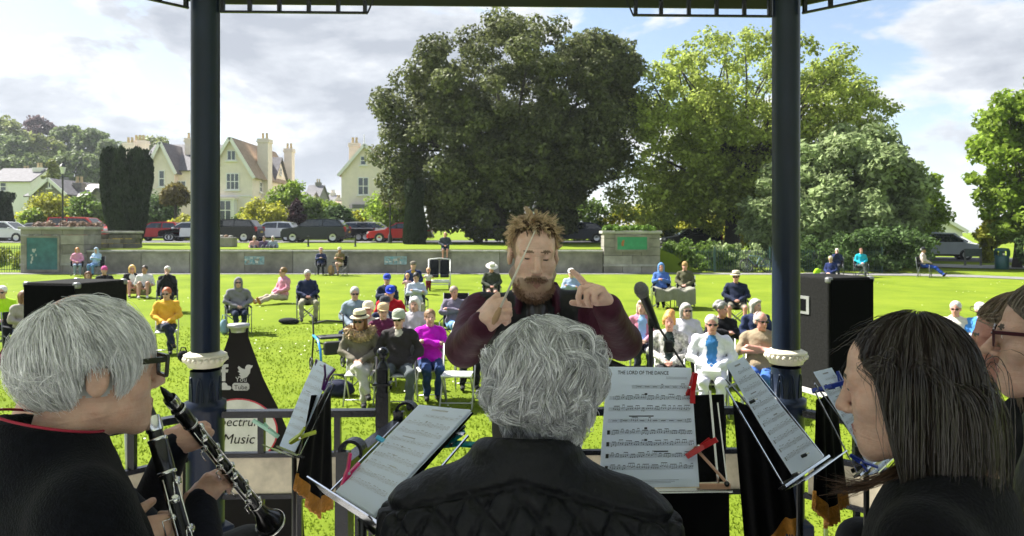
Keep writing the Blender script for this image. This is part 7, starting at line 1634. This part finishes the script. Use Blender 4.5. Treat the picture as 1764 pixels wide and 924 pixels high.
# ---- bottle shaped pop up banner
def popup():
    D = 5.2; c = W(412, 560, D); r = thing('pop_up_banner', 'black bottle shaped pop up banner with white symbols behind the left railing', 'banner', (c.x, D, 0)); fab = M('banner_fabric', (.018, .015, .017), .8, .1, 6, .1, 10, spec=.1)
    lil = M('banner_symbol', (.50, .47, .50), .7); k = D/FPX; top = c.z-.05
    prof = [(560, 16), (580, 17), (600, 24), (625, 33), (650, 42), (675, 54), (700, 67), (740, 84), (800, 100), (900, 112), (1000, 118), (CAMZ*FPX/D+HOR-8, 118)]
    zz = lambda y: CAMZ-(y-HOR)*k; vs = []
    for y, hw in prof: vs += [(-hw*k, -.012, zz(y)), (0, -.0125, zz(y)), (hw*k, -.012, zz(y)), (0, .03, zz(y))]
    n = len(prof); fs = [(4*i+j, 4*i+4+j, 4*i+4+(j+1) % 4, 4*i+(j+1) % 4) for i in range(n-1) for j in range(4)]
    MB().add(vs, fs).build('fabric', fab, r); MB().lathe([(.05, zz(572)), (.055, zz(566)), (.075, zz(563)), (.075, zz(558)), (.04, zz(557)), (0, zz(557))], (0, -.01, 0), 16).build('neck_ring', M('neck_metal', (.35, .35, .35), .4, metal=.5), r)
    P = lambda x, y, e=.0: ((x-412)*k, -.0126-e, zz(y))
    def poly(nm, pts, m=lil, e=.004): MB().prism([P(x, y, e) for x, y in pts], (0, -.002, 0), (0, 0, 0)).build(nm, m, r)
    def text(nm, s, x, y, size, m, sh=0., bold=.0, e=.004):
        vs, fs = textmesh(s, size, sh, bold); MB().add([P(x+v[0], y-v[1], e+.001) for v in vs], fs).build(nm, m, r)
    poly('letter_f', [(384, 656), (384, 641), (379, 641), (379, 636), (384, 636), (384, 632), (386, 628), (390, 627), (395, 627), (395, 632), (391, 632), (390, 634), (390, 636), (395, 636), (394, 641), (390, 641), (390, 656)])
    poly('bird_symbol', [(411, 648), (417, 648), (413, 644), (416, 643), (411, 639), (414, 638), (411, 633), (413, 630), (418, 634), (424, 636), (424, 632), (427, 628), (432, 628), (434, 629), (437, 629), (436, 632), (433, 635), (432, 642), (427, 649), (419, 652)])
    poly('cloud_symbol', [(372, 671), (398, 671), (400, 669), (400, 666), (397, 664), (394, 664), (392, 660), (388, 658), (384, 659), (382, 662), (378, 662), (374, 665)])
    text('word', 'You', 417, 657, 12, lil, 0, .02); MB().prism([P(x, y, .004) for x, y in ((405, 659), (428, 659), (431, 662), (431, 669), (428, 672), (405, 672), (402, 669), (402, 662))], (0, -.002, 0), (0, 0, 0)).build('word_box', lil, r); text('word', 'Tube', 416.5, 670, 11, fab, 0, .02, .0065)
    cir = [(412+66*math.cos(a)*.99, 742+54*math.sin(a)) for a in np.linspace(0, 6.283, 40)]; poly('red_circle', [(412+(x-412)*1.04, 742+(y-742)*1.045) for x, y in cir], M('banner_red', (.55, .05, .08), .7), .003); poly('white_circle', cir, M('banner_white', (.70, .66, .67), .7), .0055)
    text('word', 'Spectrum', 412, 733, 22, fab, .25, .02, .009); text('word', 'Music', 412, 763, 24, fab, .25, .02, .009)
    rg = np.random.default_rng(3)
    for i in range(26):
        mb = MB(); x, y = 412+(rg.random()-.5)*100, 742+math.sin(i*.5)*22+rg.normal()*6; mb.prism([P(x-2, y, .0075), P(x+2, y-1, .0075), P(x+2, y+2, .0075), P(x-2, y+3, .0075)], (0, -.001, 0), (0, 0, 0))
        MB().lathe([(.16, 0), (.16, .02), (.03, .05)], n=16).build('foot', m_blk, r)
popup()
# ================================================================ SMALL THINGS ON THE LAWN
def gpos(px, D): x = PX(px, D); return (x, D, gz(x, D))
def rollator():
    r = thing('rollator', 'folding wheeled walker with bright blue frame and black seat', 'walker', gpos(572, 12.3), .5); mbl = M('rollator_blue', (.02, .24, .62), .3); mk = M('bike_black')
    for e in (-1, 1):
        MB().tube([(e*.27, -.38, .10), (e*.27, -.30, .42), (e*.26, -.10, .56), (e*.26, .22, .60)], .02, 8).build('side_frame', mbl, r); MB().tube([(e*.27, .30, .10), (e*.26, .20, .60), (e*.26, .26, .90), (e*.26, .38, .92)], .015, 8).build('rear_tube', mk, r); MB().box((e*.26, .40, .92), (.035, .13, .04), None, .012).build('handgrip', mk, r)
        for y in (-.40, .32): 
            pts = [(e*.27, y+.10*math.cos(a), .11+.10*math.sin(a)) for a in np.linspace(0, 6.283, 17)]; o = MB().tube(pts, .016, 6, False).build('wheel', mk, r); MB().ball((e*.27, y, .11), .045, 10, (.4, 1, 1)).build('hub', m_cgr, o)
    MB().box((0, .05, .58), (.44, .30, .04), None, .015).build('seat', mk, r); MB().tube([(-.26, .24, .80), (0, .34, .82), (.26, .24, .80)], .014, 8).build('back_strap', mk, r); MB().bar((-.26, .0, .36), (.26, .1, .50), .02, .02).build('cross_brace', mk, r); MB().bar((.26, .0, .36), (-.26, .1, .50), .02, .02).build('cross_brace', mk, r); MB().box((0, -.16, .42), (.36, .12, .22), None, .03).build('bag', mk, r)
rollator()
def pushchair():
    r = thing('double_pushchair', 'black double pushchair with white frame by the wall', 'pushchair', gpos(757, 27.2), .1); mk = M('bike_black')
    for e in (-1, 1):
        MB().box((e*.19, .05, .80), (.33, .12, .62), Matrix.Rotation(-.15, 3, 'X'), .06).build('seat_back', m_cfab, r); MB().box((e*.19, -.1, .50), (.33, .34, .10), None, .03).build('seat', m_cfab, r); MB().tube([(e*.40, -.35, .20), (e*.40, .0, .55), (e*.40, .30, 1.10)], .018, 8).build('frame_tube', m_cpl, r)
        for y in (-.38, .25): pts = [(e*.36, y+.11*math.cos(a), .12+.11*math.sin(a)) for a in np.linspace(0, 6.283, 15)]; MB().tube(pts, .025, 6, False).build('wheel', mk, r)
    MB().tube([(-.40, .30, 1.10), (0, .34, 1.14), (.40, .30, 1.10)], .02, 8).build('handlebar', m_cpl, r); MB().box((0, -.12, .30), (.74, .5, .10), None, .03).build('basket', m_cpl, r); MB().bar((-.40, -.35, .20), (.40, -.35, .20), .03, .03).build('footrest', m_cpl, r)
pushchair()
for i, (px, D, rz, l) in enumerate([(789, 9.9, -.05, 'empty folding chair right of the magenta jacket woman'), (862, 9.9, .0, 'empty folding chair below the conductor\'s elbow'), (816, 11.7, .1, 'empty folding chair behind the conductor\'s sleeve'), (1668, 10.2, -.3, 'empty folding chair before the white haired man on the right')]):
    c = thing('folding_chair', l, 'chair', gpos(px, D), rz, 'chairs of the audience'); fold_chair(c)
def blanket():
    x0, D = PX(1150, 21.1), 20.95; r = thing('blanket', 'grey woollen blanket over the knees of the hooded pair', 'blanket', gpos(1162, 20.95)); NX, NY = 26, 18; vs = []; rg = np.random.default_rng(1)
    for j in range(NY+1):
        for i in range(NX+1):
            a, b = i/NX-.5, j/NY; x = a*1.12; top = .60+.04*math.cos(a*14); y = .38-.55*min(1, b*2.2)-.03*math.sin(a*30)*b; z = top-max(0, b-.42)*(.62+.25*(a > 0)+.1*math.sin(a*9)); vs.append((x, y-.03*b, max(.06, z)))
    fs = [(j*(NX+1)+i, j*(NX+1)+i+1, (j+1)*(NX+1)+i+1, (j+1)*(NX+1)+i) for j in range(NY) for i in range(NX)]; K = len(vs); vs2 = [(x, y+.012, z-.008) for x, y, z in vs]
    MB().add(vs+vs2, fs+[tuple(K+q for q in f[::-1]) for f in fs], True).build('woollen_cloth', cloth('#7d7c70', .95, .5, 14), r)
blanket()
def bag(name, label, px, D, size, col, rz=0., strap=True):
    r = thing(name, label, 'bag', gpos(px, D), rz); w, d, h = size; B = Body(); B.ell((0, 0, h*.48), (w/2, d/2, h/2), 0, .02); B.ell((w*.1, 0, h*.3), (w*.45, d*.55, h*.3), 0, .03); v, f, t, vt = B.mesh(.02); npmesh('pouch', v, f, cloth(col), r, smooth=True)
    if strap: MB().tube([(-w*.3, 0, h*.8), (-w*.15, 0, h*1.25), (w*.15, 0, h*1.25), (w*.3, 0, h*.8)], .012, 6).build('strap', cloth(col), r)
bag('handbag', 'crimson handbag on the grass at the left edge', 10, 12.6, (.36, .2, .26), '#5e1030'); bag('shoulder_bag', 'small black shoulder bag hanging near the mustard jumper', 316, 13.2, (.22, .14, .2), '#17171b'); bag('backpack', 'dark backpack lying on the grass beside the man in khaki trousers', 497, 18.0, (.5, .25, .16), '#1b1c20', strap=False); bag('backpack', 'dark blue bag on the grass beside the taupe coat woman', 582, 10.5, (.45, .28, .24), '#22263a'); bag('shopping_bag', 'pale blue bag beside the shawl woman\'s chair', 386, 16.4, (.2, .2, .34), '#7f9cae'); bag('lime_bag', 'lime green bag beside the man leaning under the laurels', 1408, 31.8, (.35, .2, .5), '#9ed02a', strap=False); bag('tan_bag', 'tan bag between the pair by the middle of the wall', 570, 34.2, (.3, .25, .5), '#a98a62', strap=False)
wb = thing('white_handbag', 'small white handbag on the lap of the woman in white', 'bag', (PX(1224, 9.2), 9.17, .50), -.2); MB().box((0, 0, .07), (.24, .08, .15), Matrix.Rotation(.5, 3, 'X'), .02).build('pouch', M('white_leather', (.75, .75, .74), .5), wb); MB().tube([(-.1, .02, .13), (0, .0, .2), (.1, .02, .13)], .005, 6).build('strap', M('white_leather'), wb)
bo = thing('water_bottle', 'clear plastic water bottle standing in the grass near the white trousers', 'bottle', gpos(1278, 9.4)); MB().lathe([(0, 0), (.033, 0), (.033, .14), (.015, .18), (.013, .2)], n=14).build('bottle', glassmat('bottle_plastic', (.75, .82, .86), .45), bo); MB().lathe([(.015, .198), (.015, .215), (0, .216)], n=12).build('cap', m_wh, bo)
# ================================================================ thin bright air over the park
def haze():
    mb = MB(); mb.box((0, 300, 24.5), (1010, 1210, 51.0)); m = bpy.data.materials.new('haze_air'); m.use_nodes = True; nt = m.node_tree; nt.nodes.clear()
    o = nt.nodes.new('ShaderNodeOutputMaterial'); v = nt.nodes.new('ShaderNodeVolumePrincipled'); v.inputs['Color'].default_value = (.86, .92, 1, 1); v.inputs['Density'].default_value = .00026; v.inputs['Anisotropy'].default_value = .25
    nt.links.new(v.outputs[0], o.inputs['Volume']); h = mb.build('haze', m); tag(h, 'pale sunlit haze over the park', 'haze', kind='stuff'); h.display_type = 'WIRE'
haze()
